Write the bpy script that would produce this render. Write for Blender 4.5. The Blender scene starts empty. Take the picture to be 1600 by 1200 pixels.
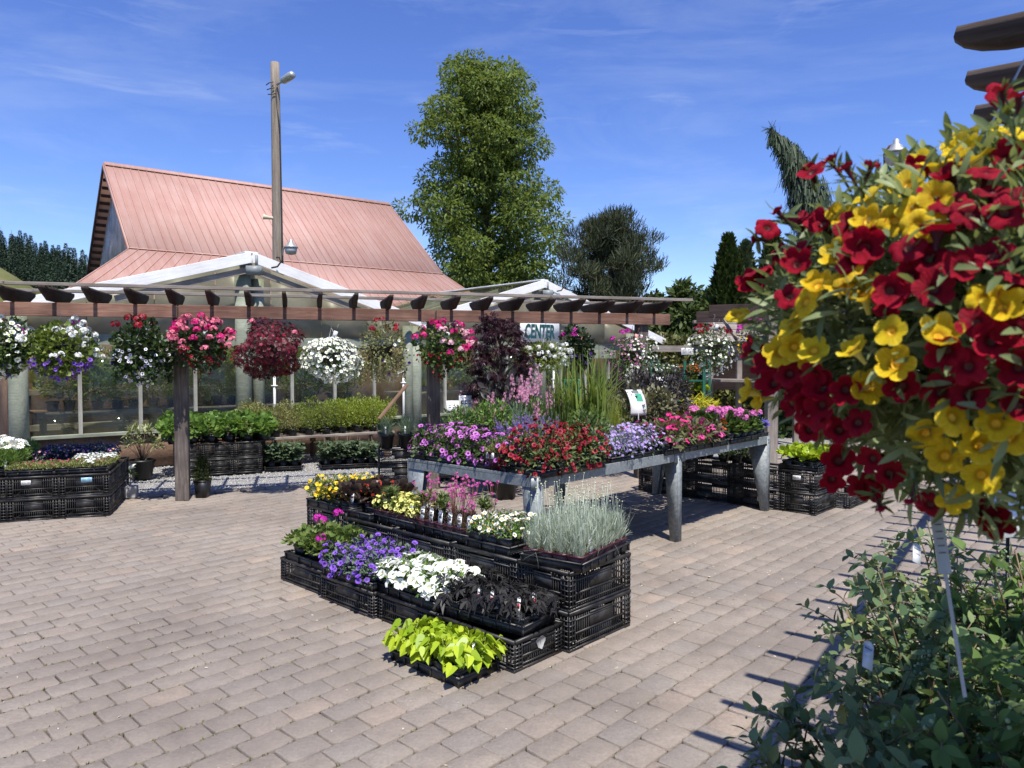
import bpy, bmesh, math
import numpy as np
from mathutils import Matrix, Vector
PI = math.pi
SC = bpy.context.scene
COL = SC.collection
H = 1.65
F = 1150.0
PITCH = math.atan(38 / F)
SUN = np.array([0.15, -0.49, 1.0]); SUN = SUN / np.linalg.norm(SUN)

# ------------------------------------------------------------------ camera rays used to measure the plan
def ray(px, py):
    rx = (px - 800) / F; rz = -(py - 600) / F
    return np.array([rx, math.cos(PITCH) + math.sin(PITCH) * rz, -math.sin(PITCH) + math.cos(PITCH) * rz])
def G(px, py, z=0.0):
    r = ray(px, py); t = (z - H) / r[2]
    return np.array([r[0] * t, r[1] * t, z])
def P(px, py, d):
    r = ray(px, py); t = d / r[1]
    return np.array([r[0] * t, d, H + r[2] * t])

# ------------------------------------------------------------------ mesh accumulation
def nrm(a):
    return a / np.maximum(np.linalg.norm(a, axis=-1, keepdims=True), 1e-9)

class Geo:
    def __init__(s):
        s.V = []; s.L = []; s.T = []; s.M = []; s.n = 0
    def add(s, V, faces, m=0):
        V = np.asarray(V, float)
        s.V.append(V)
        s.L.append(np.array([i for f in faces for i in f], np.int64) + s.n)
        s.T.append(np.array([len(f) for f in faces], np.int64))
        s.M.append(np.full(len(faces), m, np.int64) if np.isscalar(m) else np.asarray(m))
        s.n += len(V); return s
    def inst(s, tpl, Pt, A, N, S, m=0):
        tv, lo, to, fm = tpl
        Pt = np.atleast_2d(Pt); k = len(Pt)
        if k == 0: return s
        Y = nrm(np.atleast_2d(A)); Z = np.atleast_2d(N) - (np.atleast_2d(N) * Y).sum(1, keepdims=True) * Y
        bad = np.linalg.norm(Z, axis=1) < 1e-4
        Z[bad] = np.cross(Y[bad], [[.3, .5, .81]])
        Z = nrm(Z); X = np.cross(Y, Z)
        S = np.asarray(S, float)
        if S.ndim == 0: S = np.full(k, float(S))
        if S.ndim == 1: S = np.stack([S, S, S], 1)
        V = Pt[:, None, :] + (tv[None, :, 0:1] * S[:, None, 0:1]) * X[:, None, :] + (tv[None, :, 1:2] * S[:, None, 1:2]) * Y[:, None, :] + (tv[None, :, 2:3] * S[:, None, 2:3]) * Z[:, None, :]
        s.V.append(V.reshape(-1, 3))
        off = (np.arange(k) * len(tv))[:, None] + s.n
        s.L.append((lo[None, :] + off).ravel())
        s.T.append(np.tile(to, k)); s.M.append(np.tile(fm, k) + m)
        s.n += k * len(tv); return s
    def mesh(s, name, mats, smooth=False):
        me = bpy.data.meshes.new(name)
        if s.n:
            V = np.concatenate(s.V); L = np.concatenate(s.L); T = np.concatenate(s.T); M = np.concatenate(s.M)
            me.vertices.add(len(V)); me.vertices.foreach_set('co', V.astype(np.float32).ravel())
            me.loops.add(len(L)); me.loops.foreach_set('vertex_index', L.astype(np.int32))
            me.polygons.add(len(T)); st = np.concatenate([[0], np.cumsum(T)[:-1]])
            me.polygons.foreach_set('loop_start', st.astype(np.int32))
            me.polygons.foreach_set('material_index', M.astype(np.int32))
            if smooth: me.polygons.foreach_set('use_smooth', np.ones(len(T), bool))
            me.update(calc_edges=True)
        for m in (mats if isinstance(mats, (list, tuple)) else [mats]): me.materials.append(m)
        return me

def tpl(V, faces, fm=None):
    return (np.asarray(V, float), np.array([i for f in faces for i in f], np.int64), np.array([len(f) for f in faces], np.int64),
            np.zeros(len(faces), np.int64) if fm is None else np.asarray(fm))

MW = {}
def place(o, parent=None, M=None):
    M = M if M is not None else Matrix.Identity(4)
    MW[o.name] = M
    COL.objects.link(o)
    if parent is not None:
        o.parent = parent
        o.matrix_basis = MW[parent.name].inverted() @ M
    else:
        o.matrix_basis = M
    return o
def tag(o, label=None, cat=None, group=None, kind=None):
    if label: o['label'] = label
    if cat: o['category'] = cat
    if group: o['group'] = group
    if kind: o['kind'] = kind
    return o
def TR(loc, rz=0.0):
    return Matrix.Translation(Vector([float(x) for x in loc])) @ Matrix.Rotation(float(rz), 4, 'Z')
def thing(name, label, cat, loc=(0, 0, 0), rz=0.0, group=None):
    return tag(place(bpy.data.objects.new(name, None), None, TR(loc, rz)), label, cat, group)
def part(name, me, parent, M=None):
    """a mesh (Geo mesh) given in the parent's own frame, M relative to the parent"""
    o = bpy.data.objects.new(name, me)
    MP = MW[parent.name] if parent is not None else Matrix.Identity(4)
    return place(o, parent, MP @ (M if M is not None else Matrix.Identity(4)))
def wpart(name, me, parent, M=None):
    """a mesh given in world space (or M in world space)"""
    o = bpy.data.objects.new(name, me)
    if parent is not None and M is None:
        MW_ = MW[parent.name]
        me.transform(MW_.inverted()); return place(o, parent, MW_)
    return place(o, parent, M)
def struct(name, me, label=None):
    return tag(place(bpy.data.objects.new(name, me)), label or None, None, None, 'structure')

# ------------------------------------------------------------------ primitive shapes into a Geo
BF = [(0, 3, 2, 1), (4, 5, 6, 7), (0, 1, 5, 4), (1, 2, 6, 5), (2, 3, 7, 6), (3, 0, 4, 7)]
def box(g, x0, x1, y0, y1, z0, z1, m=0, R=None):
    V = np.array([(x0, y0, z0), (x1, y0, z0), (x1, y1, z0), (x0, y1, z0), (x0, y0, z1), (x1, y0, z1), (x1, y1, z1), (x0, y1, z1)], float)
    if R is not None: V = V @ R[0].T + R[1]
    g.add(V, BF, m)
def hexa(g, V, m=0): g.add(V, BF, m)
def lathe(g, prof, m=0, n=16, c=(0, 0, 0), cap=True):
    a = np.arange(n) / n * 2 * PI
    V = []
    for r, z in prof: V.append(np.stack([r * np.cos(a) + c[0], r * np.sin(a) + c[1], np.full(n, z + c[2])], 1))
    V = np.concatenate(V); F_ = []
    for i in range(len(prof) - 1):
        for j in range(n): F_.append((i * n + j, i * n + (j + 1) % n, (i + 1) * n + (j + 1) % n, (i + 1) * n + j))
    if cap:
        F_.append(tuple(range(n - 1, -1, -1))); F_.append(tuple((len(prof) - 1) * n + j for j in range(n)))
    g.add(V, F_, m)
def tube(g, pts, r, m=0, n=5):
    pts = np.asarray(pts, float); k = len(pts)
    r = np.full(k, r) if np.isscalar(r) else np.asarray(r)
    t = np.gradient(pts, axis=0); t = nrm(t)
    ref = np.array([0, 0, 1.0]) if abs(t[0][2]) < .9 else np.array([1.0, 0, 0])
    V = []; a = np.arange(n) / n * 2 * PI
    for i in range(k):
        x = np.cross(t[i], ref); x = x / max(np.linalg.norm(x), 1e-6); y = np.cross(t[i], x)
        V.append(pts[i] + r[i] * (np.cos(a)[:, None] * x + np.sin(a)[:, None] * y))
    V = np.concatenate(V); F_ = [(i * n + j, i * n + (j + 1) % n, (i + 1) * n + (j + 1) % n, (i + 1) * n + j) for i in range(k - 1) for j in range(n)]
    F_ += [tuple(range(n - 1, -1, -1)), tuple((k - 1) * n + j for j in range(n))]
    g.add(V, F_, m)
def prism(g, poly, y0, y1, m=0, M=None):
    """polygon in x,z extruded in y"""
    n = len(poly)
    V = np.array([(x, y0, z) for x, z in poly] + [(x, y1, z) for x, z in poly], float)
    F_ = [tuple(range(n)), tuple(range(2 * n - 1, n - 1, -1))] + [(i, i + n, (i + 1) % n + n, (i + 1) % n) for i in range(n)]
    if M is not None: V = V @ np.array(M.to_3x3()).T + np.array(M.translation)
    g.add(V, F_, m)
def bevelled(L, W, T, c, me_name, mat):
    """board with length along x from 0, softened edges"""
    bm = bmesh.new(); bmesh.ops.create_cube(bm, size=1.0)
    for v in bm.verts: v.co = Vector(((v.co.x + .5) * L, v.co.y * W, v.co.z * T))
    if c > 0: bmesh.ops.bevel(bm, geom=bm.edges[:], offset=c, segments=1, affect='EDGES')
    me = bpy.data.meshes.new(me_name); bm.to_mesh(me); bm.free(); me.materials.append(mat); return me
def board(name, p0, p1, W, T, mat, parent=None, c=.004, up=(0, 0, 1)):
    """plank from p0 to p1 (world), W across, T along 'up'; grain runs along it"""
    p0 = Vector([float(x) for x in p0]); p1 = Vector([float(x) for x in p1]); x = (p1 - p0); L = x.length; x.normalize()
    u = Vector(up); z = (u - x * u.dot(x))
    if z.length < 1e-4: z = Vector((1, 0, 0)) - x * x.x
    z.normalize(); y = z.cross(x)
    M = Matrix((x, y, z)).transposed().to_4x4(); M.translation = p0
    return place(bpy.data.objects.new(name, bevelled(L, W, T, c, name, mat)), parent, M)

# ------------------------------------------------------------------ materials
MATS = {}
def newmat(name):
    m = bpy.data.materials.new(name); m.use_nodes = True; nt = m.node_tree
    for n in list(nt.nodes): nt.nodes.remove(n)
    out = nt.nodes.new('ShaderNodeOutputMaterial')
    return m, nt, out
def N(nt, typ, **kw):
    n = nt.nodes.new(typ)
    for k, v in kw.items():
        if k in n.inputs.keys(): n.inputs[k].default_value = v
        else: setattr(n, k, v)
    return n
def link(nt, a, b): nt.links.new(a, b)
def mixc(nt, fac, a, b, mode='MIX'):
    n = nt.nodes.new('ShaderNodeMix'); n.data_type = 'RGBA'; n.blend_type = mode
    for i, v in ((0, fac), (6, a), (7, b)):
        if hasattr(v, 'is_linked'): link(nt, v, n.inputs[i])
        elif i == 0: n.inputs[0].default_value = v
        else: n.inputs[i].default_value = (*v, 1)
    return n.outputs[2]
def noise(nt, scale, detail=4, rough=.6, vec=None, dist=0.0):
    n = N(nt, 'ShaderNodeTexNoise'); n.inputs['Scale'].default_value = scale; n.inputs['Detail'].default_value = detail
    n.inputs['Roughness'].default_value = rough; n.inputs['Distortion'].default_value = dist
    if vec is not None: link(nt, vec, n.inputs['Vector'])
    return n.outputs['Fac']
def ramp(nt, fac, stops):
    r = nt.nodes.new('ShaderNodeValToRGB'); e = r.color_ramp.elements
    while len(e) < len(stops): e.new(.5)
    for i, (p, c) in enumerate(stops):
        e[i].position = p; e[i].color = (*c, 1) if len(c) == 3 else c
    link(nt, fac, r.inputs['Fac']); return r.outputs['Color']
def mapping(nt, scale, coord='Object'):
    tc = nt.nodes.new('ShaderNodeTexCoord'); mp = nt.nodes.new('ShaderNodeMapping'); mp.inputs['Scale'].default_value = scale
    link(nt, tc.outputs[coord], mp.inputs['Vector']); return mp.outputs['Vector']
def bump(nt, h, strength, dist=.01):
    b = nt.nodes.new('ShaderNodeBump'); b.inputs['Strength'].default_value = strength; b.inputs['Distance'].default_value = dist
    link(nt, h, b.inputs['Height']); return b.outputs['Normal']
def principled(nt, out, col, rough=.6, metal=0.0, normal=None, spec=.5):
    p = nt.nodes.new('ShaderNodeBsdfPrincipled')
    if hasattr(col, 'is_linked'): link(nt, col, p.inputs['Base Color'])
    else: p.inputs['Base Color'].default_value = (*col, 1)
    if hasattr(rough, 'is_linked'): link(nt, rough, p.inputs['Roughness'])
    else: p.inputs['Roughness'].default_value = rough
    p.inputs['Metallic'].default_value = metal; p.inputs['Specular IOR Level'].default_value = spec
    if normal is not None: link(nt, normal, p.inputs['Normal'])
    if out is not None: link(nt, p.outputs[0], out.inputs['Surface'])
    return p
def plain(name, col, rough=.6, metal=0.0, var=.25, scale=8.0, spec=.5, bumps=0.0):
    if name in MATS: return MATS[name]
    m, nt, out = newmat(name)
    v = mapping(nt, (1, 1, 1))
    f = noise(nt, scale, 5, .65, v)
    lo = tuple(c * (1 - var) for c in col); hi = tuple(min(1, c * (1 + var)) for c in col)
    c = ramp(nt, f, [(.3, lo), (.7, hi)])
    principled(nt, out, c, rough, metal, bump(nt, noise(nt, scale * 8, 4, .6, v), bumps) if bumps else None, spec)
    MATS[name] = m; return m
def wood(name, c1, c2, c3=None, rough=.75, grain=14.0, stain=None, ov=.35):
    if name in MATS: return MATS[name]
    m, nt, out = newmat(name)
    v = mapping(nt, (1.2, grain, grain))
    f = noise(nt, 2.2, 8, .7, v, .6)
    c = ramp(nt, f, [(.28, c1), (.52, c2), (.75, c3 or c2)])
    v2 = mapping(nt, (1, 1, 1))
    big = noise(nt, 1.7, 3, .6, v2)
    c = mixc(nt, ramp(nt, big, [(.35, (0, 0, 0)), (.7, (.75, .75, .75))]), c, stain or tuple(x * .55 for x in c1))
    ri = nt.nodes.new('ShaderNodeObjectInfo')
    c = mixc(nt, ov, c, ramp(nt, ri.outputs['Random'], [(0, (.3, .3, .3)), (1, (.8, .8, .8))]), 'OVERLAY')
    principled(nt, out, c, rough, 0, bump(nt, f, .5, .01), .25)
    MATS[name] = m; return m
def leafm(name, c1, c2, trans=.3, rough=.45, spec=.35, c3=None):
    if name in MATS: return MATS[name]
    m, nt, out = newmat(name)
    g = nt.nodes.new('ShaderNodeNewGeometry')
    st = [(0, c1), (.75, c2), (1, c3)] if c3 else [(0, c1), (1, c2)]
    c = ramp(nt, g.outputs['Random Per Island'], st)
    p = principled(nt, None, c, rough, 0, None, spec)
    t = nt.nodes.new('ShaderNodeBsdfTranslucent')
    tc = mixc(nt, .5, c, (c2[0] * 1.3, c2[1] * 1.2, c2[2] * .5))
    link(nt, tc, t.inputs['Color'])
    mx = nt.nodes.new('ShaderNodeMixShader'); mx.inputs[0].default_value = trans
    link(nt, p.outputs[0], mx.inputs[1]); link(nt, t.outputs[0], mx.inputs[2]); link(nt, mx.outputs[0], out.inputs['Surface'])
    MATS[name] = m; return m
def petalm(name, c1, c2=None, trans=.25, rough=.5):
    if name in MATS: return MATS[name]
    c2 = c2 or tuple(x * .75 for x in c1)
    m, nt, out = newmat(name)
    g = nt.nodes.new('ShaderNodeNewGeometry')
    c = ramp(nt, g.outputs['Random Per Island'], [(0, c1), (1, c2)])
    p = principled(nt, None, c, rough, 0, None, .3)
    t = nt.nodes.new('ShaderNodeBsdfTranslucent'); link(nt, c, t.inputs['Color'])
    mx = nt.nodes.new('ShaderNodeMixShader'); mx.inputs[0].default_value = trans
    link(nt, p.outputs[0], mx.inputs[1]); link(nt, t.outputs[0], mx.inputs[2]); link(nt, mx.outputs[0], out.inputs['Surface'])
    MATS[name] = m; return m

# ------------------------------------------------------------------ leaf and flower shapes
def leaf_t(prof, fold=.25, curl=.25):
    V = []; F_ = []
    for y, h in prof:
        z = -curl * y * y
        V += [(-h, y, z + fold * h), (0, y, z), (h, y, z + fold * h)]
    for i in range(len(prof) - 1):
        a = 3 * i
        F_ += [(a, a + 1, a + 4, a + 3), (a + 1, a + 2, a + 5, a + 4)]
    return tpl(V, F_)
OVAL = leaf_t([(0, .02), (.3, .2), (.65, .19), (1, .01)])
WIDE = leaf_t([(0, .03), (.25, .26), (.55, .3), (.82, .17), (1, .01)], .2, .3)
LONG = leaf_t([(0, .02), (.35, .09), (.7, .075), (1, .005)], .3, .35)
TINY = tpl([(0, 0, 0), (-.22, .5, .03), (0, 1, -.08), (.22, .5, .03)], [(0, 3, 2, 1)])
NEEDLE = tpl([(-.05, 0, 0), (.05, 0, 0), (.03, 1, -.12), (-.03, 1, -.12)], [(0, 1, 2, 3)])
def halves(out, fold=.25, curl=.35):
    n = len(out); V = []
    for s in (-1, 1):
        for x, y in out: V.append((s * x, y, fold * x - curl * y * abs(y) * .8 + (.06 if x > .3 else 0)))
    return tpl(V, [tuple(range(n - 1, -1, -1)), tuple(n + i for i in range(n))])
HEART = halves([(0, 0), (.2, -.14), (.38, -.06), (.45, .2), (.3, .6), (.0, 1.0)])
def lobed():
    V = []; F_ = []
    for a, l in ((-95, .55), (-48, .85), (0, 1.0), (48, .85), (95, .55)):
        a = math.radians(a); d = np.array([math.sin(a), math.cos(a)]); p = np.array([d[1], -d[0]])
        k = len(V)
        for s, w, z in ((0, 0, 0), (.45, -.15, .03), (1, 0, -.3), (.45, .15, .03)):
            q = d * s * l + p * w * l; V.append((q[0], q[1] + .1, z))
        F_.append((k, k + 3, k + 2, k + 1))
    return tpl(V, F_)
LOBED = lobed()
def round_(n=9, cup=.12, wav=.05):
    V = [(0, .5, 0)]
    for i in range(n):
        a = i / n * 2 * PI + .2; r = .5 * (1 if i % 2 else .86)
        V.append((r * math.sin(a), .5 - r * math.cos(a), cup + (wav if i % 2 else -wav)))
    return tpl(V, [(0, 1 + (i + 1) % n, 1 + i) for i in range(n)])
ROUND = round_()
def petunia(n=10, tube_=0.0, wave=.05, flat=.1):
    V = [(0, 0, -.16)]; F_ = []; fm = []
    rings = [(.09, -.12), (.22, -.02), (.4, .04), (.5, flat - .06)]
    for k, (r, z) in enumerate(rings):
        for i in range(n):
            a = i / n * 2 * PI
            rr = r * (1 if i % 2 == 0 else (1, 1, .97, .88)[k]); zz = z + (wave * (1 if i % 2 else -1) if k >= 2 else 0)
            V.append((rr * math.cos(a), rr * math.sin(a), zz))
    for i in range(n): F_.append((0, 1 + i, 1 + (i + 1) % n)); fm.append(1)
    for k in range(3):
        for i in range(n):
            a = 1 + k * n; b = a + n
            F_.append((a + i, b + i, b + (i + 1) % n, a + (i + 1) % n)); fm.append(1 if k == 0 else 0)
    if tube_:
        k0 = len(V)
        for r, z in ((.17, -.06), (.08, -tube_ * .6), (.05, -tube_)):
            for i in range(n): V.append((r * math.cos(i / n * 2 * PI), r * math.sin(i / n * 2 * PI), z))
        for k in range(2):
            for i in range(n):
                a = k0 + k * n; F_.append((a + i, a + (i + 1) % n, a + n + (i + 1) % n, a + n + i)); fm.append(2)
    return tpl(V, F_, fm)
PETUNIA = petunia()
def star(n=5, w=.2, tip=.5, cup=.1, centre=True):
    V = []; F_ = []; fm = []
    for i in range(n):
        a = i / n * 2 * PI; d = np.array([math.cos(a), math.sin(a)]); p = np.array([-d[1], d[0]]); k = len(V)
        for s, ww, z in ((.04, 0, 0), (tip * .7, -w, cup), (tip, -w * .45, cup * .7), (tip, w * .45, cup * .7), (tip * .7, w, cup)):
            q = d * s + p * ww; V.append((q[0], q[1], z))
        F_.append((k, k + 1, k + 2, k + 3, k + 4)); fm.append(0)
    if centre:
        k = len(V)
        for i in range(6): V.append((.09 * math.cos(i * PI / 3), .09 * math.sin(i * PI / 3), .05))
        F_.append(tuple(range(k, k + 6))); fm.append(1)
    return tpl(V, F_, fm)
STAR = star(); DAISY = star(8, .13, .5, .02); FLORET = star(5, .22, .5, .12, False)
def ball(n=6, k=4):
    V = [(0, 0, -.5)]; F_ = []
    for j in range(1, k):
        t = j / k * PI - PI / 2
        for i in range(n): V.append((.5 * math.cos(t) * math.cos(i / n * 2 * PI), .5 * math.cos(t) * math.sin(i / n * 2 * PI), .5 * math.sin(t)))
    V.append((0, 0, .5)); last = len(V) - 1
    for i in range(n): F_.append((0, 1 + (i + 1) % n, 1 + i)); F_.append((last, last - n + i, last - n + (i + 1) % n))
    for j in range(k - 2):
        for i in range(n): a = 1 + j * n; F_.append((a + i, a + (i + 1) % n, a + n + (i + 1) % n, a + n + i))
    return tpl(V, F_)
BALL = ball()
def blade(c, w=.012, n=5):
    V = []; F_ = []
    for i in range(n + 1):
        s = i / n; ang = c * s
        y = (math.sin(ang) / c if c > .01 else s); z = -((1 - math.cos(ang)) / c if c > .01 else 0)
        h = w * (1 - s ** 2.2) + .0008
        V += [(-h, y, z + .4 * h), (h, y, z + .4 * h)]
    for i in range(n): F_.append((2 * i, 2 * i + 1, 2 * i + 3, 2 * i + 2))
    return tpl(V, F_)
BLADES = [blade(.15), blade(.6), blade(1.3)]

def rdir(r, n, low=-1.0, high=1.0):
    z = r.uniform(low, high, n); a = r.uniform(0, 2 * PI, n); s = np.sqrt(1 - z * z)
    return np.stack([s * np.cos(a), s * np.sin(a), z], 1)
def lumpf(r, k=7, f=4.0):
    W = r.normal(size=(k, 3)) * f * .5; ph = r.uniform(0, 6.28, k)
    return lambda d: np.sin(d @ W.T + ph).mean(1) * 1.6
def dome(g, r, n, t, size, c, rad, m=0, rin=.5, up=.3, out=.7, jit=.5, nup=.6, low=-.2, lump=None, la=.15, sj=.3, pred=None):
    d = rdir(r, n, low)
    if pred is not None: d = d[pred(d)]
    n = len(d)
    rr = rin + (1 - rin) * np.sqrt(r.uniform(0, 1, n))
    if lump is not None: rr = rr * (1 + la * lump(d))
    Pt = np.asarray(c) + d * np.asarray(rad) * rr[:, None]
    A = out * d + up * np.array([0, 0, 1]) + jit * r.normal(size=(n, 3)) * .6
    Nn = nup * np.array([0, 0, 1]) + (1 - nup) * d + jit * r.normal(size=(n, 3)) * .4
    g.inst(t, Pt, A, Nn, size * (1 + sj * r.uniform(-1, 1, n)), m)
def blooms(g, r, n, t, size, c, rad, m=0, rr=(.95, 1.08), low=-.1, sunw=.5, outw=.7, jit=.35, lump=None, la=.15, sj=.15, pred=None, mind=0.0):
    d = rdir(r, n, low)
    if pred is not None: d = d[pred(d)]
    k = r.uniform(rr[0], rr[1], len(d))
    if lump is not None: k = k * (1 + la * lump(d))
    Pt = np.asarray(c) + d * np.asarray(rad) * k[:, None]
    if mind > 0:
        keep = []
        for i in range(len(Pt)):
            if all(np.sum((Pt[i] - Pt[j]) ** 2) > mind * mind for j in keep): keep.append(i)
        Pt = Pt[keep]; d = d[keep]
    n = len(Pt)
    Fc = nrm(outw * d + sunw * SUN + jit * r.normal(size=(n, 3)) * .7)
    A = np.cross(Fc, r.normal(size=(n, 3)))
    g.inst(t, Pt, A, Fc, size * (1 + sj * r.uniform(-1, 1, n)), m)
    return Pt
# ------------------------------------------------------------------ named materials
BLACK = None
def blackplastic():
    m, nt, out = newmat('black_plastic')
    v = mapping(nt, (1, 1, 1))
    d = ramp(nt, noise(nt, 9, 6, .7, v), [(.42, (0, 0, 0)), (.72, (1, 1, 1))])
    c = mixc(nt, d, (.010, .010, .011), (.06, .055, .048))
    principled(nt, out, c, ramp(nt, noise(nt, 14, 3, .6, v), [(.3, (.3, .3, .3)), (.7, (.55, .55, .55))]), 0, None, .5)
    return m
BLACK = blackplastic()
POTB = plain('pot_plastic', (.013, .013, .014), .42, 0, .4, 20)
MAROON = plain('maroon_plastic', (.06, .012, .018), .45, 0, .3, 20)
TERRA = plain('terracotta_plastic', (.2, .07, .035), .6, 0, .2, 12)
SOIL = plain('potting_soil', (.02, .014, .01), .95, 0, .6, 60, .1, .6)
WHITE = plain('white_plastic', (.75, .75, .73), .45, 0, .06, 6)
PRINT = plain('grey_print', (.12, .13, .13), .6, 0, .4, 40)
BLUEL = plain('pale_blue_label', (.3, .55, .72), .5, 0, .1, 20)
REDL = plain('red_print', (.5, .03, .04), .5, 0, .1, 20)
GREENC = plain('green_card', (.03, .28, .17), .5, 0, .1, 20)
def galv():
    m, nt, out = newmat('galvanised_steel')
    v = mapping(nt, (1, 1, 1))
    vo = N(nt, 'ShaderNodeTexVoronoi'); vo.inputs['Scale'].default_value = 55; link(nt, v, vo.inputs['Vector'])
    c = ramp(nt, vo.outputs['Color'], [(.1, (.17, .19, .195)), (.9, (.27, .295, .3))])
    st = ramp(nt, noise(nt, 5, 6, .7, v), [(.5, (0, 0, 0)), (.75, (.6, .6, .6))])
    c = mixc(nt, st, c, (.14, .15, .145))
    principled(nt, out, c, ramp(nt, noise(nt, 12, 4, .6, v), [(.3, (.42, .42, .42)), (.7, (.68, .68, .68))]), .2)
    return m
GALV = galv()
WIRE = plain('thin_wire', (.4, .4, .4), .4, .6, .2, 10)
STEM = leafm('stem_green', (.06, .1, .03), (.1, .13, .05), .1)
STEMB = leafm('stem_brown', (.09, .06, .04), (.14, .1, .07), 0)
L_MID = leafm('leaf_mid', (.035, .07, .018), (.1, .16, .035), .3)
L_DK = leafm('leaf_dark', (.018, .04, .012), (.05, .085, .025), .25)
L_YG = leafm('leaf_yellowgreen', (.07, .115, .018), (.23, .28, .05), .35)
L_BR = leafm('leaf_bright', (.08, .17, .03), (.2, .32, .07), .35)
L_LIME = leafm('leaf_lime', (.2, .32, .012), (.42, .52, .03), .22, .4)
L_BLK = leafm('leaf_blackpurple', (.009, .0085, .0085), (.032, .03, .029), .04, .5, .25)
L_SIL = leafm('leaf_silver', (.2, .26, .19), (.6, .66, .56), .2, .7, .1)
L_GREY = leafm('leaf_greygreen', (.07, .12, .07), (.17, .24, .15), .2, .6)
L_GRASS = leafm('leaf_grass', (.07, .11, .02), (.2, .26, .05), .3)
L_OLIVE = leafm('leaf_olive', (.09, .08, .03), (.2, .17, .07), .25)
L_PURP = leafm('leaf_maroon', (.016, .007, .011), (.06, .02, .028), .25)
L_HEU = leafm('leaf_heuchera', (.028, .02, .017), (.09, .06, .045), .15, .4)
L_GOLD = leafm('leaf_gold', (.3, .3, .01), (.55, .5, .02), .3)
L_BLUE = leafm('leaf_bluegreen', (.06, .11, .06), (.2, .28, .13), .33, .6, .12, (.34, .36, .13))
L_CAL = leafm('leaf_calibrachoa', (.06, .09, .03), (.17, .22, .08), .3)
P_YEL = petalm('petal_yellow', (.9, .66, .02), (.8, .5, .01))
P_PYEL = petalm('petal_paleyellow', (.86, .82, .3), (.8, .72, .18))
P_RED = petalm('petal_red', (.3, .003, .016), (.2, .002, .012), .12)
P_CRIM = petalm('petal_crimson', (.4, .004, .03), (.22, .002, .02), .18)
P_DKRED = petalm('petal_darkred', (.1, .003, .011), (.05, .002, .008), .1)
P_PINK = petalm('petal_pink', (.75, .12, .22), (.8, .3, .38))
P_HOT = petalm('petal_hotpink', (.74, .025, .24), (.6, .02, .16))
P_LPINK = petalm('petal_lightpink', (.8, .4, .48), (.85, .55, .6))
P_MAG = petalm('petal_magenta', (.65, .03, .45), (.5, .02, .3))
P_LIL = petalm('petal_lilac', (.62, .2, .62), (.5, .12, .5))
P_ROSE = petalm('petal_rose', (.75, .1, .38), (.6, .06, .25))
P_VIO = petalm('petal_violet', (.17, .06, .5), (.28, .13, .62))
P_DVIO = petalm('petal_darkviolet', (.05, .015, .16), (.09, .03, .24))
P_LOB = petalm('petal_lobelia', (.42, .3, .72), (.55, .42, .8))
P_SAL = petalm('petal_salvia', (.22, .12, .38), (.3, .2, .5))
P_WH = petalm('petal_white', (.86, .87, .84), (.78, .8, .74), .2)
P_OR = petalm('petal_orange', (.75, .09, .03), (.6, .05, .02))
P_MAUVE = petalm('petal_mauve', (.5, .16, .3), (.62, .28, .42))
C_YEL = plain('throat_yellow', (.75, .45, .02), .6, 0, .2, 30)
C_DK = plain('throat_dark', (.05, .01, .03), .6, 0, .3, 30)
C_GRN = plain('throat_green', (.4, .45, .1), .6, 0, .2, 30)
C_DV = plain('throat_violet', (.05, .01, .15), .6, 0, .2, 30)

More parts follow.
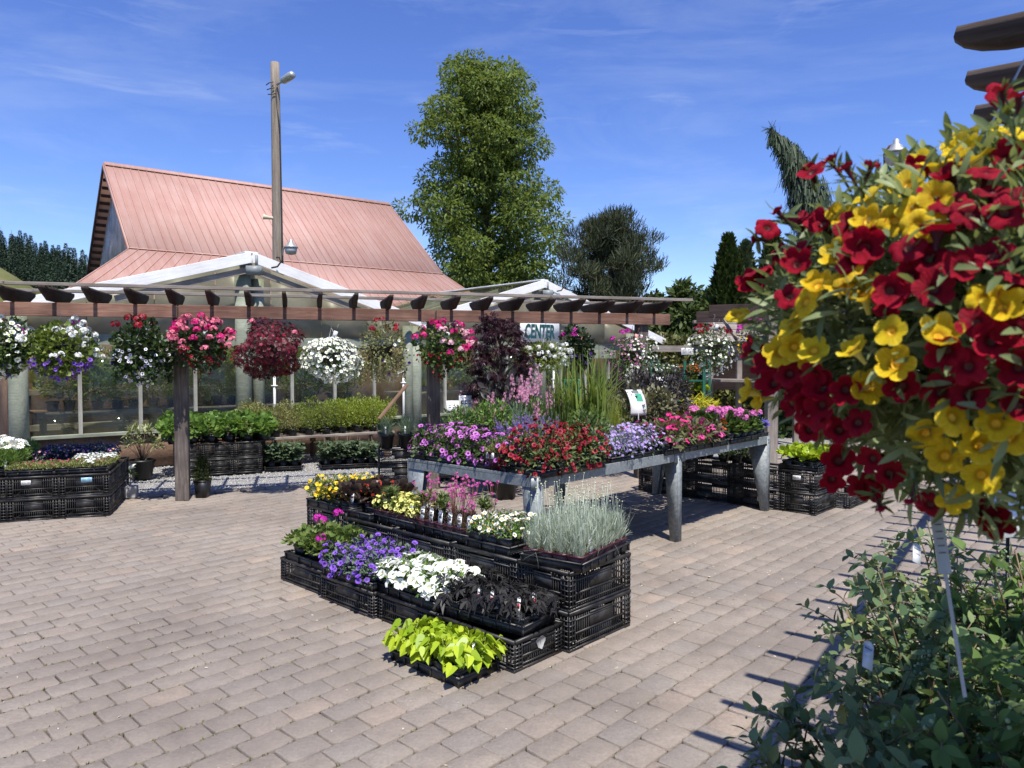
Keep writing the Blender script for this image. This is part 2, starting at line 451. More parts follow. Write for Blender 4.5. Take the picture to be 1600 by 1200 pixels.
# ------------------------------------------------------------------ crates, trays, pots
def crate_mesh(L, W, Hh, seed=0, panel=True):
    """open lattice crate, base centre at the origin, long side along x"""
    g = Geo(); t = .006
    def side(half, off, axis, sgn, full):
        # one lattice wall; 'half' half length, 'off' distance of the wall from the middle
        def b(a0, a1, z0, z1, d0, d1):
            lo, hi = sorted((sgn * (off - d0), sgn * (off - d1)))
            if axis == 0: box(g, a0, a1, lo, hi, z0, z1)
            else: box(g, lo, hi, a0, a1, z0, z1)
        e = half
        b(-e, e, Hh - .018, Hh, -.006, .010)                     # rim
        b(-e, e, Hh - .024, Hh - .0181, .0, .007)
        b(-e, e, .0, .016, .0, .008)                             # bottom rail
        b(-e + .055, e - .055, Hh * .40, Hh * .40 + .010, -.001, .008)
        b(-e + .055, e - .055, Hh * .17, Hh * .17 + .008, -.001, .008)
        b(-e + .055, e - .055, Hh * .74, Hh * .74 + .008, -.001, .008)
        n = max(4, int(2 * e / .0235)); pw = e * .36
        for i in range(n):
            a = -e + .06 + (2 * e - .12) * i / (n - 1)
            if panel and abs(a) < pw and True:
                b(a - .0022, a + .0022, .0161, Hh * .40, .0012, .0065)
            else:
                b(a - .0022, a + .0022, .0161, Hh - .0242, .0012, .0065)
        if panel:
            b(-pw, pw, Hh * .44, Hh * .80, .0015, .0055)         # blank plate
            b(-pw, pw, Hh * .80, Hh * .84, -.003, .007)
        for s in (-1, 1):                                        # ribbed corner blocks
            for k in range(6):
                z = .016 + (Hh - .05) * (k + .4) / 6
                a0, a1 = (e - .055, e) if s > 0 else (-e, -e + .055)
                b(a0, a1, z, z + .006, -.004, .008)
            for q in (.0, .024, .048):
                a = s * (e - q - .004)
                b(a - .003, a + .003, .0162, Hh - .0242, -.002, .0068)
            # diagonal braces low in the corner
            a0 = s * (e - .06); a1 = s * (e - .13)
            for zz in ((.02, Hh * .38),):
                d0, d1 = .0018, .0060
                lo, hi = sgn * (off - d0), sgn * (off - d1)
                q = [(a0, zz[0]), (a0, zz[0] + .008), (a1, zz[1]), (a1, zz[1] - .008)]
                V = []
                for dd in (lo, hi):
                    for a, z in q: V.append((a, dd, z) if axis == 0 else (dd, a, z))
                g.add(V, [(0, 1, 2, 3), (4, 5, 6, 7), (0, 1, 5, 4), (1, 2, 6, 5), (2, 3, 7, 6), (3, 0, 4, 7)])
    for s in (-1, 1):
        side(L / 2, W / 2, 0, s, True)
        side(W / 2 - .009, L / 2, 1, s, True)
    n = int(L / .03)
    for i in range(n):
        x = -L / 2 + .02 + (L - .04) * i / (n - 1); box(g, x - .006, x + .006, -W / 2 + .009, W / 2 - .009, .004, .009)
    for i in range(9):
        y = -W / 2 + .03 + (W - .06) * i / 8; box(g, -L / 2 + .009, L / 2 - .009, y - .005, y + .005, .0095, .014)
    box(g, -L / 2 + .009, L / 2 - .009, -W / 2 + .009, W / 2 - .009, .0142, .0165)
    return g.mesh('crate', BLACK)
CR_LOW = crate_mesh(.6, .4, .172)
CR = crate_mesh(.6, .4, .228)
CR_SQ = crate_mesh(.46, .46, .228)
CRM = crate_mesh(.38, .465, .228)
def sticker_mesh(w=.085, h=.045, m=None):
    g = Geo(); box(g, -w / 2, w / 2, -.001, .0, -h / 2, h / 2, 0)
    r = np.random.default_rng(3)
    for i in range(9):
        x = -w * .44 + i * w * .05; box(g, x, x + w * r.uniform(.01, .035), -.0016, -.0012, -h * .3, h * .3, 1)
    for k in range(3): box(g, w * .05, w * (.3 + .12 * k % .2), -.0016, -.0012, h * (.22 - .22 * k), h * (.3 - .22 * k), 1)
    return g.mesh('label_sticker', [m or WHITE, PRINT])
STICK = sticker_mesh(); STICKB = sticker_mesh(.1, .05, BLUEL)
def crate(loc, rz, label, group, mesh=None, stick=None, blue=False):
    o = place(bpy.data.objects.new('plastic_crate', mesh or CR), None, TR(loc, rz))
    tag(o, label, 'crate', group)
    if stick: part('label_sticker', STICKB if blue else STICK, o, TR(stick[:3], stick[3]))
    return o
def tray_mesh(L, W, h=.055, cells=(6, 3)):
    g = Geo()
    box(g, -L / 2, L / 2, -W / 2, W / 2, 0, .003)
    for s in (-1, 1):
        box(g, -L / 2, L / 2, s * W / 2 - .002, s * W / 2 + .002, .0031, h - .0081)
        box(g, s * L / 2 - .002, s * L / 2 + .002, -W / 2 + .0021, W / 2 - .0021, .0031, h - .0081)
        y0, y1 = sorted((s * (W / 2 - .004), s * (W / 2 + .012))); box(g, -L / 2 - .012, L / 2 + .012, y0, y1, h - .008, h)
        x0, x1 = sorted((s * (L / 2 - .004), s * (L / 2 + .012))); box(g, x0, x1, -W / 2 + .0041, W / 2 - .0041, h - .008, h)
    for i in range(cells[0] + 1):
        x = -L / 2 + L * i / cells[0]
        for s in (-1, 1):
            y = s * (W / 2 + .0022); y0, y1 = sorted((y, y + s * .005)); box(g, x - .008, x + .008, y0, y1, .001, h - .0083)
    for i in range(1, cells[0]):
        x = -L / 2 + L * i / cells[0]; box(g, x - .001, x + .001, -W / 2 + .003, W / 2 - .003, .0032, .03)
    return g.mesh('nursery_tray', BLACK)
TRAYS = {}
def tray(loc, rz, L, W, label, group=None, cells=(6, 3)):
    k = (round(L, 3), round(W, 3), cells)
    if k not in TRAYS: TRAYS[k] = tray_mesh(L, W, .055, cells)
    return tag(place(bpy.data.objects.new('plant_tray', TRAYS[k]), None, TR(loc, rz)), label, 'tray', group)
POTM = {}
def pot_mesh(kind, s, h, m):
    k = (kind, s, h, m.name)
    if k in POTM: return POTM[k]
    g = Geo()
    if kind == 'square':
        a, b, t = s * .37, s * .5, .003
        V = [(-a, -a, 0), (a, -a, 0), (a, a, 0), (-a, a, 0), (-b, -b, h), (b, -b, h), (b, b, h), (-b, b, h)]
        q = b - t; V += [(-q, -q, h), (q, -q, h), (q, q, h), (-q, q, h), (-q, -q, h * .84), (q, -q, h * .84), (q, q, h * .84), (-q, q, h * .84)]
        g.add(V, [(3, 2, 1, 0), (0, 1, 5, 4), (1, 2, 6, 5), (2, 3, 7, 6), (3, 0, 4, 7), (4, 5, 9, 8), (5, 6, 10, 9), (6, 7, 11, 10), (7, 4, 8, 11), (8, 9, 13, 12), (9, 10, 14, 13), (10, 11, 15, 14), (11, 8, 12, 15)], 0)
        g.add([V[12], V[13], V[14], V[15]], [(0, 1, 2, 3)], 1)
        for sg in (-1, 1):
            y0, y1 = sorted((sg * b, sg * (b + .003))); box(g, -b, b, y0, y1, h - .014, h - .0005)
            box(g, *sorted((sg * (b + .0001), sg * (b + .003))), -b, b, h - .0139, h - .0006)
    else:
        r = s * .5
        lathe(g, [(r * .74, 0), (r * .97, h - .03), (r * 1.04, h - .029), (r * 1.05, h), (r * .99, h), (r * .97, h * .88), (.001, h * .88)], 0, 18)
        n = 18; a = np.arange(n) / n * 2 * PI
        g.add(np.stack([r * .97 * np.cos(a), r * .97 * np.sin(a), np.full(n, h * .882)], 1), [tuple(range(n))], 1)
    POTM[k] = g.mesh('pot', [m, SOIL]); return POTM[k]
def tagm(w=.02, h=.1, m2=None):
    g = Geo(); box(g, -w / 2, w / 2, -.0006, .0006, 0, h, 0)
    n = 8; a = np.arange(n + 1) / n * PI
    V = [(w / 2 * math.cos(t), yy, h + w / 2 * math.sin(t)) for yy in (-.0006, .0006) for t in a]
    g.add(V, [tuple(range(n + 1)), tuple(range(2 * n + 1, n, -1))] + [(i, i + 1, i + n + 2, i + n + 1) for i in range(n)], 0)
    box(g, -w * .38, w * .38, -.0014, -.0010, h * .55, h * .78, 1); box(g, -w * .38, w * .3, -.0014, -.0010, h * .84, h * .9, 2)
    return g.mesh('plant_tag', [WHITE, m2 or PRINT, PRINT])
TAG = tagm(); TAGR = tagm(.022, .11, REDL); TAGC = tagm(.04, .085)

# ------------------------------------------------------------------ plants, grown from the soil at the origin
def blade_tuft(g, r, n, L, spread, lean=.35, w=1.0, m=0, rad=.02, sj=.35):
    a = r.uniform(0, 2 * PI, n); rr = rad * np.sqrt(r.uniform(0, 1, n))
    Pt = np.stack([rr * np.cos(a), rr * np.sin(a), np.zeros(n)], 1)
    th = np.abs(r.normal(0, spread, n)); b = a + r.normal(0, .7, n)
    A = np.stack([np.sin(th) * np.cos(b), np.sin(th) * np.sin(b), np.cos(th)], 1)
    Nn = np.stack([np.cos(b), np.sin(b), np.zeros(n)], 1) * -1
    S = L * (1 + sj * r.uniform(-1, 1, n))
    k = r.integers(0, 3, n)
    for i in range(3):
        q = k == i
        g.inst(BLADES[i], Pt[q], A[q], -Nn[q] + np.array([0, 0, .3]), np.stack([S[q] * w, S[q], S[q]], 1), m)
    return Pt, A, S
def k_lime(r):
    g = Geo(); n = 27
    a = r.uniform(0, 2 * PI, n) + np.arange(n); rr = r.uniform(.01, .085, n); z = .03 + .085 * r.uniform(0, 1, n) * (1 - rr * 4)
    Pt = np.stack([rr * np.cos(a), rr * np.sin(a), z], 1)
    d = np.stack([np.cos(a), np.sin(a), np.zeros(n)], 1)
    A = d + np.array([0, 0, -.35]) + .5 * r.normal(size=(n, 3)) * .6
    g.inst(HEART, Pt, A, d * .5 + SUN * .9 + .4 * r.normal(size=(n, 3)), .056 * r.uniform(.55, 1.3, n), 0)
    for p in Pt: tube(g, [(p[0] * .1, p[1] * .1, 0), (p[0] * .6, p[1] * .6, p[2] * .7), p], .0018, 1, 4)
    return {'foliage': (g, [L_LIME, leafm('stem_lime', (.25, .33, .05), (.3, .38, .08), .1)])}
def k_black(r):
    g = Geo(); n = 17
    a = r.uniform(0, 2 * PI, n) + np.arange(n); rr = r.uniform(.01, .11, n); z = .03 + .1 * r.uniform(0, 1, n)
    Pt = np.stack([rr * np.cos(a), rr * np.sin(a), z], 1); d = np.stack([np.cos(a), np.sin(a), np.zeros(n)], 1)
    g.inst(LOBED, Pt, d + np.array([0, 0, -.3]) + .4 * r.normal(size=(n, 3)), d * .4 + SUN * .8 + .4 * r.normal(size=(n, 3)), .085 * r.uniform(.6, 1.25, n), 0)
    for p in Pt: tube(g, [(0, 0, 0), (p[0] * .7, p[1] * .7, p[2] * .8), p], .0018, 0, 4)
    return {'foliage': (g, [L_BLK])}
def k_pet(col, thr, size=.05, n=16, rad=(.075, .075, .09), lm=None, leaf=.03, nl=140, low=-.15, mind=.018, out=.7, c=.05):
    def f(r):
        g = Geo(); lf = lumpf(r)
        dome(g, r, nl, OVAL, leaf, (0, 0, c * .5), rad, 0, .35, .3, .7, .6, .55, low - .15, lf)
        for i in range(6):
            d = rdir(r, 1, .0)[0] * np.array(rad); tube(g, [(0, 0, 0), d * .5 + [0, 0, .02], d * .85 + [0, 0, c * .5]], .0015, 0, 4)
        b = Geo(); blooms(b, r, n, PETUNIA, size, (0, 0, c * .6), rad, 0, (.95, 1.2), low, .55, out, .35, lf, mind=mind)
        return {'foliage': (g, [lm or L_MID]), 'blossoms': (b, [col, thr])}
    return f
def k_small(col, thr, size=.022, n=40, rad=(.08, .08, .1), lm=None, leaf=.022, nl=170, low=-.2, t=None, c=.05):
    def f(r):
        g = Geo(); lf = lumpf(r)
        dome(g, r, nl, OVAL, leaf, (0, 0, c * .5), rad, 0, .3, .3, .7, .7, .5, low - .1, lf, .2)
        b = Geo(); blooms(b, r, n, t or STAR, size, (0, 0, c * .6), rad, 0, (.92, 1.15), low, .5, .7, .5, lf, mind=size * .45)
        return {'foliage': (g, [lm or L_MID]), 'blossoms': (b, [col, thr])}
    return f
def umbel(g, r, c, rad, n=16, fs=.022, m=0):
    d = rdir(r, n, -.25); g.inst(FLORET, c + d * rad, np.cross(d, r.normal(size=(n, 3))), d + .25 * r.normal(size=(n, 3)), fs * r.uniform(.8, 1.2, n), m)
def k_ger(col, nh=2, rad=(.1, .1, .1), hh=.2, nl=46, leaf=.055, lm=None, hr=.026, off=0):
    def f(r):
        g = Geo(); b = Geo(); lf = lumpf(r)
        dome(g, r, nl, ROUND, leaf, (0, 0, .03), rad, 0, .4, .1, .8, .4, .65, -.1, lf, .15)
        for i in range(nh):
            a = r.uniform(0, 2 * PI); k = r.uniform(.3, 1.0)
            p = np.array([math.cos(a) * rad[0] * k, math.sin(a) * rad[0] * k, hh * r.uniform(.5, 1.1)])
            tube(g, [(p[0] * .3, p[1] * .3, .03), (p[0] * .8, p[1] * .8, p[2] * .6), p], .002, 1, 5)
            umbel(b, r, p, hr, 22, .024)
        out = {'foliage': (g, [lm or L_MID, STEM])}
        if nh: out['blossoms'] = (b, [col])
        return out
    return f
def k_silver(r):
    g = Geo(); n = 190
    blade_tuft(g, r, n, .19, .46, w=.34, m=0, rad=.03)
    n = 70; d = rdir(r, n, .1); q = d * np.array([.06, .06, .16])
    g.inst(NEEDLE, q, nrm(d + np.array([0, 0, 1.2]) + .4 * r.normal(size=(n, 3))), d, np.stack([np.full(n, .05), np.full(n, .05), np.full(n, .05)], 1), 0)
    b = Geo()
    for i in range(6):
        a = r.uniform(0, 2 * PI); th = abs(r.normal(0, .25)); L = r.uniform(.22, .38)
        p = np.array([math.sin(th) * math.cos(a), math.sin(th) * math.sin(a), math.cos(th)]) * L
        tube(g, [(0, 0, 0), p * .5 + [0, 0, .01], p], .0011, 0, 4)
        b.inst(BALL, p[None], [[0, 1, 0]], [[0, 0, 1]], .011 * r.uniform(.7, 1.2), 0)
    return {'foliage': (g, [L_SIL]), 'blossoms': (b, [petalm('petal_button', (.62, .6, .4), (.5, .5, .3), .1)])}
def k_thrift(r):
    g = Geo(); b = Geo(); blade_tuft(g, r, 60, .075, .55, w=.6, m=0, rad=.025)
    dome(g, r, 40, LONG, .04, (0, 0, .01), (.05, .05, .05), 1, .3, .5, .6)
    for i in range(8):
        a = r.uniform(0, 2 * PI); th = abs(r.normal(0, .2)); L = r.uniform(.12, .29)
        p = np.array([math.sin(th) * math.cos(a), math.sin(th) * math.sin(a), math.cos(th)]) * L
        tube(g, [(0, 0, 0), p * .5 + [0, 0, .005], p], .0011, 2, 4)
        umbel(b, r, p, .009, 9, .012)
    return {'foliage': (g, [L_OLIVE, L_HEU, leafm('stem_red', (.12, .04, .03), (.2, .08, .06), 0)]), 'blossoms': (b, [petalm('petal_thrift', (.62, .14, .4), (.5, .08, .28))])}
def k_rosette(r):
    g = Geo(); n = 60
    for s in range(3):
        c = np.array([r.uniform(-.03, .03), r.uniform(-.03, .03), r.uniform(.09, .15)]); tube(g, [(0, 0, 0), c * .6, c], .003, 1, 5)
        d = rdir(r, 26, -.1); g.inst(LONG, c + d * .005, d + [0, 0, .35], d * .1 + [0, 0, 1], .07 * r.uniform(.7, 1.1, 26), 0)
    return {'foliage': (g, [leafm('leaf_rosette', (.05, .09, .02), (.16, .2, .06), .2), STEM])}
def k_bush(lm, rad=(.11, .11, .16), nl=260, leaf=.035, t=None, c=.1, low=-.4, stems=True, nup=.55, lm2=None):
    def f(r):
        g = Geo(); lf = lumpf(r)
        dome(g, r, nl, t or OVAL, leaf, (0, 0, c), rad, 0, .3, .35, .65, .6, nup, low, lf, .22)
        if stems:
            for i in range(7):
                d = rdir(r, 1, .1)[0] * np.array(rad) * .8 + [0, 0, c]; tube(g, [(0, 0, 0), (d[0] * .4, d[1] * .4, d[2] * .5), d], .002, 1, 4)
        return {'foliage': (g, [lm, STEMB])}
    return f
def k_spire(col, lm, n=4, h=.4, nf=40, fs=.02, rw=.022, leafn=120, leaf=.04, frac=.5, rad=.08, t=None):
    def f(r):
        g = Geo(); b = Geo()
        dome(g, r, leafn, LONG, leaf, (0, 0, h * .25), (rad, rad, h * .3), 0, .2, .5, .6, .5, .5, -.8)
        for i in range(n):
            a = r.uniform(0, 2 * PI); rr = rad * r.uniform(.1, 1); top = np.array([math.cos(a) * rr * 1.3, math.sin(a) * rr * 1.3, h * r.uniform(.7, 1.08)])
            base = np.array([math.cos(a) * rr * .4, math.sin(a) * rr * .4, 0]); tube(g, [base, (base + top) / 2, top], .0018, 1, 4)
            s = r.uniform(1 - frac, 1, nf); an = r.uniform(0, 2 * PI, nf); wd = rw * (1.15 - s) / (frac + .15) + .004
            d = np.stack([np.cos(an), np.sin(an), np.zeros(nf)], 1)
            Pt = base + (top - base) * s[:, None] + d * wd[:, None]
            b.inst(t or FLORET, Pt, np.cross(d, r.normal(size=(nf, 3))), d + [0, 0, .25], fs * (1.3 - .6 * s) * r.uniform(.8, 1.2, nf), 0)
        return {'foliage': (g, [lm, STEM]), 'blossoms': (b, [col])}
    return f
def k_grass(lm, n=90, L=.5, spread=.22, w=.5, rad=.06):
    def f(r):
        g = Geo(); blade_tuft(g, r, n, L, spread, w=w, m=0, rad=rad); return {'foliage': (g, [lm])}
    return f
def k_heu(r):
    g = Geo(); dome(g, r, 34, ROUND, .062, (0, 0, .025), (.075, .075, .085), 0, .45, .1, .8, .45, .6, -.1)
    return {'foliage': (g, [L_HEU])}
def k_heuor(r):
    d = k_heu(r); b = Geo(); blooms(b, r, 22, FLORET, .022, (0, 0, .05), (.07, .07, .08), 0, (.9, 1.2), .1, .5, .6, .5)
    d['blossoms'] = (b, [P_OR]); return d
def k_tomato(r):
    g = Geo()
    for i in range(26):
        z = r.uniform(.02, .27); a = r.uniform(0, 2 * PI); L = r.uniform(.08, .16); d = np.array([math.cos(a), math.sin(a), .25]); p0 = np.array([0, 0, z]); p1 = p0 + d * L + [0, 0, -.03]
        tube(g, [p0, (p0 + p1) / 2 + [0, 0, .015], p1], .0018, 1, 4)
        for s in np.linspace(.3, 1, 6):
            q = p0 + (p1 - p0) * s; side = np.array([-d[1], d[0], 0])
            for sg in (-1, 1): g.inst(WIDE, (q)[None], (side * sg + d * .5 + r.normal(size=3) * .3)[None], (np.array([0, 0, 1]) + r.normal(size=3) * .4)[None], .055 * r.uniform(.7, 1.2), 0)
    tube(g, [(0, 0, 0), (0, 0, .28)], .004, 1, 5); tube(g, [(.02, .01, 0), (.02, .012, .36)], .003, 2, 4)
    return {'foliage': (g, [leafm('leaf_tomato', (.045, .075, .035), (.12, .17, .09), .2, .6), STEM, STEMB])}
def k_cosmos(r):
    g = Geo(); b = Geo(); dome(g, r, 520, NEEDLE, .05, (0, 0, .12), (.12, .12, .15), 0, .15, .6, .6, .7, .4, -.6)
    Pt = blooms(b, r, 8, DAISY, .075, (0, 0, .16), (.11, .11, .16), 0, (1, 1.25), .45, .6, .4, .3)
    for p in Pt: tube(g, [(0, 0, .02), p * .6, p], .0013, 0, 4)
    return {'foliage': (g, [leafm('leaf_ferny', (.09, .16, .03), (.22, .34, .07), .35)]), 'blossoms': (b, [P_WH, C_YEL])}
def k_sax(col, n=5):
    def f(r):
        g = Geo(); dome(g, r, 300, TINY, .022, (0, 0, 0), (.075, .075, .045), 0, .6, .5, .5, .6, .5, 0)
        b = Geo(); blooms(b, r, n, FLORET, .022, (0, 0, .01), (.06, .06, .055), 0, (1, 1.2), .4, .4, .6, .4)
        return {'foliage': (g, [leafm('leaf_moss', (.13, .17, .04), (.32, .32, .12), .25)]), 'blossoms': (b, [col])}
    return f
def k_lav(r):
    g = Geo(); blade_tuft(g, r, 260, .24, .38, w=.28, m=0, rad=.06)
    dome(g, r, 160, NEEDLE, .05, (0, 0, .1), (.12, .12, .14), 0, .3, .7, .5)
    return {'foliage': (g, [L_GREY])}
def k_fern(r):
    g = Geo()
    for i in range(18):
        a = r.uniform(0, 2 * PI); L = r.uniform(.2, .42); d = np.array([math.cos(a), math.sin(a), 0]); side = np.array([-d[1], d[0], 0])
        hgt = r.uniform(.12, .3)
        for s in np.linspace(.12, 1, 13):
            q = d * L * s + np.array([0, 0, hgt * math.sin(s * 2.2)])
            for sg in (-1, 1): g.inst(TINY, q[None], (side * sg + d * .45)[None], [[0, 0, 1]], np.array([[.05, .085 * (1.1 - s), .05]]), 0)
    return {'foliage': (g, [leafm('leaf_fern', (.12, .17, .03), (.3, .36, .08), .35)])}
def k_mound(r):
    g = Geo(); n = 500; d = rdir(r, n, -.1); g.inst(LONG, d * [.16, .16, .13] * r.uniform(.75, 1, (n, 1)) + [0, 0, .04], d + [0, 0, -.6] + .4 * r.normal(size=(n, 3)), d + [0, 0, .6], .07 * r.uniform(.7, 1.2, n), 0)
    return {'foliage': (g, [L_GOLD])}
def k_cypress(r):
    g = Geo(); n = 1500; z = r.uniform(0, 1, n); rad = .085 * np.sqrt(np.clip(1 - z ** 1.6, 0, 1)) * (.35 + .65 * np.minimum(1, z * 5 + .3)); a = r.uniform(0, 2 * PI, n)
    rad = rad * (1 + .25 * np.sin(a * 3 + z * 9)); q = np.sqrt(r.uniform(.3, 1, n)); d = np.stack([np.cos(a), np.sin(a), np.zeros(n)], 1)
    g.inst(TINY, d * (rad * q)[:, None] + np.stack([0 * z, 0 * z, z * .28], 1), d * .7 + [0, 0, 1] + .4 * r.normal(size=(n, 3)), d + .5 * r.normal(size=(n, 3)), .028 * r.uniform(.7, 1.2, n), 0)
    return {'foliage': (g, [leafm('leaf_cypress', (.02, .035, .008), (.06, .075, .02), .2)])}
def k_pieris(r):
    g = Geo()
    for i in range(26):
        d = rdir(r, 1, -.1)[0]; c = np.array([0, 0, .17]) + d * [.21, .21, .22] * r.uniform(.5, 1)
        tube(g, [(0, 0, 0), (c[0] * .5, c[1] * .5, c[2] * .6), c], .0025, 1, 4)
        e = rdir(r, 14, -.3); g.inst(LONG, c + e * .004, e + d * .6 + [0, 0, .2], [0, 0, 1] + 0 * e, np.stack([np.full(14, .11), .085 * r.uniform(.7, 1.2, 14), np.full(14, .08)], 1), 0)
    return {'foliage': (g, [leafm('leaf_variegated', (.1, .14, .05), (.42, .44, .24), .2), STEMB])}
KIND = {
    'lime': k_lime, 'black': k_black, 'wpet': k_pet(P_WH, petalm('throat_cream', (.75, .78, .5), (.7, .72, .45)), .064, 34, (.09, .09, .085), L_BR, .035, 110, -.1, .02),
    'ppet': k_pet(P_VIO, C_DV, .042, 30, (.13, .13, .12), L_GREY, .028, 240, -.7, .016), 'lilpet': k_pet(P_LIL, C_DK, .038, 26, (.115, .115, .125), L_MID, .026, 260, -.5, .018),
    'dvpet': k_pet(P_DVIO, C_DV, .045, 12, (.09, .09, .1), L_DK, .03, 150, -.1), 'rdpet': k_pet(P_OR, C_YEL, .04, 11, (.09, .09, .1), L_DK, .03, 150, -.1),
    'imp': k_pet(P_HOT, P_HOT, .046, 17, (.1, .1, .11), leafm('leaf_impatiens', (.05, .07, .03), (.16, .2, .07), .25), .05, 110, -.2, .028), 'imp2': k_pet(P_ROSE, P_ROSE, .046, 13, (.1, .1, .11), leafm('leaf_bronze', (.07, .06, .03), (.17, .15, .08), .25), .05, 110, -.2, .03),
    'redcal': k_small(P_RED, P_DKRED, .029, 70, (.125, .125, .15), L_CAL, .026, 300, -.6, PETUNIA), 'ycal': k_small(P_YEL, C_YEL, .034, 24, (.11, .11, .1), L_YG, .024, 230, -.2, PETUNIA),
    'pycal': k_small(P_PYEL, C_GRN, .032, 22, (.065, .065, .075), L_YG, .022, 110, -.1, PETUNIA), 'wcal': k_small(P_WH, C_YEL, .035, 18, (.085, .085, .085), L_BR, .026, 130, -.15, PETUNIA),
    'lob': k_small(P_LOB, P_WH, .02, 95, (.1, .1, .11), L_GREY, .02, 170, -.45), 'mger': k_ger(P_MAG, 1, (.125, .125, .11), .22, 130, .042, leafm('leaf_geranium', (.07, .12, .025), (.2, .27, .07), .3), .034), 'mgerx': k_ger(P_MAG, 0, (.125, .125, .11), .2, 130, .042, leafm('leaf_geranium', (.07, .12, .025), (.2, .27, .07), .3)),
    'pger': k_ger(petalm('petal_pinkmauve', (.78, .25, .55), (.66, .14, .42)), 3, (.11, .11, .12), .17, 90, .045, L_MID, .03), 'silver': k_silver, 'thrift': k_thrift, 'rosette': k_rosette, 'salvia': k_spire(P_SAL, L_GREY, 9, .26, 34, .014, .012, 130, .035, .6, .1),
    'snap': k_spire(petalm('petal_snap', (.6, .2, .36), (.72, .4, .52)), L_MID, 5, .55, 46, .024, .026, 190, .06, .4, .11), 'grass': k_grass(leafm('leaf_reed', (.08, .13, .025), (.26, .33, .07), .35), 60, .64, .17, 1.15, .08), 'finegrass': k_grass(leafm('leaf_finegrass', (.14, .19, .02), (.33, .38, .06), .35), 420, .34, .34, .16, .08),
    'heu': k_heu, 'heuor': k_heuor, 'tomato': k_tomato, 'cosmos': k_cosmos, 'sax': k_sax(P_HOT, 2), 'saxw': k_sax(P_WH, 26), 'lav': k_lav, 'fern': k_fern, 'mound': k_mound, 'cypress': k_cypress, 'pieris': k_pieris,
    'yshrub': k_bush(L_YG, (.19, .19, .23), 1000, .034, TINY, .2, -.9), 'yshrub2': k_bush(leafm('leaf_chartreuse', (.1, .165, .018), (.32, .38, .05), .35), (.19, .19, .25), 900, .038, TINY, .21, -.9), 'variegated': k_bush(leafm('leaf_olivecream', (.09, .11, .03), (.3, .29, .1), .3), (.18, .18, .22), 1000, .032, TINY, .19, -.9),
    'squash': k_bush(L_BR, (.17, .17, .15), 130, .07, ROUND, .12, -.7, True, .65), 'herb': k_bush(L_BR, (.15, .15, .17), 480, .034, OVAL, .11, -.7), 'herb2': k_bush(L_MID, (.15, .15, .17), 520, .03, OVAL, .11, -.7),
    'pepper': k_bush(leafm('leaf_darkpepper', (.02, .018, .02), (.08, .07, .06), .2), (.18, .18, .28), 480, .05, OVAL, .28, -.6), 'coleus': k_bush(leafm('leaf_coleus', (.05, .045, .03), (.2, .2, .1), .25), (.17, .17, .22), 300, .055, WIDE, .2, -.6), 'pansy': k_pet(P_DVIO, C_YEL, .045, 12, (.09, .09, .09), leafm('leaf_bluegrey', (.03, .06, .06), (.08, .13, .13), .15), .03, 130, 0),
    'bluedark': k_pet(petalm('petal_blue', (.1, .08, .45), (.07, .05, .3)), C_DV, .035, 16, (.1, .1, .1), L_MID, .03, 150, -.1), 'pinkc': k_small(P_LIL, C_YEL, .03, 26, (.1, .1, .12), L_MID, .025, 150, 0), 'limehe': k_bush(L_LIME, (.12, .12, .08), 60, .07, ROUND, .06, 0, False, .7), 'whiteger': k_small(P_WH, C_YEL, .035, 26, (.13, .13, .12), L_MID, .04, 150, .1), 'redger': k_small(P_OR, C_YEL, .035, 26, (.13, .13, .12), L_MID, .04, 150, .1),
}
VAR = {}
def MWROT(o): return MW[o.name].to_euler().z
def variants(kind, n=3):
    if kind not in VAR:
        VAR[kind] = []
        for i in range(n):
            r = np.random.default_rng(sum(map(ord, kind)) * 31 + i)
            VAR[kind].append({k: g.mesh(k, ms) for k, (g, ms) in KIND[kind](r).items()})
    return VAR[kind]
RNG = np.random.default_rng(11)
def potted(kind, loc, label, group, pot=('square', .088, .085, None), name='potted_plant', cat='potted plant', scale=1.0, rz=None, tagmesh=None, tagface=None):
    """a pot with its plant: Empty > pot, foliage, blossoms (> plant_tag)"""
    rz = RNG.uniform(0, 2 * PI) if rz is None else rz
    e = thing(name, label, cat, loc, 0.0, group)
    shape, s, h, pm = pot
    prz = RNG.normal(0, .05) if shape == 'square' else 0
    po = part('pot', pot_mesh(shape, s, h, pm or POTB), e, TR((0, 0, 0), pot_rot[0] + prz))
    v = variants(kind); v = v[int(RNG.integers(0, len(v)))]
    M = TR((0, 0, h * .84), rz) @ Matrix.Diagonal((scale, scale, scale * RNG.uniform(.9, 1.1), 1))
    for k, me in v.items(): part(k, me, e, M)
    if tagmesh: part('plant_tag', tagmesh, po, TR((0, 0, 0), -MWROT(po)) @ TR((0, 0, h * .8), 0) @ tagface)
    return e
pot_rot = [0.0]
ORD = ['nearest', 'second', 'third', 'fourth', 'fifth', 'sixth', 'seventh', 'eighth']
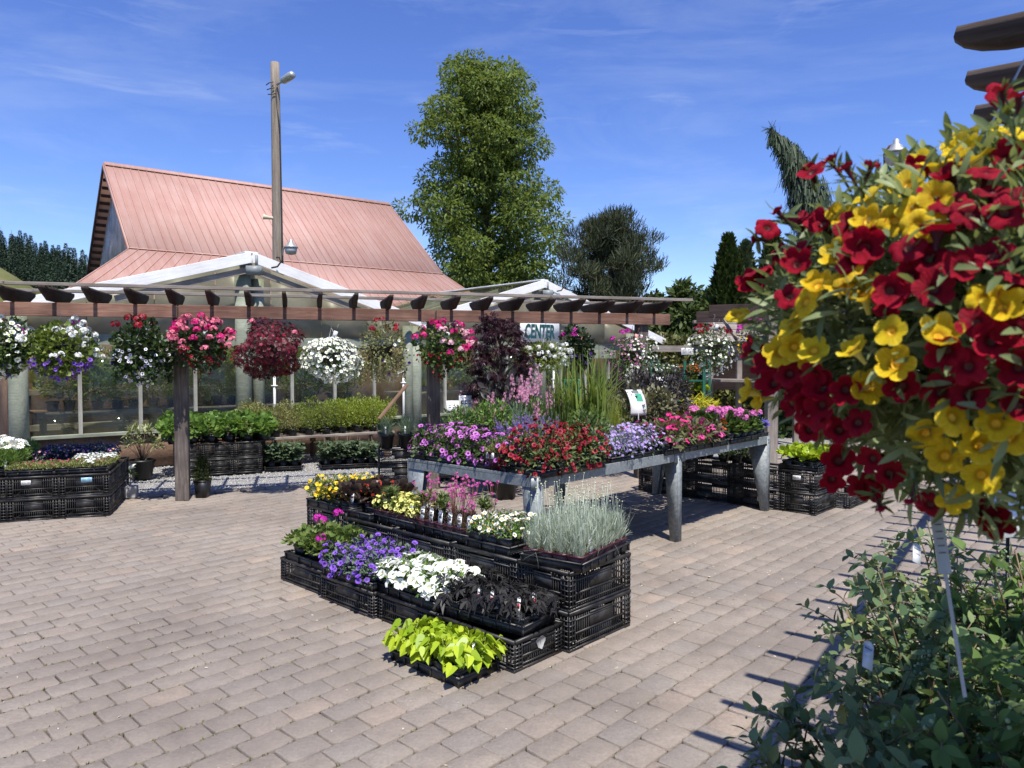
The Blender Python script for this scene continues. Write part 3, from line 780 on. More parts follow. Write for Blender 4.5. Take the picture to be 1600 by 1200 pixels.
def flat(kinds, c, z, rz, nx, ny, pitch, desc, where, group, potm=None, ph=.085, scale=1.0, trayz=True, traylabel=None, name='potted_plant', skip=(), tags=None, cat='potted plant', lift=0.004, py=None):
    """a tray of potted plants; x of the tray runs towards the near end"""
    pyt = py or pitch
    L, W = nx * pitch + .01, ny * pyt + .01
    c = np.asarray(c, float)
    if trayz: tray((c[0], c[1], z), rz, L, W, traylabel or ('shallow black tray under ' + where), 'black nursery trays', (nx, ny))
    pot_rot[0] = rz
    rows = {1: ['only'], 2: ['front', 'back'], 3: ['front', 'middle', 'back'], 4: ['front', 'second', 'third', 'back'], 5: ['front', 'second', 'third', 'fourth', 'back']}[ny]
    for j in range(ny):
        for i in range(nx):
            if (i, j) in skip: continue
            k = kinds if isinstance(kinds, str) else kinds[(i * 7 + j * 3) % len(kinds)]
            x = (i - (nx - 1) / 2) * pitch; y = (j - (ny - 1) / 2) * pyt
            X = c[0] + x * math.cos(rz) - y * math.sin(rz); Y = c[1] + x * math.sin(rz) + y * math.cos(rz)
            ni = nx - 1 - i if math.sin(rz) < 0 else i; nj = j if math.cos(rz) > 0 else ny - 1 - j
            lab = f"{desc}, {ORD[ni]} from near end" + (f", {rows[nj]} row" if ny > 1 else '') + f" {where}"
            tm, tf = None, None
            if tags and RNG.uniform() < tags[1] and (nj == 0 or ni == 0):
                tm = tags[0]; tf = TR((0, 0, 0), rz) @ (TR((0, -pitch * .33, 0)) if j == 0 else TR((0, pitch * .33, 0)) if nj == 0 else TR((pitch * .33, 0, 0), PI / 2) if i == nx - 1 else TR((-pitch * .33, 0, 0), PI / 2)) @ Matrix.Rotation(-.12, 4, 'X')
            potted(k, (X, Y, z + lift), lab, group, ('square', pitch * .98 if pitch < .13 else .1, ph, potm), name, cat, scale, None, tm, tf)
    pot_rot[0] = 0.0
# ------------------------------------------------------------------ ground
TH = math.radians(46.9)
U = np.array([math.cos(TH), math.sin(TH)]); Vv = np.array([math.sin(TH), -math.cos(TH)])
def groundmat(name, stops, sc, bs, bd=.02, second=None):
    m, nt, out = newmat(name); v = mapping(nt, (1, 1, 1))
    f = noise(nt, sc, 8, .7, v); c = ramp(nt, f, stops)
    if second: c = mixc(nt, ramp(nt, noise(nt, second[1], 4, .6, v), [(.45, (0, 0, 0)), (.65, (1, 1, 1))]), c, second[0])
    principled(nt, out, c, .95, 0, bump(nt, f, bs, bd), .1); return m
g = Geo(); box(g, -500, 500, -60, 700, -.6, -.06)
struct('ground', g.mesh('ground', groundmat('grass_soil', [(.3, (.05, .055, .02)), (.55, (.09, .1, .035)), (.75, (.12, .1, .06))], 6, .6)))
# gravel border between paving and greenhouses
E0 = G(190, 774)[:2]; E1 = G(530, 752)[:2]; ED = (E1 - E0) / np.linalg.norm(E1 - E0); EN = np.array([-ED[1], ED[0]])
def side_of_edge(p): return (np.asarray(p) - E0) @ EN
def gravmat():
    m, nt, out = newmat('gravel_stone'); v = mapping(nt, (1, 1, 1))
    vo = N(nt, 'ShaderNodeTexVoronoi'); vo.inputs['Scale'].default_value = 75; link(nt, v, vo.inputs['Vector'])
    c = ramp(nt, vo.outputs['Color'], [(.1, (.2, .19, .18)), (.5, (.36, .35, .34)), (.9, (.52, .51, .5))])
    c = mixc(nt, ramp(nt, noise(nt, 3, 4, .6, v), [(.5, (0, 0, 0)), (.75, (.5, .5, .5))]), c, (.16, .14, .11))
    principled(nt, out, c, .9, 0, bump(nt, vo.outputs['Distance'], 1.0, .02), .2); return m
GRAVM = gravmat()
g = Geo(); q0 = E0 - ED * 9; q1 = E0 + ED * 30
V = [(*q0, -.03), (*q1, -.03), (*(q1 + EN * 9), -.03), (*(q0 + EN * 9), -.03)]
g.add(V, [(0, 1, 2, 3)]); struct('gravel', g.mesh('gravel', GRAVM))
r = np.random.default_rng(5)
n = 16000; s = r.uniform(-1.5, 7.5, n); t = r.uniform(0.02, 3.2, n) ; pp = E0 + s[:, None] * ED + t[:, None] * EN
g = Geo(); g.inst(ball(5, 3), np.concatenate([pp, np.full((n, 1), -.026)], 1), r.normal(size=(n, 3)), r.normal(size=(n, 3)), np.stack([r.uniform(.012, .03, n), r.uniform(.012, .026, n), r.uniform(.01, .02, n)], 1))
mP = leafm('pebble', (.22, .215, .2), (.52, .51, .49), 0, .9, .2)
tag(place(bpy.data.objects.new('gravel_pebbles', g.mesh('gravel_pebbles', mP))), 'loose grey pebbles strewn over the gravel strip before the greenhouse', 'gravel', None, 'stuff')
# paving: tumbled concrete blocks laid in running bond along U
def pavermat():
    m, nt, out = newmat('paver_concrete'); v = mapping(nt, (1, 1, 1))
    ge = nt.nodes.new('ShaderNodeNewGeometry')
    c = ramp(nt, ge.outputs['Random Per Island'], [(0, (.275, .236, .198)), (.3, (.312, .264, .221)), (.6, (.294, .252, .212)), (.85, (.282, .249, .216)), (1, (.35, .282, .226))])
    f = noise(nt, 55, 6, .75, v); c = mixc(nt, .55, c, ramp(nt, f, [(.3, (.35, .35, .35)), (.7, (.65, .65, .65))]), 'OVERLAY')
    c = mixc(nt, ramp(nt, noise(nt, 9, 5, .7, v), [(.45, (0, 0, 0)), (.75, (.4, .4, .4))]), c, (.15, .13, .115))
    big = noise(nt, .8, 5, .6, v, .4); c = mixc(nt, ramp(nt, big, [(.42, (0, 0, 0)), (.66, (.6, .6, .6))]), c, (.15, .128, .112))
    sp = noise(nt, 160, 2, .5, v); c = mixc(nt, ramp(nt, sp, [(.68, (0, 0, 0)), (.74, (.6, .6, .6))]), c, (.46, .4, .33))
    principled(nt, out, c, .9, 0, bump(nt, f, .9, .01), .15); return m
def jointmat():
    m, nt, out = newmat('joint_sand'); v = mapping(nt, (1, 1, 1))
    c = ramp(nt, noise(nt, 20, 5, .7, v), [(.3, (.065, .055, .042)), (.7, (.15, .125, .095))])
    c = mixc(nt, ramp(nt, noise(nt, 2.3, 6, .75, v), [(.56, (0, 0, 0)), (.66, (1, 1, 1))]), c, (.11, .12, .03))
    principled(nt, out, c, .95, 0, None, .1); return m
g = Geo(); q0 = E0 - ED * 9; q1 = E0 + ED * 30
V = [(*(q0 - EN * 22), -.018), (*(q1 - EN * 22), -.018), (*q1, -.018), (*q0, -.018)]
g.add(V, [(0, 1, 2, 3)]); struct('paving_bed', g.mesh('paving_bed', jointmat()))
r = np.random.default_rng(8)
cu, cv = .207, .153
g = Geo(); Vs = []; Fs = []; base = 0
hfx = 800 / F + .06
for iv in range(-81, 67):
    off = (.5 * (iv % 2) + r.uniform(-.08, .08)) * cu
    for iu in range(-30, 103):
        du = iu * cu + off; dv = iv * cv
        c = U * du + Vv * dv
        if c[1] < -.5 or c[1] > 17 or abs(c[0]) > hfx * max(c[1], 0) + 2.0: continue
        se = side_of_edge(c)
        if se > -.30: continue
        gp = r.uniform(.005, .009) * .5; hu, hv = cu / 2 - gp, cv / 2 - gp
        z = r.normal(0, .0016); tl = r.normal(0, .012, 2)
        k = r.uniform(.006, .02, 8)
        pts = [(-hu, -hv + k[0]), (-hu + k[1], -hv), (hu - k[2], -hv), (hu, -hv + k[3]), (hu, hv - k[4]), (hu - k[5], hv), (-hu + k[6], hv), (-hu, hv - k[7])]
        ring = []
        for (a, b) in pts: a += r.normal(0, .0024); b += r.normal(0, .0024); ring.append((a, b))
        for sc_, zz in ((1.0, -.02), (1.0, -.0022), (.972, 0)):
            for a, b in ring:
                aa = a - math.copysign((1 - sc_) * .12, a); bb = b - math.copysign((1 - sc_) * .12, b)
                p = c + U * aa + Vv * bb
                Vs.append((p[0], p[1], z + zz + tl[0] * aa + tl[1] * bb))
        for q in range(2):
            for i in range(8): Fs.append((base + q * 8 + i, base + q * 8 + (i + 1) % 8, base + q * 8 + 8 + (i + 1) % 8, base + q * 8 + 8 + i))
        Fs.append(tuple(base + 16 + i for i in range(8))); base += 24
# border course along the gravel
for i in range(-14, 60):
    c = E0 + ED * (i * .3) - EN * .12
    hu, hv = .145, .095; z = r.normal(0, .0015)
    for sc_, zz in ((1.0, -.02), (1.0, -.004), (.97, .0)):
        for a, b in ((-hu, -hv), (hu, -hv), (hu, hv), (-hu, hv)):
            p = c + ED * a * sc_ + EN * b * sc_; Vs.append((p[0], p[1], z + zz))
    for q in range(2):
        for j in range(4): Fs.append((base + q * 4 + j, base + q * 4 + (j + 1) % 4, base + q * 4 + 4 + (j + 1) % 4, base + q * 4 + 4 + j))
    Fs.append((base + 8, base + 9, base + 10, base + 11)); base += 12
g.add(Vs, Fs); struct('paving', g.mesh('paving', pavermat()))
# fallen petals and bits of leaf
r = np.random.default_rng(15); n = 900
c = np.concatenate([G(1000, 900)[:2] + r.normal(0, 1.0, (300, 2)), G(1100, 830)[:2] + r.normal(0, .8, (350, 2)), G(500, 1000)[:2] + r.normal(0, 1.8, (250, 2))])
g = Geo(); g.inst(TINY, np.concatenate([c, np.full((n, 1), .004)], 1), np.stack([r.normal(size=n), r.normal(size=n), np.zeros(n)], 1), np.array([[0, 0, 1.0]]) + .3 * r.normal(size=(n, 3)), r.uniform(.008, .024, n))
tag(place(bpy.data.objects.new('fallen_petals', g.mesh('fallen_petals', petalm('petal_litter', (.62, .56, .45), (.4, .33, .2), 0)))), 'pale fallen petals and leaf scraps scattered over the paving', 'petals', None, 'stuff')
# weeds and moss in the joints
n = 3000; c = np.concatenate([G(150, 1100)[:2] + r.normal(0, .5, (1300, 2)), G(60, 1010)[:2] + r.normal(0, .4, (500, 2)), G(430, 1150)[:2] + r.normal(0, .6, (700, 2)), G(460, 1000)[:2] + r.normal(0, .3, (300, 2)), G(950, 1060)[:2] + r.normal(0, .5, (200, 2))])
fu = np.round((c @ Vv) / cv - .5) + .5; c = c + ((fu * cv - c @ Vv)[:, None]) * Vv
g = Geo(); g.inst(TINY, np.concatenate([c + r.normal(0, .003, (n, 2)), np.full((n, 1), -.012)], 1), np.stack([r.normal(size=n), r.normal(size=n), np.full(n, 1.2)], 1), r.normal(size=(n, 3)), r.uniform(.01, .024, n))
tag(place(bpy.data.objects.new('joint_moss', g.mesh('joint_moss', leafm('moss', (.1, .11, .03), (.24, .24, .08), .2)))), 'small yellow green moss tufts growing in the paving joints', 'moss', None, 'stuff')

# ------------------------------------------------------------------ woods
W_BEAM = wood('wood_beam', (.13, .066, .05), (.25, .135, .1), (.36, .23, .17), .75, 16)
W_DARK = wood('wood_dark', (.03, .02, .017), (.065, .042, .034), (.11, .075, .06), .75, 16)
W_GREY = wood('wood_weathered', (.16, .135, .115), (.3, .26, .225), (.4, .36, .32), .85, 18)
W_POST = wood('wood_post', (.06, .049, .043), (.14, .117, .1), (.3, .255, .215), .8, 16)
W_GREEN = wood('wood_greenish', (.17, .2, .15), (.29, .31, .24), (.4, .4, .33), .8, 14)
W_WHITE = wood('wood_whitepaint', (.72, .71, .69), (.85, .85, .84), (.86, .86, .85), .5, 12, (.62, .6, .57), 0.0)
W_SIDING = wood('wood_siding', (.4, .43, .47), (.58, .6, .63), (.66, .68, .7), .85, 14)
W_BROWN = wood('wood_brown', (.13, .075, .05), (.24, .15, .1), (.33, .22, .16), .8, 14)
W_MULL = wood('wood_mullion', (.26, .25, .21), (.42, .41, .36), (.5, .49, .44), .75, 12)
W_POLE = wood('wood_pole', (.13, .11, .09), (.24, .2, .165), (.34, .3, .26), .85, 14)

# ------------------------------------------------------------------ barn
B = P(165, 255, 28.0); RD = np.array([.796, .605]); MD = np.array([.605, -.796])
RL = 11.9
def bp(along, out, z): p = B[:2] + RD * along + MD * out; return np.array([p[0], p[1], z])
ZR = B[2]; RUN, DROP = 4.75, 3.72; RUN2, DROP2 = 2.75, 1.85
barn = thing('barn', 'tall barn under a faded salmon pink ribbed metal roof behind the greenhouse', 'barn', bp(0, 0, 0), 0)
def roofmat():
    m, nt, out = newmat('salmon_metal_roof'); v = mapping(nt, (1, 1, 1))
    c = ramp(nt, noise(nt, .7, 6, .65, v), [(.3, (.385, .215, .175)), (.7, (.45, .27, .225))])
    mp = nt.nodes.new('ShaderNodeMapping'); mp.inputs['Rotation'].default_value = (0, 0, -math.atan2(.605, .796)); mp.inputs['Scale'].default_value = (1, 1, 1); link(nt, v, mp.inputs['Vector'])
    m2 = nt.nodes.new('ShaderNodeMapping'); m2.inputs['Scale'].default_value = (3.2, .22, .22); link(nt, mp.outputs['Vector'], m2.inputs['Vector'])
    c = mixc(nt, ramp(nt, noise(nt, 1.6, 6, .7, m2.outputs['Vector']), [(.45, (0, 0, 0)), (.75, (.55, .55, .55))]), c, (.52, .39, .345))
    c = mixc(nt, ramp(nt, noise(nt, 1.1, 4, .7, m2.outputs['Vector']), [(.55, (0, 0, 0)), (.8, (.5, .5, .5))]), c, (.33, .165, .13))
    principled(nt, out, c, .62, 0, None, .3); return m
ROOFM = roofmat()
rg = Geo()
def slab(g, a, b, c, d, t, m=0):
    n_ = np.cross(b - a, d - a); n_ = n_ / np.linalg.norm(n_); n_ = n_ if n_[2] > 0 else -n_
    hexa(g, [a - n_ * t, b - n_ * t, c - n_ * t, d - n_ * t, a, b, c, d], m); return n_
k0, k1 = -.05, RL
A0_, A1_ = bp(k0, 0, ZR), bp(k1, 0, ZR); Bk0, Bk1 = bp(k0, RUN, ZR - DROP), bp(k1, RUN, ZR - DROP)
n1 = slab(rg, A0_, A1_, Bk1, Bk0, .06)
Lc0 = bp(k0 - RUN2 * .82, RUN + RUN2, ZR - DROP - DROP2); Lc1 = bp(k1 + 1.2, RUN + RUN2, ZR - DROP - DROP2)
n2 = slab(rg, Bk0 + [0, 0, -.03], Bk1 + [0, 0, -.03], Lc1, Lc0, .06)
# hip side wrapping the gable end, far main slope
Lh = bp(k0 - RUN2 * .82, -3.0, ZR - DROP - DROP2); Lb = bp(k0, -3.0, ZR - DROP - .03)
slab(rg, Bk0 + [0, 0, -.035], Lc0 + [0, 0, -.005], Lh, Lb, .05)
slab(rg, A0_ + [0, 0, -.01], A1_ + [0, 0, -.01], bp(k1, -RUN, ZR - DROP), bp(k0, -RUN, ZR - DROP), .06)
nr = 42
for i in range(nr + 1):
    f = i / nr
    a = A0_ + (A1_ - A0_) * f; b = Bk0 + (Bk1 - Bk0) * f; c = Lc0 + (Lc1 - Lc0) * f
    w = np.array([*RD, 0]) * .022
    for p, q, nn in ((a, b, n1), (b + [0, 0, -.03], c, n2)):
        hexa(rg, [p - w, p + w, q + w, q - w, p - w * .5 + nn * .022, p + w * .5 + nn * .022, q + w * .5 + nn * .022, q - w * .5 + nn * .022])
barn_roof = wpart('roof', rg.mesh('roof', ROOFM), barn)
tg = Geo()
slab(tg, Bk0 + n1 * .004 + [0, 0, .0], Bk1 + n1 * .004 + [0, 0, .0], Bk1 + (Lc1 - Bk1) * .03 + n2 * .012, Bk0 + (Lc0 - Bk0) * .03 + n2 * .012, .006)
wpart('roof_flashing', tg.mesh('roof_flashing', ROOFM), barn_roof)
cg = Geo()
for s in (1, -1): slab(cg, A0_ + [0, 0, .06], A1_ + [0, 0, .06], bp(k1, .22 * s, ZR - .1), bp(k0, .22 * s, ZR - .1), .02)
wpart('ridge_cap', cg.mesh('ridge_cap', ROOFM), barn_roof)
for s, nm in ((1, 'verge_board'), (-1, 'verge_board')):
    vg = Geo(); o = bp(k0 - .03, 0, ZR - .03); e = bp(k0 - .03, RUN * s, ZR - DROP - .03)
    w = np.array([*RD, 0]) * .03; hexa(vg, [o - w + [0, 0, -.2], o + w + [0, 0, -.2], e + w + [0, 0, -.2], e - w + [0, 0, -.2], o - w, o + w, e + w, e - w])
    wpart(nm, vg.mesh('verge_board', W_DARK if s < 0 else ROOFM), barn_roof)
gg = Geo(); zb = ZR - DROP
V = [bp(.75, RUN * 1.03, zb - .3), bp(.75, -RUN * 1.03, zb - .3), bp(.75, 0, ZR - .12), bp(.8, RUN * 1.03, zb - .3), bp(.8, -RUN * 1.03, zb - .3), bp(.8, 0, ZR - .12)]
V[0] = bp(.36, RUN * .98, zb + .0); V[1] = bp(.36, -RUN * .98, zb + .0); V[3] = bp(.41, RUN * .98, zb + .0); V[4] = bp(.41, -RUN * .98, zb); V[2] = bp(.36, 0, ZR - .12); V[5] = bp(.41, 0, ZR - .12)
gg.add(V, [(0, 2, 1), (3, 4, 5), (0, 1, 4, 3), (1, 2, 5, 4), (2, 0, 3, 5)])
for i in range(36):
    o = -RUN * .95 + 2 * RUN * .95 * i / 35; zt = ZR - .2 - abs(o) / RUN * DROP
    if zt > zb + .05: p = bp(.34, o, zb); hexa(gg, [bp(.33, o - .025, zb), bp(.359, o - .025, zb), bp(.359, o + .025, zb), bp(.33, o + .025, zb), bp(.33, o - .025, zt), bp(.359, o - .025, zt), bp(.359, o + .025, zt), bp(.33, o + .025, zt)])
wpart('gable_wall', gg.mesh('gable_wall', W_SIDING), barn)
for s in (1, -1):
    for i in range(15):
        f = (i + .6) / 15.5; z = ZR - DROP * f - .1
        a = bp(k0 + .03, RUN * f * s, z - .05); b = bp(.32, RUN * f * s, z - .05)
        board('rafter', a, b, .07, .11, W_DARK, barn_roof, 0)
wg = Geo(); pts = [bp(.5, RUN - .1, 0), bp(RL - .3, RUN - .1, 0), bp(RL - .3, -RUN, 0), bp(.5, -RUN, 0)]
V = [(*p[:2], 0) for p in pts] + [(*p[:2], zb - .1) for p in pts]; hexa(wg, V); wpart('wall', wg.mesh('wall', W_SIDING), barn)

# ------------------------------------------------------------------ greenhouses
def text_mesh(cu):
    o = bpy.data.objects.new('text', cu); COL.objects.link(o); dg = bpy.context.evaluated_depsgraph_get(); dg.update()
    me = bpy.data.meshes.new_from_object(o.evaluated_get(dg)); bpy.data.objects.remove(o)
    if not me.materials: me.materials.append(cu.materials[0])
    return me
W0 = np.array([-4.46, 12.3]); E = np.array([.766, .643]); NF = np.array([.643, -.766])
def gp(t, out, z): p = W0 + E * t + NF * out; return np.array([p[0], p[1], z])
HALF = 3.23; ZP, ZE = 3.36, 2.42; GL = 4.4
def glassmat():
    m, nt, out = newmat('dusty_glass'); v = mapping(nt, (1, 1, 1))
    tr = nt.nodes.new('ShaderNodeBsdfTransparent'); tr.inputs['Color'].default_value = (.9, .93, .88, 1)
    gl = nt.nodes.new('ShaderNodeBsdfGlossy'); gl.inputs['Roughness'].default_value = .03; gl.inputs['Color'].default_value = (.9, .95, .95, 1)
    df = nt.nodes.new('ShaderNodeBsdfDiffuse'); df.inputs['Color'].default_value = (.36, .36, .3, 1)
    lw = nt.nodes.new('ShaderNodeLayerWeight'); fr = ramp(nt, lw.outputs['Facing'], [(0, (.03, .03, .03)), (.45, (.04, .04, .04)), (.75, (.12, .12, .12)), (1, (.6, .6, .6))])
    m1 = nt.nodes.new('ShaderNodeMixShader'); m2 = nt.nodes.new('ShaderNodeMixShader')
    link(nt, fr, m1.inputs[0]); link(nt, tr.outputs[0], m1.inputs[1]); link(nt, gl.outputs[0], m1.inputs[2])
    link(nt, ramp(nt, noise(nt, 1.6, 6, .7, v), [(.3, (.01, .01, .01)), (.75, (.055, .055, .055))]), m2.inputs[0])
    link(nt, m1.outputs[0], m2.inputs[1]); link(nt, df.outputs[0], m2.inputs[2]); link(nt, m2.outputs[0], out.inputs['Surface']); return m
GLASS = glassmat()
def polymat(name='aged_polycarbonate', clear=.22):
    m, nt, out = newmat(name); v = mapping(nt, (1, 1, 1))
    c = ramp(nt, noise(nt, 1.2, 6, .7, v), [(.3, (.3, .28, .22)), (.7, (.46, .44, .37))])
    p = principled(nt, None, c, .35, 0, None, .4); t = nt.nodes.new('ShaderNodeBsdfTranslucent'); link(nt, c, t.inputs['Color'])
    tr = nt.nodes.new('ShaderNodeBsdfTransparent'); tr.inputs['Color'].default_value = (.9, .9, .84, 1)
    mx = nt.nodes.new('ShaderNodeMixShader'); mx.inputs[0].default_value = .4; link(nt, p.outputs[0], mx.inputs[1]); link(nt, t.outputs[0], mx.inputs[2])
    m3 = nt.nodes.new('ShaderNodeMixShader'); m3.inputs[0].default_value = clear; link(nt, mx.outputs[0], m3.inputs[1]); link(nt, tr.outputs[0], m3.inputs[2]); link(nt, m3.outputs[0], out.inputs['Surface']); return m
POLY = polymat()
ROOFP = polymat('roof_polycarbonate', .95)
def zroof(t, c): return ZP - (ZP - ZE) * abs(t - c) / HALF
def greenhouse(c, label, rext):
    e = thing('greenhouse', label, 'greenhouse', gp(c, 0, 0))
    # roof panels with rafters
    for s, ext in ((-1, 0.0 if c > 0 else .3), (1, rext)):
        rg = Geo(); hw = HALF + ext
        a, b = gp(c, .34, ZP), gp(c, -GL, ZP); zz = zroof(c + hw, c); cc, dd = gp(c + s * hw, -GL, zz), gp(c + s * hw, .34, zz)
        slab(rg, a, b, cc, dd, .012); 
        for i in range(8):
            f = i / 7; p = a + (b - a) * f; q = dd + (cc - dd) * f; w = np.array([*NF, 0]) * .012
            hexa(rg, [p - w + [0, 0, .002], p + w + [0, 0, .002], q + w + [0, 0, .002], q - w + [0, 0, .002], p - w + [0, 0, .02], p + w + [0, 0, .02], q + w + [0, 0, .02], q - w + [0, 0, .02]])
        rp_ = wpart('roof_panel', rg.mesh('roof_panel', ROOFP), e)
        for i in range(5):
            f = .12 + .2 * i; p = a + (b - a) * f + [0, 0, -.08]; q = dd + (cc - dd) * f + [0, 0, -.08]; board('rafter', p, q, .04, .09, W_GREEN, rp_, 0)
        # white fascia along the gable edge
        p = gp(c, .36, ZP - .03); q = gp(c + s * (HALF + ext), .36, zz - .03)
        board('fascia', p + [0, 0, -.015], q + [0, 0, -.015], .03, .17, W_WHITE, e, .004)
        board('fascia_trim', gp(c, .30, ZP - .24), gp(c + s * (HALF * .62), .30, zroof(c + HALF * .62, c) - .24), .02, .1, W_GREY, e, .003)
    board('ridge_cap', gp(c, .36, ZP + .03), gp(c, -GL, ZP + .03), .22, .03, W_WHITE, e, .004)
    # gable infill sheets
    nsh = 7
    for i in range(nsh):
        t0 = c - HALF + 2 * HALF * i / nsh; t1 = t0 + 2 * HALF / nsh - .012
        gg = Geo(); tops = [(t0, zroof(t0, c) - .06)] + ([(c, ZP - .06)] if t0 < c < t1 else []) + [(t1, zroof(t1, c) - .06)]
        poly = [(t0, 2.02), (t1, 2.02)] + tops[::-1]
        V = [gp(t, 0, z) for t, z in poly] + [gp(t, -.012, z) for t, z in poly]; k = len(poly)
        gg.add(V, [tuple(range(k)), tuple(range(2 * k - 1, k - 1, -1))] + [(j, j + k, (j + 1) % k + k, (j + 1) % k) for j in range(k)])
        wpart('gable_sheet', gg.mesh('gable_sheet', POLY), e)
    board('header', gp(c - HALF, .04, 1.95), gp(c + HALF, .04, 1.95), .05, .16, W_GREEN, e)
    board('sill', gp(c - HALF, .03, .54), gp(c + HALF, .03, .54), .09, .05, W_GREEN, e)
    nm = 8
    for i in range(nm + 1):
        t = c - HALF + 2 * HALF * i / nm
        if 0 < i < nm: board('mullion', gp(t, .02, .56), gp(t, .02, 1.87), .05, .05, W_MULL, e, .003, (E[0], E[1], 0))
        if i < nm:
            gg = Geo(); a, b = gp(t + .02, 0, .56), gp(t + 2 * HALF / nm - .02, 0, 1.87)
            hexa(gg, [gp(t + .02, -.004, .565), gp(t + .02, 0, .565), gp(t + 2 * HALF / nm - .02, 0, .565), gp(t + 2 * HALF / nm - .02, -.004, .565), gp(t + .02, -.004, 1.868), gp(t + .02, 0, 1.868), gp(t + 2 * HALF / nm - .02, 0, 1.868), gp(t + 2 * HALF / nm - .02, -.004, 1.868)])
            wpart('window_pane', gg.mesh('window_pane', GLASS), e)
    wg = Geo(); hexa(wg, [gp(c - HALF, -.05, 0), gp(c - HALF, 0, 0), gp(c + HALF, 0, 0), gp(c + HALF, -.05, 0), gp(c - HALF, -.05, .51), gp(c - HALF, 0, .51), gp(c + HALF, 0, .51), gp(c + HALF, -.05, .51)])
    wpart('base_wall', wg.mesh('base_wall', W_BROWN), e)
    bg = Geo(); hexa(bg, [gp(c - HALF, -GL, 0), gp(c - HALF, -GL + .05, 0), gp(c + HALF, -GL + .05, 0), gp(c + HALF, -GL, 0), gp(c - HALF, -GL, 2.4), gp(c - HALF, -GL + .05, 2.4), gp(c + HALF, -GL + .05, 2.4), gp(c + HALF, -GL, 2.4)])
    wpart('back_wall', bg.mesh('back_wall', W_BROWN), e)
    for s in ((-1,) if c == 0 else (1,)):
        sw = Geo(); t_ = c + s * (HALF - .02); hexa(sw, [gp(t_ - .01, -GL + .06, 0), gp(t_ + .01, -GL + .06, 0), gp(t_ + .01, -.06, 0), gp(t_ - .01, -.06, 0), gp(t_ - .01, -GL + .06, 2.35), gp(t_ + .01, -GL + .06, 2.35), gp(t_ + .01, -.06, 2.35), gp(t_ - .01, -.06, 2.35)]); wpart('side_wall', sw.mesh('side_wall', W_BROWN), e)
    pg_ = Geo()
    tube(pg_, [gp(c - .06, .1, 0), gp(c - .06, .1, 3.05)], .13, 0, 14); wpart('post', pg_.mesh('post', W_GREEN, True), e)
    pg_ = Geo(); tube(pg_, [gp(c + .22, .02, 0), gp(c + .22, .02, 3.0)], .10, 0, 14); wpart('post', pg_.mesh('post', W_GREEN, True), e)
    pg_ = Geo(); tube(pg_, [gp(c - HALF + .05, .1, 0), gp(c - HALF + .05, .1, 2.3)], .12, 0, 14); wpart('post', pg_.mesh('post', W_GREEN, True), e)
    pg_ = Geo(); tube(pg_, [gp(c + HALF - .12, .1, 0), gp(c + HALF - .12, .1, 2.3)], .1, 0, 14); wpart('post', pg_.mesh('post', W_GREEN, True), e)
    lg = Geo(); p = gp(c, .46, ZP - .26); box(lg, p[0] - .11, p[0] + .11, p[1] - .08, p[1] + .08, p[2] - .08, p[2] + .06); tube(lg, [p + [0, .1, .06], p + [0, .1, .25]], .025)
    wpart('floodlight', lg.mesh('floodlight', plain('lamp_grey', (.2, .22, .22), .5)), e)
    hg = Geo(); a = gp(c + .3, .42, ZP - .2); tube(hg, [a, a + [.1, 0, .02], a + [.16, 0, .1], a + [.13, 0, .17], a + [.08, 0, .17]], .015); wpart('hook', hg.mesh('hook', W_DARK), e)
    for tt in (c + .42, c + HALF - .28):
        cg_ = Geo(); tube(cg_, [gp(tt, .2, .3), gp(tt, .2, 1.45)], .022, 0, 8); box(cg_, *(np.array([gp(tt, .2, 1.2)[0] - .05, gp(tt, .2, 1.2)[0] + .05, gp(tt, .2, 1.2)[1] - .03, gp(tt, .2, 1.2)[1] + .03, 1.2, 1.22])))
        wpart('conduit_pipe', cg_.mesh('conduit_pipe', WHITE), e)
    return e
GH1 = greenhouse(0, 'weathered glazed greenhouse with low white gable in front of the barn', .25)
GH2 = greenhouse(2 * HALF, 'second glazed greenhouse with white gable beside the dark maple', 1.0)
# door frame and inner frames of the second house
for tt in (2 * HALF + .95, 2 * HALF + 1.75): board('door_post', gp(tt, .06, 0), gp(tt, .06, 2.0), .07, .05, W_DARK, GH2, .003, (E[0], E[1], 0))
DH_ = board('door_header', gp(2 * HALF + .4, .09, 1.78), gp(2 * HALF + 2.6, .09, 1.78), .03, .2, W_GREEN, GH2)
lett = bpy.data.curves.new('carved_lettering', 'FONT'); lett.body = 'G TOOOS'; lett.size = .2; lett.extrude = .006; lett.materials.append(W_DARK)
Ml = Matrix(((E[0], 0, NF[0]), (E[1], 0, NF[1]), (0, 1, 0))).to_4x4()
M_ = Ml.copy(); M_.translation = Vector(gp(2 * HALF + .93, .112, 1.71)); place(bpy.data.objects.new('carved_lettering', text_mesh(lett)), DH_, M_)
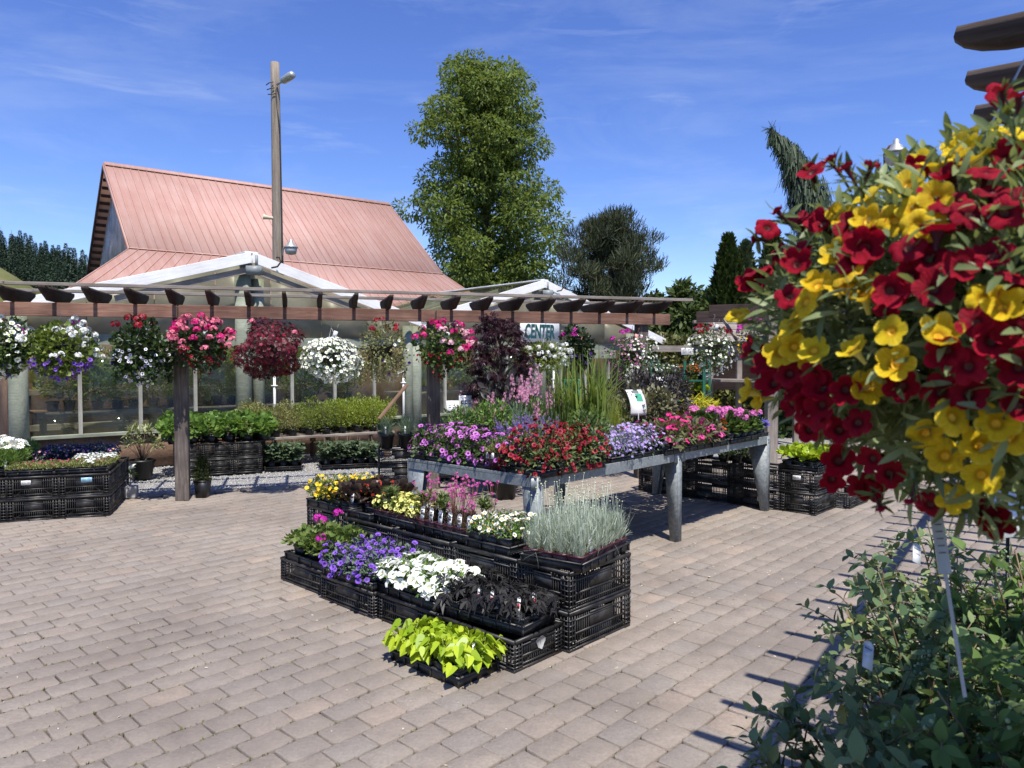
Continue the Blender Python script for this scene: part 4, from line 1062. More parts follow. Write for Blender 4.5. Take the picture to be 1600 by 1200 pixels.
# sign
sgn = thing('shop_sign', 'white board lettered CENTER in dark green, hung on the greenhouse gable', 'sign', gp(2 * HALF + .05, .4, 2.0))
sg = Geo(); hexa(sg, [gp(5.72, .38, 2.03), gp(5.72, .40, 2.03), gp(6.86, .40, 2.03), gp(6.86, .38, 2.03), gp(5.72, .38, 2.6), gp(5.72, .40, 2.6), gp(6.86, .40, 2.6), gp(6.86, .38, 2.6)])
sb_ = wpart('board', sg.mesh('board', WHITE), sgn)
ft = bpy.data.curves.new('lettering', 'FONT'); ft.body = 'CENTER'; ft.size = .42; ft.extrude = .004; ft.shear = .06; ft.space_character = 1.0; ft.offset = .012
ft.materials.append(plain('sign_green', (.01, .07, .07), .5, 0, .1))
M_ = Ml @ Matrix.Diagonal((.56, 1, 1, 1)); M_.translation = Vector(gp(5.84, .405, 2.12)); place(bpy.data.objects.new('lettering', text_mesh(ft)), sb_, M_)
# benches inside the first house
for k, (o, z, lab) in enumerate(((-1.0, .84, 'front plank bench inside the first greenhouse, plants on top'), (-2.6, 1.12, 'rear raised plank bench inside the first greenhouse behind the glass'))):
    b = thing('greenhouse_bench', lab, 'bench', gp(-1.2, o, 0))
    board('bench_top', gp(-2.9, o, z), gp(2.8, o, z), .85, .04, W_BROWN, b)
    board('bench_edge', gp(-2.9, o + .44, z - .02), gp(2.8, o + .44, z - .02), .03, .09, W_GREY, b)
    board('bench_shelf', gp(-2.9, o, z * .45), gp(2.8, o, z * .45), .8, .1, W_GREY, b)
    for t in (-2.8, -1, 1, 2.7): board('leg', gp(t, o + .35, 0), gp(t, o + .35, z - .03), .07, .07, W_BROWN, b)
b = thing('greenhouse_bench', 'plank bench inside the second greenhouse with the shop sign', 'bench', gp(6.4, -1.2, 0))
board('bench_top', gp(3.6, -1.2, .95), gp(9.2, -1.2, .95), .9, .04, W_GREY, b)
for t in (3.8, 5.6, 7.4, 9): board('leg', gp(t, -.9, 0), gp(t, -.9, .92), .07, .07, W_BROWN, b)
i = 0
for (o, z, t0, t1, n, lab, gr) in ((-.9, .861, -2.7, 2.6, 20, 'leafy potted plant on the front bench inside the greenhouse', 'front bench plants'), (-2.5, 1.141, -2.7, 2.6, 19, 'leafy potted plant on the rear bench inside the greenhouse', 'rear bench plants'), (-.85, .43, -2.6, 2.4, 9, 'shaded potted plant on the low shelf inside the greenhouse', 'low shelf plants'), (-1.1, .97, 3.9, 9.0, 14, 'potted plant on the bench inside the second greenhouse', 'second greenhouse plants')):
    for q in range(n):
        k = ['fern', 'yshrub2', 'squash', 'herb', 'fern', 'yshrub', 'finegrass'][i % 7]; i += 1
        potted(k, gp(t0 + (t1 - t0) * (q + .5) / n + RNG.uniform(-.1, .1), o + RNG.uniform(-.2, .2), z), lab, gr, ('round', .18, .15, None), 'greenhouse_plant', 'potted plant', RNG.uniform(1.5, 2.3) if z > .6 else RNG.uniform(.8, 1.0))
# leaning plank
lp = place(bpy.data.objects.new('leaning_plank', bevelled(.75, .12, .03, .004, 'plank', W_BROWN)), None, Matrix.Translation(Vector(P(592, 655, 12.2))) @ Matrix.Rotation(.5, 4, 'Z') @ Matrix.Rotation(-.85, 4, 'Y'))
tag(lp, 'short brown plank leaning against the greenhouse glass', 'plank')

# ------------------------------------------------------------------ long pergola
PA = math.radians(16); PD = np.array([math.cos(PA), math.sin(PA)]); PN = np.array([math.sin(PA), -math.cos(PA)])
Q0 = G(286, 781)[:2]
def pp_(t, out, z): p = Q0 + PD * t + PN * out; return np.array([p[0], p[1], z])
def pl_t(px, out=0.0):
    k = (px - 800) / F; o = Q0 + PN * out
    return (k * o[1] - o[0]) / (PD[0] - k * PD[1])
perg = thing('pergola', 'long dark timber pergola with hanging baskets in front of the greenhouses', 'pergola', pp_(0, 0, 0))
ZB = 2.13
tend = pl_t(1040)
for a, b in ((-4.6, -.02), (0, 2.98), (3.0, tend)):
    board('front_beam', pp_(a, .105, ZB + .075), pp_(b, .105, ZB + .075), .045, .15, W_BEAM, perg, .004)
for t in (-2.95, 0, 2.98, 5.9):
    for o in (0,):
        if o < 0 and t in (0,): pass
        p = board('post', pp_(t, o, 0), pp_(t, o, ZB + .14), .15, .15, W_POST, perg, .008, (PD[0], PD[1], 0))
tl = [(-.5, .0), (-.5, -.03), (-.475, -.045), (-.22, -.145), (0, -.145), (.4, -.145), (.63, -.05), (.66, -.03), (.66, 0)]
i = 0; t = -4.5
while t < tend + .1:
    gq = Geo(); prism(gq, tl, -.021, .021)
    M = Matrix(((-PN[0], -PD[0], 0), (-PN[1], -PD[1], 0), (0, 0, 1))).to_4x4(); M.translation = Vector(pp_(t, .105, ZB + .15 + .147 + RNG.normal(0, .004)))
    wpart('rafter', gq.mesh('rafter', W_DARK), perg, M); t += .405
for o in (.5, -.38):
    for a, b in ((-4.8, -1.6), (-1.62, 1.5), (1.48, 4.4), (4.38, tend + .12)):
        board('purlin', pp_(a, o, ZB + .318 + RNG.uniform(0, .008)), pp_(b, o, ZB + .318 + RNG.uniform(0, .006)), .06, .036, W_GREY, perg, .003)
for t in (0, 2.98): board('mending_strap', pp_(t - .08, .083, ZB - .12), pp_(t + .08, .083, ZB - .12), .004, .012, GALV, perg, 0)

# ------------------------------------------------------------------ pergola over the camera's right
WD = np.array([.5803, .8144]); WN = np.array([-.8144, .5803])       # WN points to the open paving
T0 = np.array([1.18, 1.98]); BL = T0 - WN * .24
def wp(t, out, z): p = BL + WD * t + WN * out; return np.array([p[0], p[1], z])
pb = thing('pergola', 'nearby timber pergola overhead with curved rafter tails, carrying the big basket', 'pergola', wp(3, 0, 0))
ZB2 = 2.275
board('beam', wp(-1.05, 0, ZB2 + .085), wp(12, 0, ZB2 + .085), .05, .11, W_DARK, pb, .005)
board('beam', wp(-1.05, -1.2, ZB2 + .085), wp(12, -1.2, ZB2 + .085), .05, .11, W_DARK, pb, .005)
for t in (-.6, 3.0, 6.6, 10.2): board('post', wp(t, -1.2, 0), wp(t, -1.2, ZB2), .14, .14, W_POST, pb, .006, (WD[0], WD[1], 0))
ogee = [(-.24, .0), (-.247, -.026), (-.225, -.047), (-.185, -.064), (-.13, -.074), (-.07, -.077), (-.03, -.084), (.0, -.1), (.025, -.12), (1.6, -.12), (1.6, 0)]
ogee_old = [(-.45, .0), (-.455, -.03), (-.43, -.055), (-.36, -.078), (-.26, -.088), (-.17, -.08), (-.1, -.095), (1.6, -.095), (1.6, 0)]
W_TAIL = wood('wood_tail', (.05, .035, .028), (.12, .088, .07), (.24, .19, .16), .8, 14)
for k in range(-2, 31):
    gq = Geo(); prism(gq, ogee, -.021, .021)
    M = Matrix(((-WN[0], WD[0], 0), (-WN[1], WD[1], 0), (0, 0, 1))).to_4x4(); M.translation = Vector(wp(k * .369, 0, 2.525))
    wpart('rafter', gq.mesh('rafter', W_TAIL), pb, M)
for o in (-.4,): board('purlin', wp(-1.05, o, 2.546), wp(12, o, 2.546), .04, .04, W_GREY, pb, .003)

# ------------------------------------------------------------------ third pergola end and the far stalls
pc = thing('pergola', 'short weathered pergola end beyond the table, carrying two baskets', 'pergola', P(1205, 640, 11.6))
a = P(1108, 487, 11.8); b = P(1420, 487, 10.6); a[2] = b[2] = 2.42
board('front_beam', a, b, .05, .2, W_DARK, pc)
board('rear_beam', a + [.2, 1.6, 0], b + [.2, 1.6, 0], .05, .2, W_DARK, pc)
for k in (4, 5, 6):
    q = a + (b - a) * (k + .3) / 7; board('rafter', q + [-.1, -.3, .17], q + [.4, 2.2, .17], .045, .13, W_DARK, pc)
for px in (1205, 1330): q = P(px, 640, 11.2); q[2] = 0; board('post', q, (q[0], q[1], 2.32), .16, .16, W_GREY, pc)
q = P(1130, 500, 11.9); board('brace', (q[0], q[1], 2.3), P(1160, 545, 11.5), .03, .05, W_GREY, pc)
# ------------------------------------------------------------------ hill and far trees
def hill_z(x, y):
    # a wooded ridge to the far left of the barn
    s = np.clip((-x - 44) / 62, 0, 1.1); return 18.4 * s ** 1.15 * np.exp(-((y - 165) / 62) ** 2) + 12.3 * np.exp(-((x + 81) / 11) ** 2 - ((y - 112) / 14) ** 2)
xs = np.linspace(-260, -40, 56); ys = np.linspace(60, 300, 50)
X, Y = np.meshgrid(xs, ys); Z = hill_z(X, Y) - .3
r = np.random.default_rng(2); Z += r.normal(0, .15, Z.shape)
V = np.stack([X.ravel(), Y.ravel(), Z.ravel()], 1); nx = len(xs)
g = Geo(); g.add(V, [(j * nx + i, j * nx + i + 1, (j + 1) * nx + i + 1, (j + 1) * nx + i) for j in range(len(ys) - 1) for i in range(nx - 1)])
struct('hill', g.mesh('hill', groundmat('hill_grass', [(.3, (.05, .07, .025)), (.5, (.11, .12, .045)), (.75, (.19, .165, .08))], .12, .4, .5)))
def conifer_mesh(seed, Ht=13, R=2.9):
    r = np.random.default_rng(seed); f = Geo(); t = Geo()
    tube(t, [(0, 0, 0), (0, 0, Ht * .5), (0, 0, Ht * .97)], [.3, .2, .03], 0, 6)
    n = 1300; z = r.uniform(.06, 1, n) ; a = r.uniform(0, 6.28, n)
    lay = (z * 15) % 1
    rr = R * (1 - z) ** .8 * (1 - .4 * lay) * (.75 + .25 * np.sin(a * 5 + np.floor(z * 15) * 2)) * np.sqrt(r.uniform(.25, 1, n)) + .05
    d = np.stack([np.cos(a), np.sin(a), np.zeros(n)], 1)
    f.inst(TINY, d * rr[:, None] + np.stack([0 * z, 0 * z, z * Ht], 1), d + [0, 0, -.25] + .35 * r.normal(size=(n, 3)), [0, 0, 1] + .5 * d + .3 * r.normal(size=(n, 3)), r.uniform(.6, 1.15, n) * (.5 + .6 * (1 - z)), 0)
    return f, t
L_CON = leafm('needles_far', (.026, .05, .036), (.065, .1, .065), .1, .6, .1)
BARK = plain('bark', (.09, .07, .055), .9, 0, .4, 6)
CONM = [(lambda f, t: (f.mesh('crown', L_CON), t.mesh('trunk', BARK)))(*conifer_mesh(40 + i, 13, 2.6 + .3 * i)) for i in range(3)]
r = np.random.default_rng(77); k = 0
spots = []
tries = 0
while len(spots) < 285 and tries < 14000:
    tries += 1
    y = r.uniform(118, 185); px = r.uniform(-25, 205)
    x = (px - 800) / F * y
    if hill_z(x, y) < .5: continue
    if y < 142 and px < 85: continue
    if any((x - a) ** 2 + (y - b) ** 2 < 2.2 ** 2 for a, b in spots): continue
    spots.append((x, y))
for x, y in spots:
    e = thing('conifer_tree', 'dark conifer in the wooded ridge beyond the barn', 'tree', (x, y, hill_z(x, y) - .4), r.uniform(0, 6), 'conifers on the far ridge')
    c, t = CONM[k % 3]; k += 1; s = r.uniform(.5, .82)
    for nm, me in (('crown', c), ('trunk', t)): part(nm, me, e, Matrix.Diagonal((s, s, s * r.uniform(.85, 1.15), 1)))

def tree(name, label, base, trunk_h, prof, nb, leafn, tplt, lmat, size, clump, seed, droop=-.2, upax=.1, barkm=None, fill=.8, trunk_r=.35, layer=True, flat_=.6, lean=None, jit=.8, core=0, lmin=.62, jag=.0, shell=.12, tiers=0):
    """crown of leaf clumps carried on limbs; prof(z01) gives (left, right) reach in metres at each height"""
    r = np.random.default_rng(seed); e = thing(name, label, 'tree', base)
    tg = Geo(); f = Geo(); Ht = trunk_h
    tube(tg, [(0, 0, 0), (.05, 0, Ht * .35), (-.03, .03, Ht * .7), (0, 0, Ht * .97)], [trunk_r, trunk_r * .75, trunk_r * .4, trunk_r * .08], 0, 10)
    for i in range(nb):
        z = (i + r.uniform(0, .9)) / nb; lo, hi = prof(z)
        a = i * 2.39996 + r.uniform(-.4, .4); cx = math.cos(a); jg = 1 + jag * r.normal() - (.6 * ((z * tiers + .25 * math.sin(3 * a)) % 1) if tiers else 0); R = jg * (hi if cx > 0 else lo) * (abs(cx)) + .5 * (lo + hi) * (1 - abs(cx))
        L = R * (lmin + (1.04 - lmin) * r.uniform(0, 1) ** .6) - clump * .45 * min(1, R / clump)
        zz = z * Ht
        end = np.array([cx * L, math.sin(a) * L, zz + r.uniform(-.05, .12) * L]); st = np.array([0, 0, max(.3, zz - abs(L) * .3)])
        mid = (st + end) / 2 + [0, 0, abs(L) * .06]
        if L > .4: tube(tg, [st, mid, end], [max(.03, trunk_r * .3 * (1 - z)), .05, .02], 0, 5)
        cl = max(.28, min(clump, R * .6 + .15))
        for q, s in ((end, 1.0), (mid, .8 if L > cl else .0)):
            if s == 0: continue
            n = int(leafn * (cl / clump) ** 2 * s); 
            if n < 6: n = 6
            d = rdir(r, n); lf = lumpf(r, 6, 5); rad = np.array([cl, cl, cl * flat_]) * s
            u = np.sqrt(r.uniform(shell, 1, n)) * (1 + .25 * lf(d))
            f.inst(tplt, q + d * rad * u[:, None], d * .7 + [0, 0, upax] + jit * .5 * r.normal(size=(n, 3)) + [0, 0, droop], d * .5 + [0, 0, .7] + .5 * r.normal(size=(n, 3)), size * r.uniform(.6, 1.3, n), 0)
    if core:
        z = r.uniform(.05, .97, core); a = r.uniform(0, 6.28, core); R = np.array([sum(prof(q)) / 2 for q in z]) * .55 * np.sqrt(r.uniform(0, 1, core))
        f.inst(tplt, np.stack([R * np.cos(a), R * np.sin(a), z * Ht], 1), r.normal(size=(core, 3)), r.normal(size=(core, 3)), size * 1.2, 0)
    part('crown', f.mesh('crown', lmat), e); part('trunk', tg.mesh('trunk', barkm or BARK, True), e)
    return e
def interp(tab):
    zs = [t[0] for t in tab]; ls = [t[1] for t in tab]; rs = [t[2] for t in tab]
    return lambda z: (max(.1, float(np.interp(z, zs, ls))), max(.1, float(np.interp(z, zs, rs))))
# the big feathery tree: heights from the picture at 40 m
d = 40.0; base = P(760, 562, d); base[2] = 0; topz = P(760, 100, d)[2]
def zt(y): return P(760, y, d)[2] / topz
m_ = d / F
tab = [(0, 1.5, 1.5), (.12, 2.5, 2.5)] + [(zt(y), (760 - xl) * m_, (xr - 760) * m_) for y, xl, xr in ((470, 672, 850), (440, 648, 868), (400, 636, 876), (350, 640, 884), (320, 636, 890), (295, 640, 886), (272, 668, 868), (262, 662, 846), (235, 652, 848), (200, 646, 852), (180, 654, 846), (160, 668, 840), (140, 682, 826), (115, 696, 812), (95, 704, 796), (78, 726, 776))]
L_RED = leafm('leaf_redwood', (.06, .1, .025), (.2, .26, .06), .42, .5, .2)
tree('feathery_conifer', 'tall bright green feathery tree rising beyond the barn roof', base, topz, interp(tab), 120, 460, OVAL, L_RED, .21, 1.2, 4, -.35, .05, trunk_r=.42, flat_=.5, core=0, lmin=.6, jag=.06, shell=.3)
d = 34.0; base = P(955, 562, d); base[2] = 0; topz = P(955, 340, d)[2]; m_ = d / F
def zt(y): return P(955, y, d)[2] / topz
tab = [(0, 1, 1), (.2, 2.2, 1.6)] + [(zt(y), (955 - xl) * m_, (xr - 955) * m_) for y, xl, xr in ((470, 835, 1015), (440, 838, 1036), (415, 838, 1038), (392, 852, 1026), (370, 870, 1006), (350, 905, 1000), (338, 930, 988), (326, 940, 975))]
L_PINE = leafm('needles_pine', (.024, .038, .02), (.085, .095, .05), .15, .6, .15)
tree('pine_tree', 'dark spiky pine standing beside the tall feathery tree', base, topz, interp(tab), 95, 300, NEEDLE, L_PINE, .3, .68, 6, .25, 1.3, trunk_r=.3, flat_=.5, core=150, lmin=.68, jit=.9, jag=.15, tiers=5)
# weeping conifer leaning over behind the big basket
def leaning():
    e = thing('weeping_conifer', 'crooked weeping conifer with drooping blue green twigs against the sky', 'tree', (*G(1296, 700)[:2] * 0, 0))
    d = 17.0; pts = [P(1300, 690, d) * [1, 1, 0], P(1298, 480, d), P(1288, 380, d), P(1272, 318, d), P(1250, 268, d), P(1234, 232, d), P(1218, 212, d), P(1203, 200, d)]
    r = np.random.default_rng(9); f = Geo(); t = Geo(); pts = np.array(pts)
    tube(t, pts, [.2, .18, .15, .12, .09, .06, .03, .012], 0, 7)
    widths = [0.3, .62, .5, .4, .34, .17, .08, .03]
    for i in range(1, len(pts) - 1):
        n = (0, 800, 2600, 2300, 1900, 1300, 200)[i]
        s = r.uniform(0, 1, n)[:, None]; c = pts[i] + (pts[i + 1] - pts[i]) * s; w = (widths[i] + (widths[i + 1] - widths[i]) * s) * (1 + .38 * np.sin(s * 8 + i * 1.7))
        dd = rdir(r, n, -.5); q = c + dd * w * np.sqrt(r.uniform(.1, 1, (n, 1))) + [0, 0, -.05]
        f.inst(NEEDLE, q, dd * .25 + [0, 0, -1] + .15 * r.normal(size=(n, 3)), dd, np.stack([np.full(n, .35), np.full(n, .3) * r.uniform(.6, 1.3, n), np.full(n, .25)], 1), 0)
    for s in np.linspace(0, 1, 9):
        q = pts[-2] + (pts[-1] - pts[-2]) * s; n = 8; f.inst(NEEDLE, q + r.normal(0, .02, (n, 3)), np.array([-.6, 0, .1]) + .7 * r.normal(size=(n, 3)), r.normal(size=(n, 3)), .2, 0)
    wpart('crown', f.mesh('crown', leafm('needles_weeping', (.032, .05, .028), (.11, .14, .09), .15, .6, .15)), e); wpart('trunk', t.mesh('trunk', BARK, True), e)
leaning()
def column_tree(px, ytop, d, w, label, lm, seed):
    b = P(px, 562, d); h = P(px, ytop, d)[2]; b[2] = 0; w = w * d / F / 2
    r = np.random.default_rng(seed); e = thing('columnar_evergreen', label, 'tree', b); f = Geo(); t = Geo()
    tube(t, [(0, 0, 0), (0, 0, h * .8)], [.12, .03], 0, 7)
    n = 7000; z = r.uniform(0.02, 1, n); a = r.uniform(0, 6.28, n); rad = w * np.clip(1 - np.clip((z - .55) / .45, 0, 1) ** 1.7, 0.02, 1) * (.9 + .14 * np.sin(a * 6 + z * 13) + .06 * np.sin(z * 40)) * np.sqrt(r.uniform(.55, 1, n))
    dd = np.stack([np.cos(a), np.sin(a), 0 * a], 1)
    f.inst(TINY, dd * rad[:, None] + np.stack([0 * z, 0 * z, z * h], 1), dd * .6 + [0, 0, 1] + .35 * r.normal(size=(n, 3)), dd + .4 * r.normal(size=(n, 3)), .28 * r.uniform(.6, 1.3, n), 0)
    part('crown', f.mesh('crown', lm), e); part('trunk', t.mesh('trunk', BARK), e)
column_tree(1136, 374, 26, 52, 'narrow dark green column of clipped evergreen beyond the stalls', leafm('leaf_arborvitae', (.018, .035, .008), (.055, .08, .018), .15, .6, .15), 1)
column_tree(1163, 384, 29, 46, 'paler loose evergreen column just behind the dark one', leafm('leaf_cedar', (.03, .05, .018), (.085, .11, .05), .15, .6, .15), 2)
column_tree(1206, 368, 24, 44, 'dark evergreen column half covered by the big hanging basket', leafm('leaf_arborvitae', (.018, .035, .008), (.055, .08, .018), .15, .6, .15), 3)
L_FAR = leafm('leaf_farbush', (.03, .05, .015), (.085, .12, .035), .25, .55, .2)
for px, yt, d, w, sd, lab in ((1068, 446, 32, 95, 21, 'rounded mid green tree beyond the end of the long pergola'), (1022, 462, 38, 80, 22, 'low hazy green tree between the pine and the round tree'), (1110, 455, 36, 60, 23, 'slender green tree in front of the dark evergreen column'), (700, 470, 46, 120, 24, 'low green tree seen under the tall feathery tree'), (1240, 440, 34, 110, 25, 'broad green tree mostly covered by the big basket')):
    b = P(px, 562, d); h = P(px, yt, d)[2]; b[2] = 0; W = w * d / F / 2
    tree('broadleaf_tree', lab, b, h, interp([(0, W * .5, W * .5), (.3, W, W), (.6, W * .95, W), (.85, W * .6, W * .65), (1, .3, .3)]), 42, 420, OVAL, L_FAR, .3, 1.0, sd, -.2, .2, trunk_r=.2, core=1500)
# clipped hedges closing the view behind the stalls
def hedge(name, label, p0, p1, h, w, lm, n, seed):
    r = np.random.default_rng(seed); p0 = np.array([*p0[:2], 0]); p1 = np.array([*p1[:2], 0]); L = np.linalg.norm(p1 - p0); u = (p1 - p0) / L; v = np.array([-u[1], u[0], 0])
    f = Geo(); s = r.uniform(0, L, n); a = r.uniform(-1, 1, n); z = r.uniform(0, 1, n); face = r.integers(0, 3, n)
    a = np.where(face == 0, -1, a); z = np.where(face == 1, 1, z); nn = np.where((face == 0)[:, None], -v, np.where((face == 1)[:, None], [0, 0, 1.0], -v * .3 + [0, 0, .5]))
    bu = .12 * np.sin(s * 2.1) + .08 * np.sin(s * 5.3 + z * 6)
    q = p0 + u * s[:, None] + v * (a * w / 2 * (1 + bu))[:, None] + np.stack([0 * z, 0 * z, z * h * (1 + bu * .6)], 1) + r.normal(0, .05, (n, 3))
    f.inst(OVAL, q, nn + [0, 0, .3] + .7 * r.normal(size=(n, 3)), nn + .5 * r.normal(size=(n, 3)), .15 * r.uniform(.6, 1.4, n), 0)
    for i in range(int(L / .8)): tube(f, [p0 + u * (i + .5) * .8, p0 + u * (i + .5) * .8 + [0, 0, h * .8]], .03, 1, 5)
    e = place(bpy.data.objects.new(name, f.mesh(name, [lm, BARK]))); tag(e, label, 'hedge')
hedge('hedge', 'yellowish clipped hedge behind the green plant rack', P(1000, 562, 19.5), P(1240, 562, 18.5), 2.0, .9, leafm('leaf_hedge', (.05, .06, .015), (.17, .17, .05), .2), 9000, 1)
hedge('hedge', 'tall dark hedge behind the third pergola and big basket', P(1170, 562, 16.5), P(1640, 562, 15.0), 2.6, 1.0, L_DK, 26000, 2)
hedge('hedge', 'distant dark hedge at the far side of the nursery yard', P(930, 562, 24), P(1300, 562, 24), 2.3, 1.2, L_FAR, 9000, 3)

hedge('hedge', 'added unseen hedge behind the camera, put there for the panes to reflect', P(1600, 562, 22) * [-1, -1, 0] , P(0, 562, 22) * [-1, -1, 0], 5.5, 2.0, L_DK, 5000, 5)  # out of view; added only to give the window glass something dark to reflect
# ------------------------------------------------------------------ poles and lamps
d = 18.3
up = thing('utility_pole', 'tall grey weathered utility pole leaning slightly behind the greenhouse', 'pole', P(437, 562, d) * [1, 1, 0])
top = P(429.5, 98, d); bot = P(437, 562, d); dirn = (top - bot) / (top[2] - bot[2]); p0 = bot - dirn * bot[2]
pm = Geo(); k = 14; zz = np.linspace(0, 1, k); pts = np.array([p0 + (top - p0) * s for s in zz]); tube(pm, pts, .155 - .05 * zz, 0, 18)
ob = wpart('pole', pm.mesh('pole', None, True), up); ob.data.materials.clear(); 
def polewood():
    m, nt, out = newmat('pole_wood'); v = mapping(nt, (14, 14, .8)); f = noise(nt, 1.6, 8, .7, v, .5); c = ramp(nt, f, [(.3, (.12, .1, .08)), (.5, (.24, .2, .16)), (.72, (.36, .31, .26))])
    principled(nt, out, c, .9, 0, bump(nt, f, .6, .02), .2); return m
PW = polewood(); ob.data.materials.append(PW)
LAMPG = plain('lamp_alloy', (.4, .41, .4), .45, .5, .15, 8)
hg = Geo(); a = P(433, 132, d - .12); b = P(458, 116, d - .5)
tube(hg, [a, a + (b - a) * .35], .03, 0, 8); u_ = (b - a); tube(hg, [a + u_ * .3, a + u_ * .4, a + u_ * .8, a + u_ * .97, a + u_ * 1.03], [.05, .085, .095, .085, .03], 0, 12)
wpart('lamp_head', hg.mesh('lamp_head', LAMPG, True), up)
wg = Geo()
for k in range(3):
    q = P(427 + 1.5 * k, 128 + 9 * k, d - .14); tube(wg, [q, q + [-.1, 0, -.02], q + [-.18, 0, -.08 + .03 * k]], .012, 0, 5)
tube(wg, [P(431, 140, d - .14), P(437, 200, d - .15), P(440, 330, d - .17), P(441, 420, d - .17)], .014, 0, 5)
wpart('cable', wg.mesh('cable', POTB), up)
sg = Geo(); q = P(431, 341, d - .05); tube(sg, [q, q + [-.14, -.05, .0], q + [-.2, -.07, .01], q + [-.28, -.1, .02]], [.035, .04, .05, .07], 0, 10); wpart('speaker_horn', sg.mesh('speaker_horn', plain('horn_cream', (.55, .5, .36), .6), True), up)
def barn_lamp(name, c, s, e, lens):
    lg = Geo(); lathe(lg, [(.03 * s, .42 * s), (.05 * s, .4 * s), (.055 * s, .33 * s), (.1 * s, .3 * s), (.11 * s, .26 * s), (.2 * s, .2 * s), (.21 * s, .16 * s), (.19 * s, .16 * s)], 0, 20, c); LH_ = wpart('lamp_head', lg.mesh('lamp_head', LAMPG, True), e)
    hd_ = bpy.data.objects[LH_.name]
    gg = Geo(); lathe(gg, [(.185 * s, .159 * s), (.18 * s, .08 * s), (.15 * s, -.02 * s), (.02 * s, -.05 * s)], 0, 20, c); wpart('lamp_shade', gg.mesh('lamp_shade', lens, True), hd_)
LENS = plain('lamp_lens', (.42, .42, .4), .25, 0, .1, 5)
c = P(454.5, 388, d - .25); barn_lamp('lamp', c + [0, 0, -.12], .8, up, LENS)
bg = Geo(); q = P(441, 402, d - .15); tube(bg, [q + [0, 0, -.3], q, q + [.04, -.05, .2], c + [0, 0, .1]], .02, 0, 6); wpart('lamp_bracket', bg.mesh('lamp_bracket', GALV), up)
d = 14.0; lp = thing('yard_lamp', 'grey pole lamp with rounded hood rising behind the big flower basket', 'lamp', P(1383, 562, d) * [1, 1, 0])
pg_ = Geo(); q = P(1383, 262, d); tube(pg_, [(q[0], q[1], 0), q], .05, 0, 12); wpart('pole', pg_.mesh('pole', GALV, True), lp)
bg = Geo(); c = P(1400, 246, d - .2); tube(bg, [q + [0, 0, -.02], q + [-.01, 0, .25], q + [.05, -.05, .38], q + [.14, -.12, .4], c + [0, 0, .22]], .03, 0, 8); wpart('bracket', bg.mesh('bracket', plain('rusty_pipe', (.22, .1, .06), .7, .2, .4, 12), True), lp)
barn_lamp('lamp', c + [0, 0, -.1], 1.05, lp, LENS)

# ------------------------------------------------------------------ stalls behind the table, seen past the pergola end
st = thing('market_stall', 'weathered grey board roofed stall beyond the end of the table', 'stall', P(1110, 562, 15) * [1, 1, 0])
a, b = P(1108, 500, 15.6), P(1250, 502, 15.6); c, d_ = P(1250, 536, 14.4), P(1104, 531, 14.4)
for i in range(4):
    f0 = i / 4; f1 = (i + 1.08) / 4; p = (a + (d_ - a) * (f0 + f1) / 2); q = (b + (c - b) * (f0 + f1) / 2)
    board('roof', p + [0, 0, -.012 * i + .03], q + [0, 0, -.012 * i + .03], np.linalg.norm(d_ - a) / 4 * 1.06, .025, W_GREY, st, .003, np.cross(b - a, d_ - a) * -1)
for px, dd in ((1110, 14.6), (1155, 14.6), (1245, 14.6)): q = P(px, 536, dd); board('post', (q[0], q[1], 0), q, .1, .1, W_GREY, st)
board('front_beam', P(1018, 545, 14.5), P(1255, 545, 14.5), .05, .12, W_GREY, st)
board('counter', P(1118, 594, 14.3), P(1250, 596, 14.3), .7, .05, W_GREY, st)
board('back_wall', P(1112, 575, 15.4), P(1250, 575, 15.4), .9, .03, W_BROWN, st, .003, (0, 1, 0))
for k in range(4): q = P(1102, 503 + 11 * k, 15.2 - .25 * k); board('side_slat', q + [-.25, 0, 0], q + [.1, 0, 0], .1, .06, W_GREY, st)
q = P(1074, 549, 13.4); ws = place(bpy.data.objects.new('price_card', STICK), None, Matrix.Translation(Vector(q)) @ Matrix.Diagonal((2.6, 1, 2.8, 1))); tag(ws, 'small white price card fixed to the stall beam beside a basket', 'price card')
PGR = plain('green_metal', (.02, .12, .08), .45, .1, .15, 8)
rk = thing('plant_rack', 'dark green metal plant rack with flowers on its shelves', 'rack', P(1065, 562, 13) * [1, 1, 0])
A_, B_ = P(1018, 562, 13.2), P(1100, 562, 12.8); uu = (B_ - A_) * [1, 1, 0]; vv = np.array([-uu[1], uu[0], 0]); vv = vv / np.linalg.norm(vv) * .5
for s in (0, .64, 1):
    for q in (0, 1):
        p = A_ + uu * s + vv * q; p[2] = 0; board('post', p, p + [0, 0, 1.62], .05, .05, PGR, rk, .003, (1, 0, 0))
for z in (1.28, .92, .5):
    board('shelf', (A_ + vv * .5) * [1, 1, 0] + [0, 0, z], (B_ + vv * .5) * [1, 1, 0] + [0, 0, z], .55, .03, PGR, rk, .003)
for i in range(6):
    p = (A_ + uu * (i + .5) / 6 + vv * .35) * [1, 1, 0]
    potted(('whiteger', 'whiteger', 'whiteger', 'redger', 'redger', 'redger')[i], (*p[:2], 1.297), ('white' if i < 3 else 'red') + ' flowering pot on the top shelf of the green rack', ('white' if i < 3 else 'red') + ' rack flowers', ('round', .16, .13, None), 'potted_flower')
    potted(('herb', 'yshrub2', 'limehe')[i % 3], (*p[:2], .937), 'leafy green pot on the middle shelf of the green rack', 'rack greens', ('round', .16, .13, None), 'potted_herb')
    potted(('herb2', 'pepper')[i % 2], (*p[:2], .517), 'shaded leafy pot on the bottom shelf of the green rack', 'low rack greens', ('round', .16, .13, None), 'potted_herb')

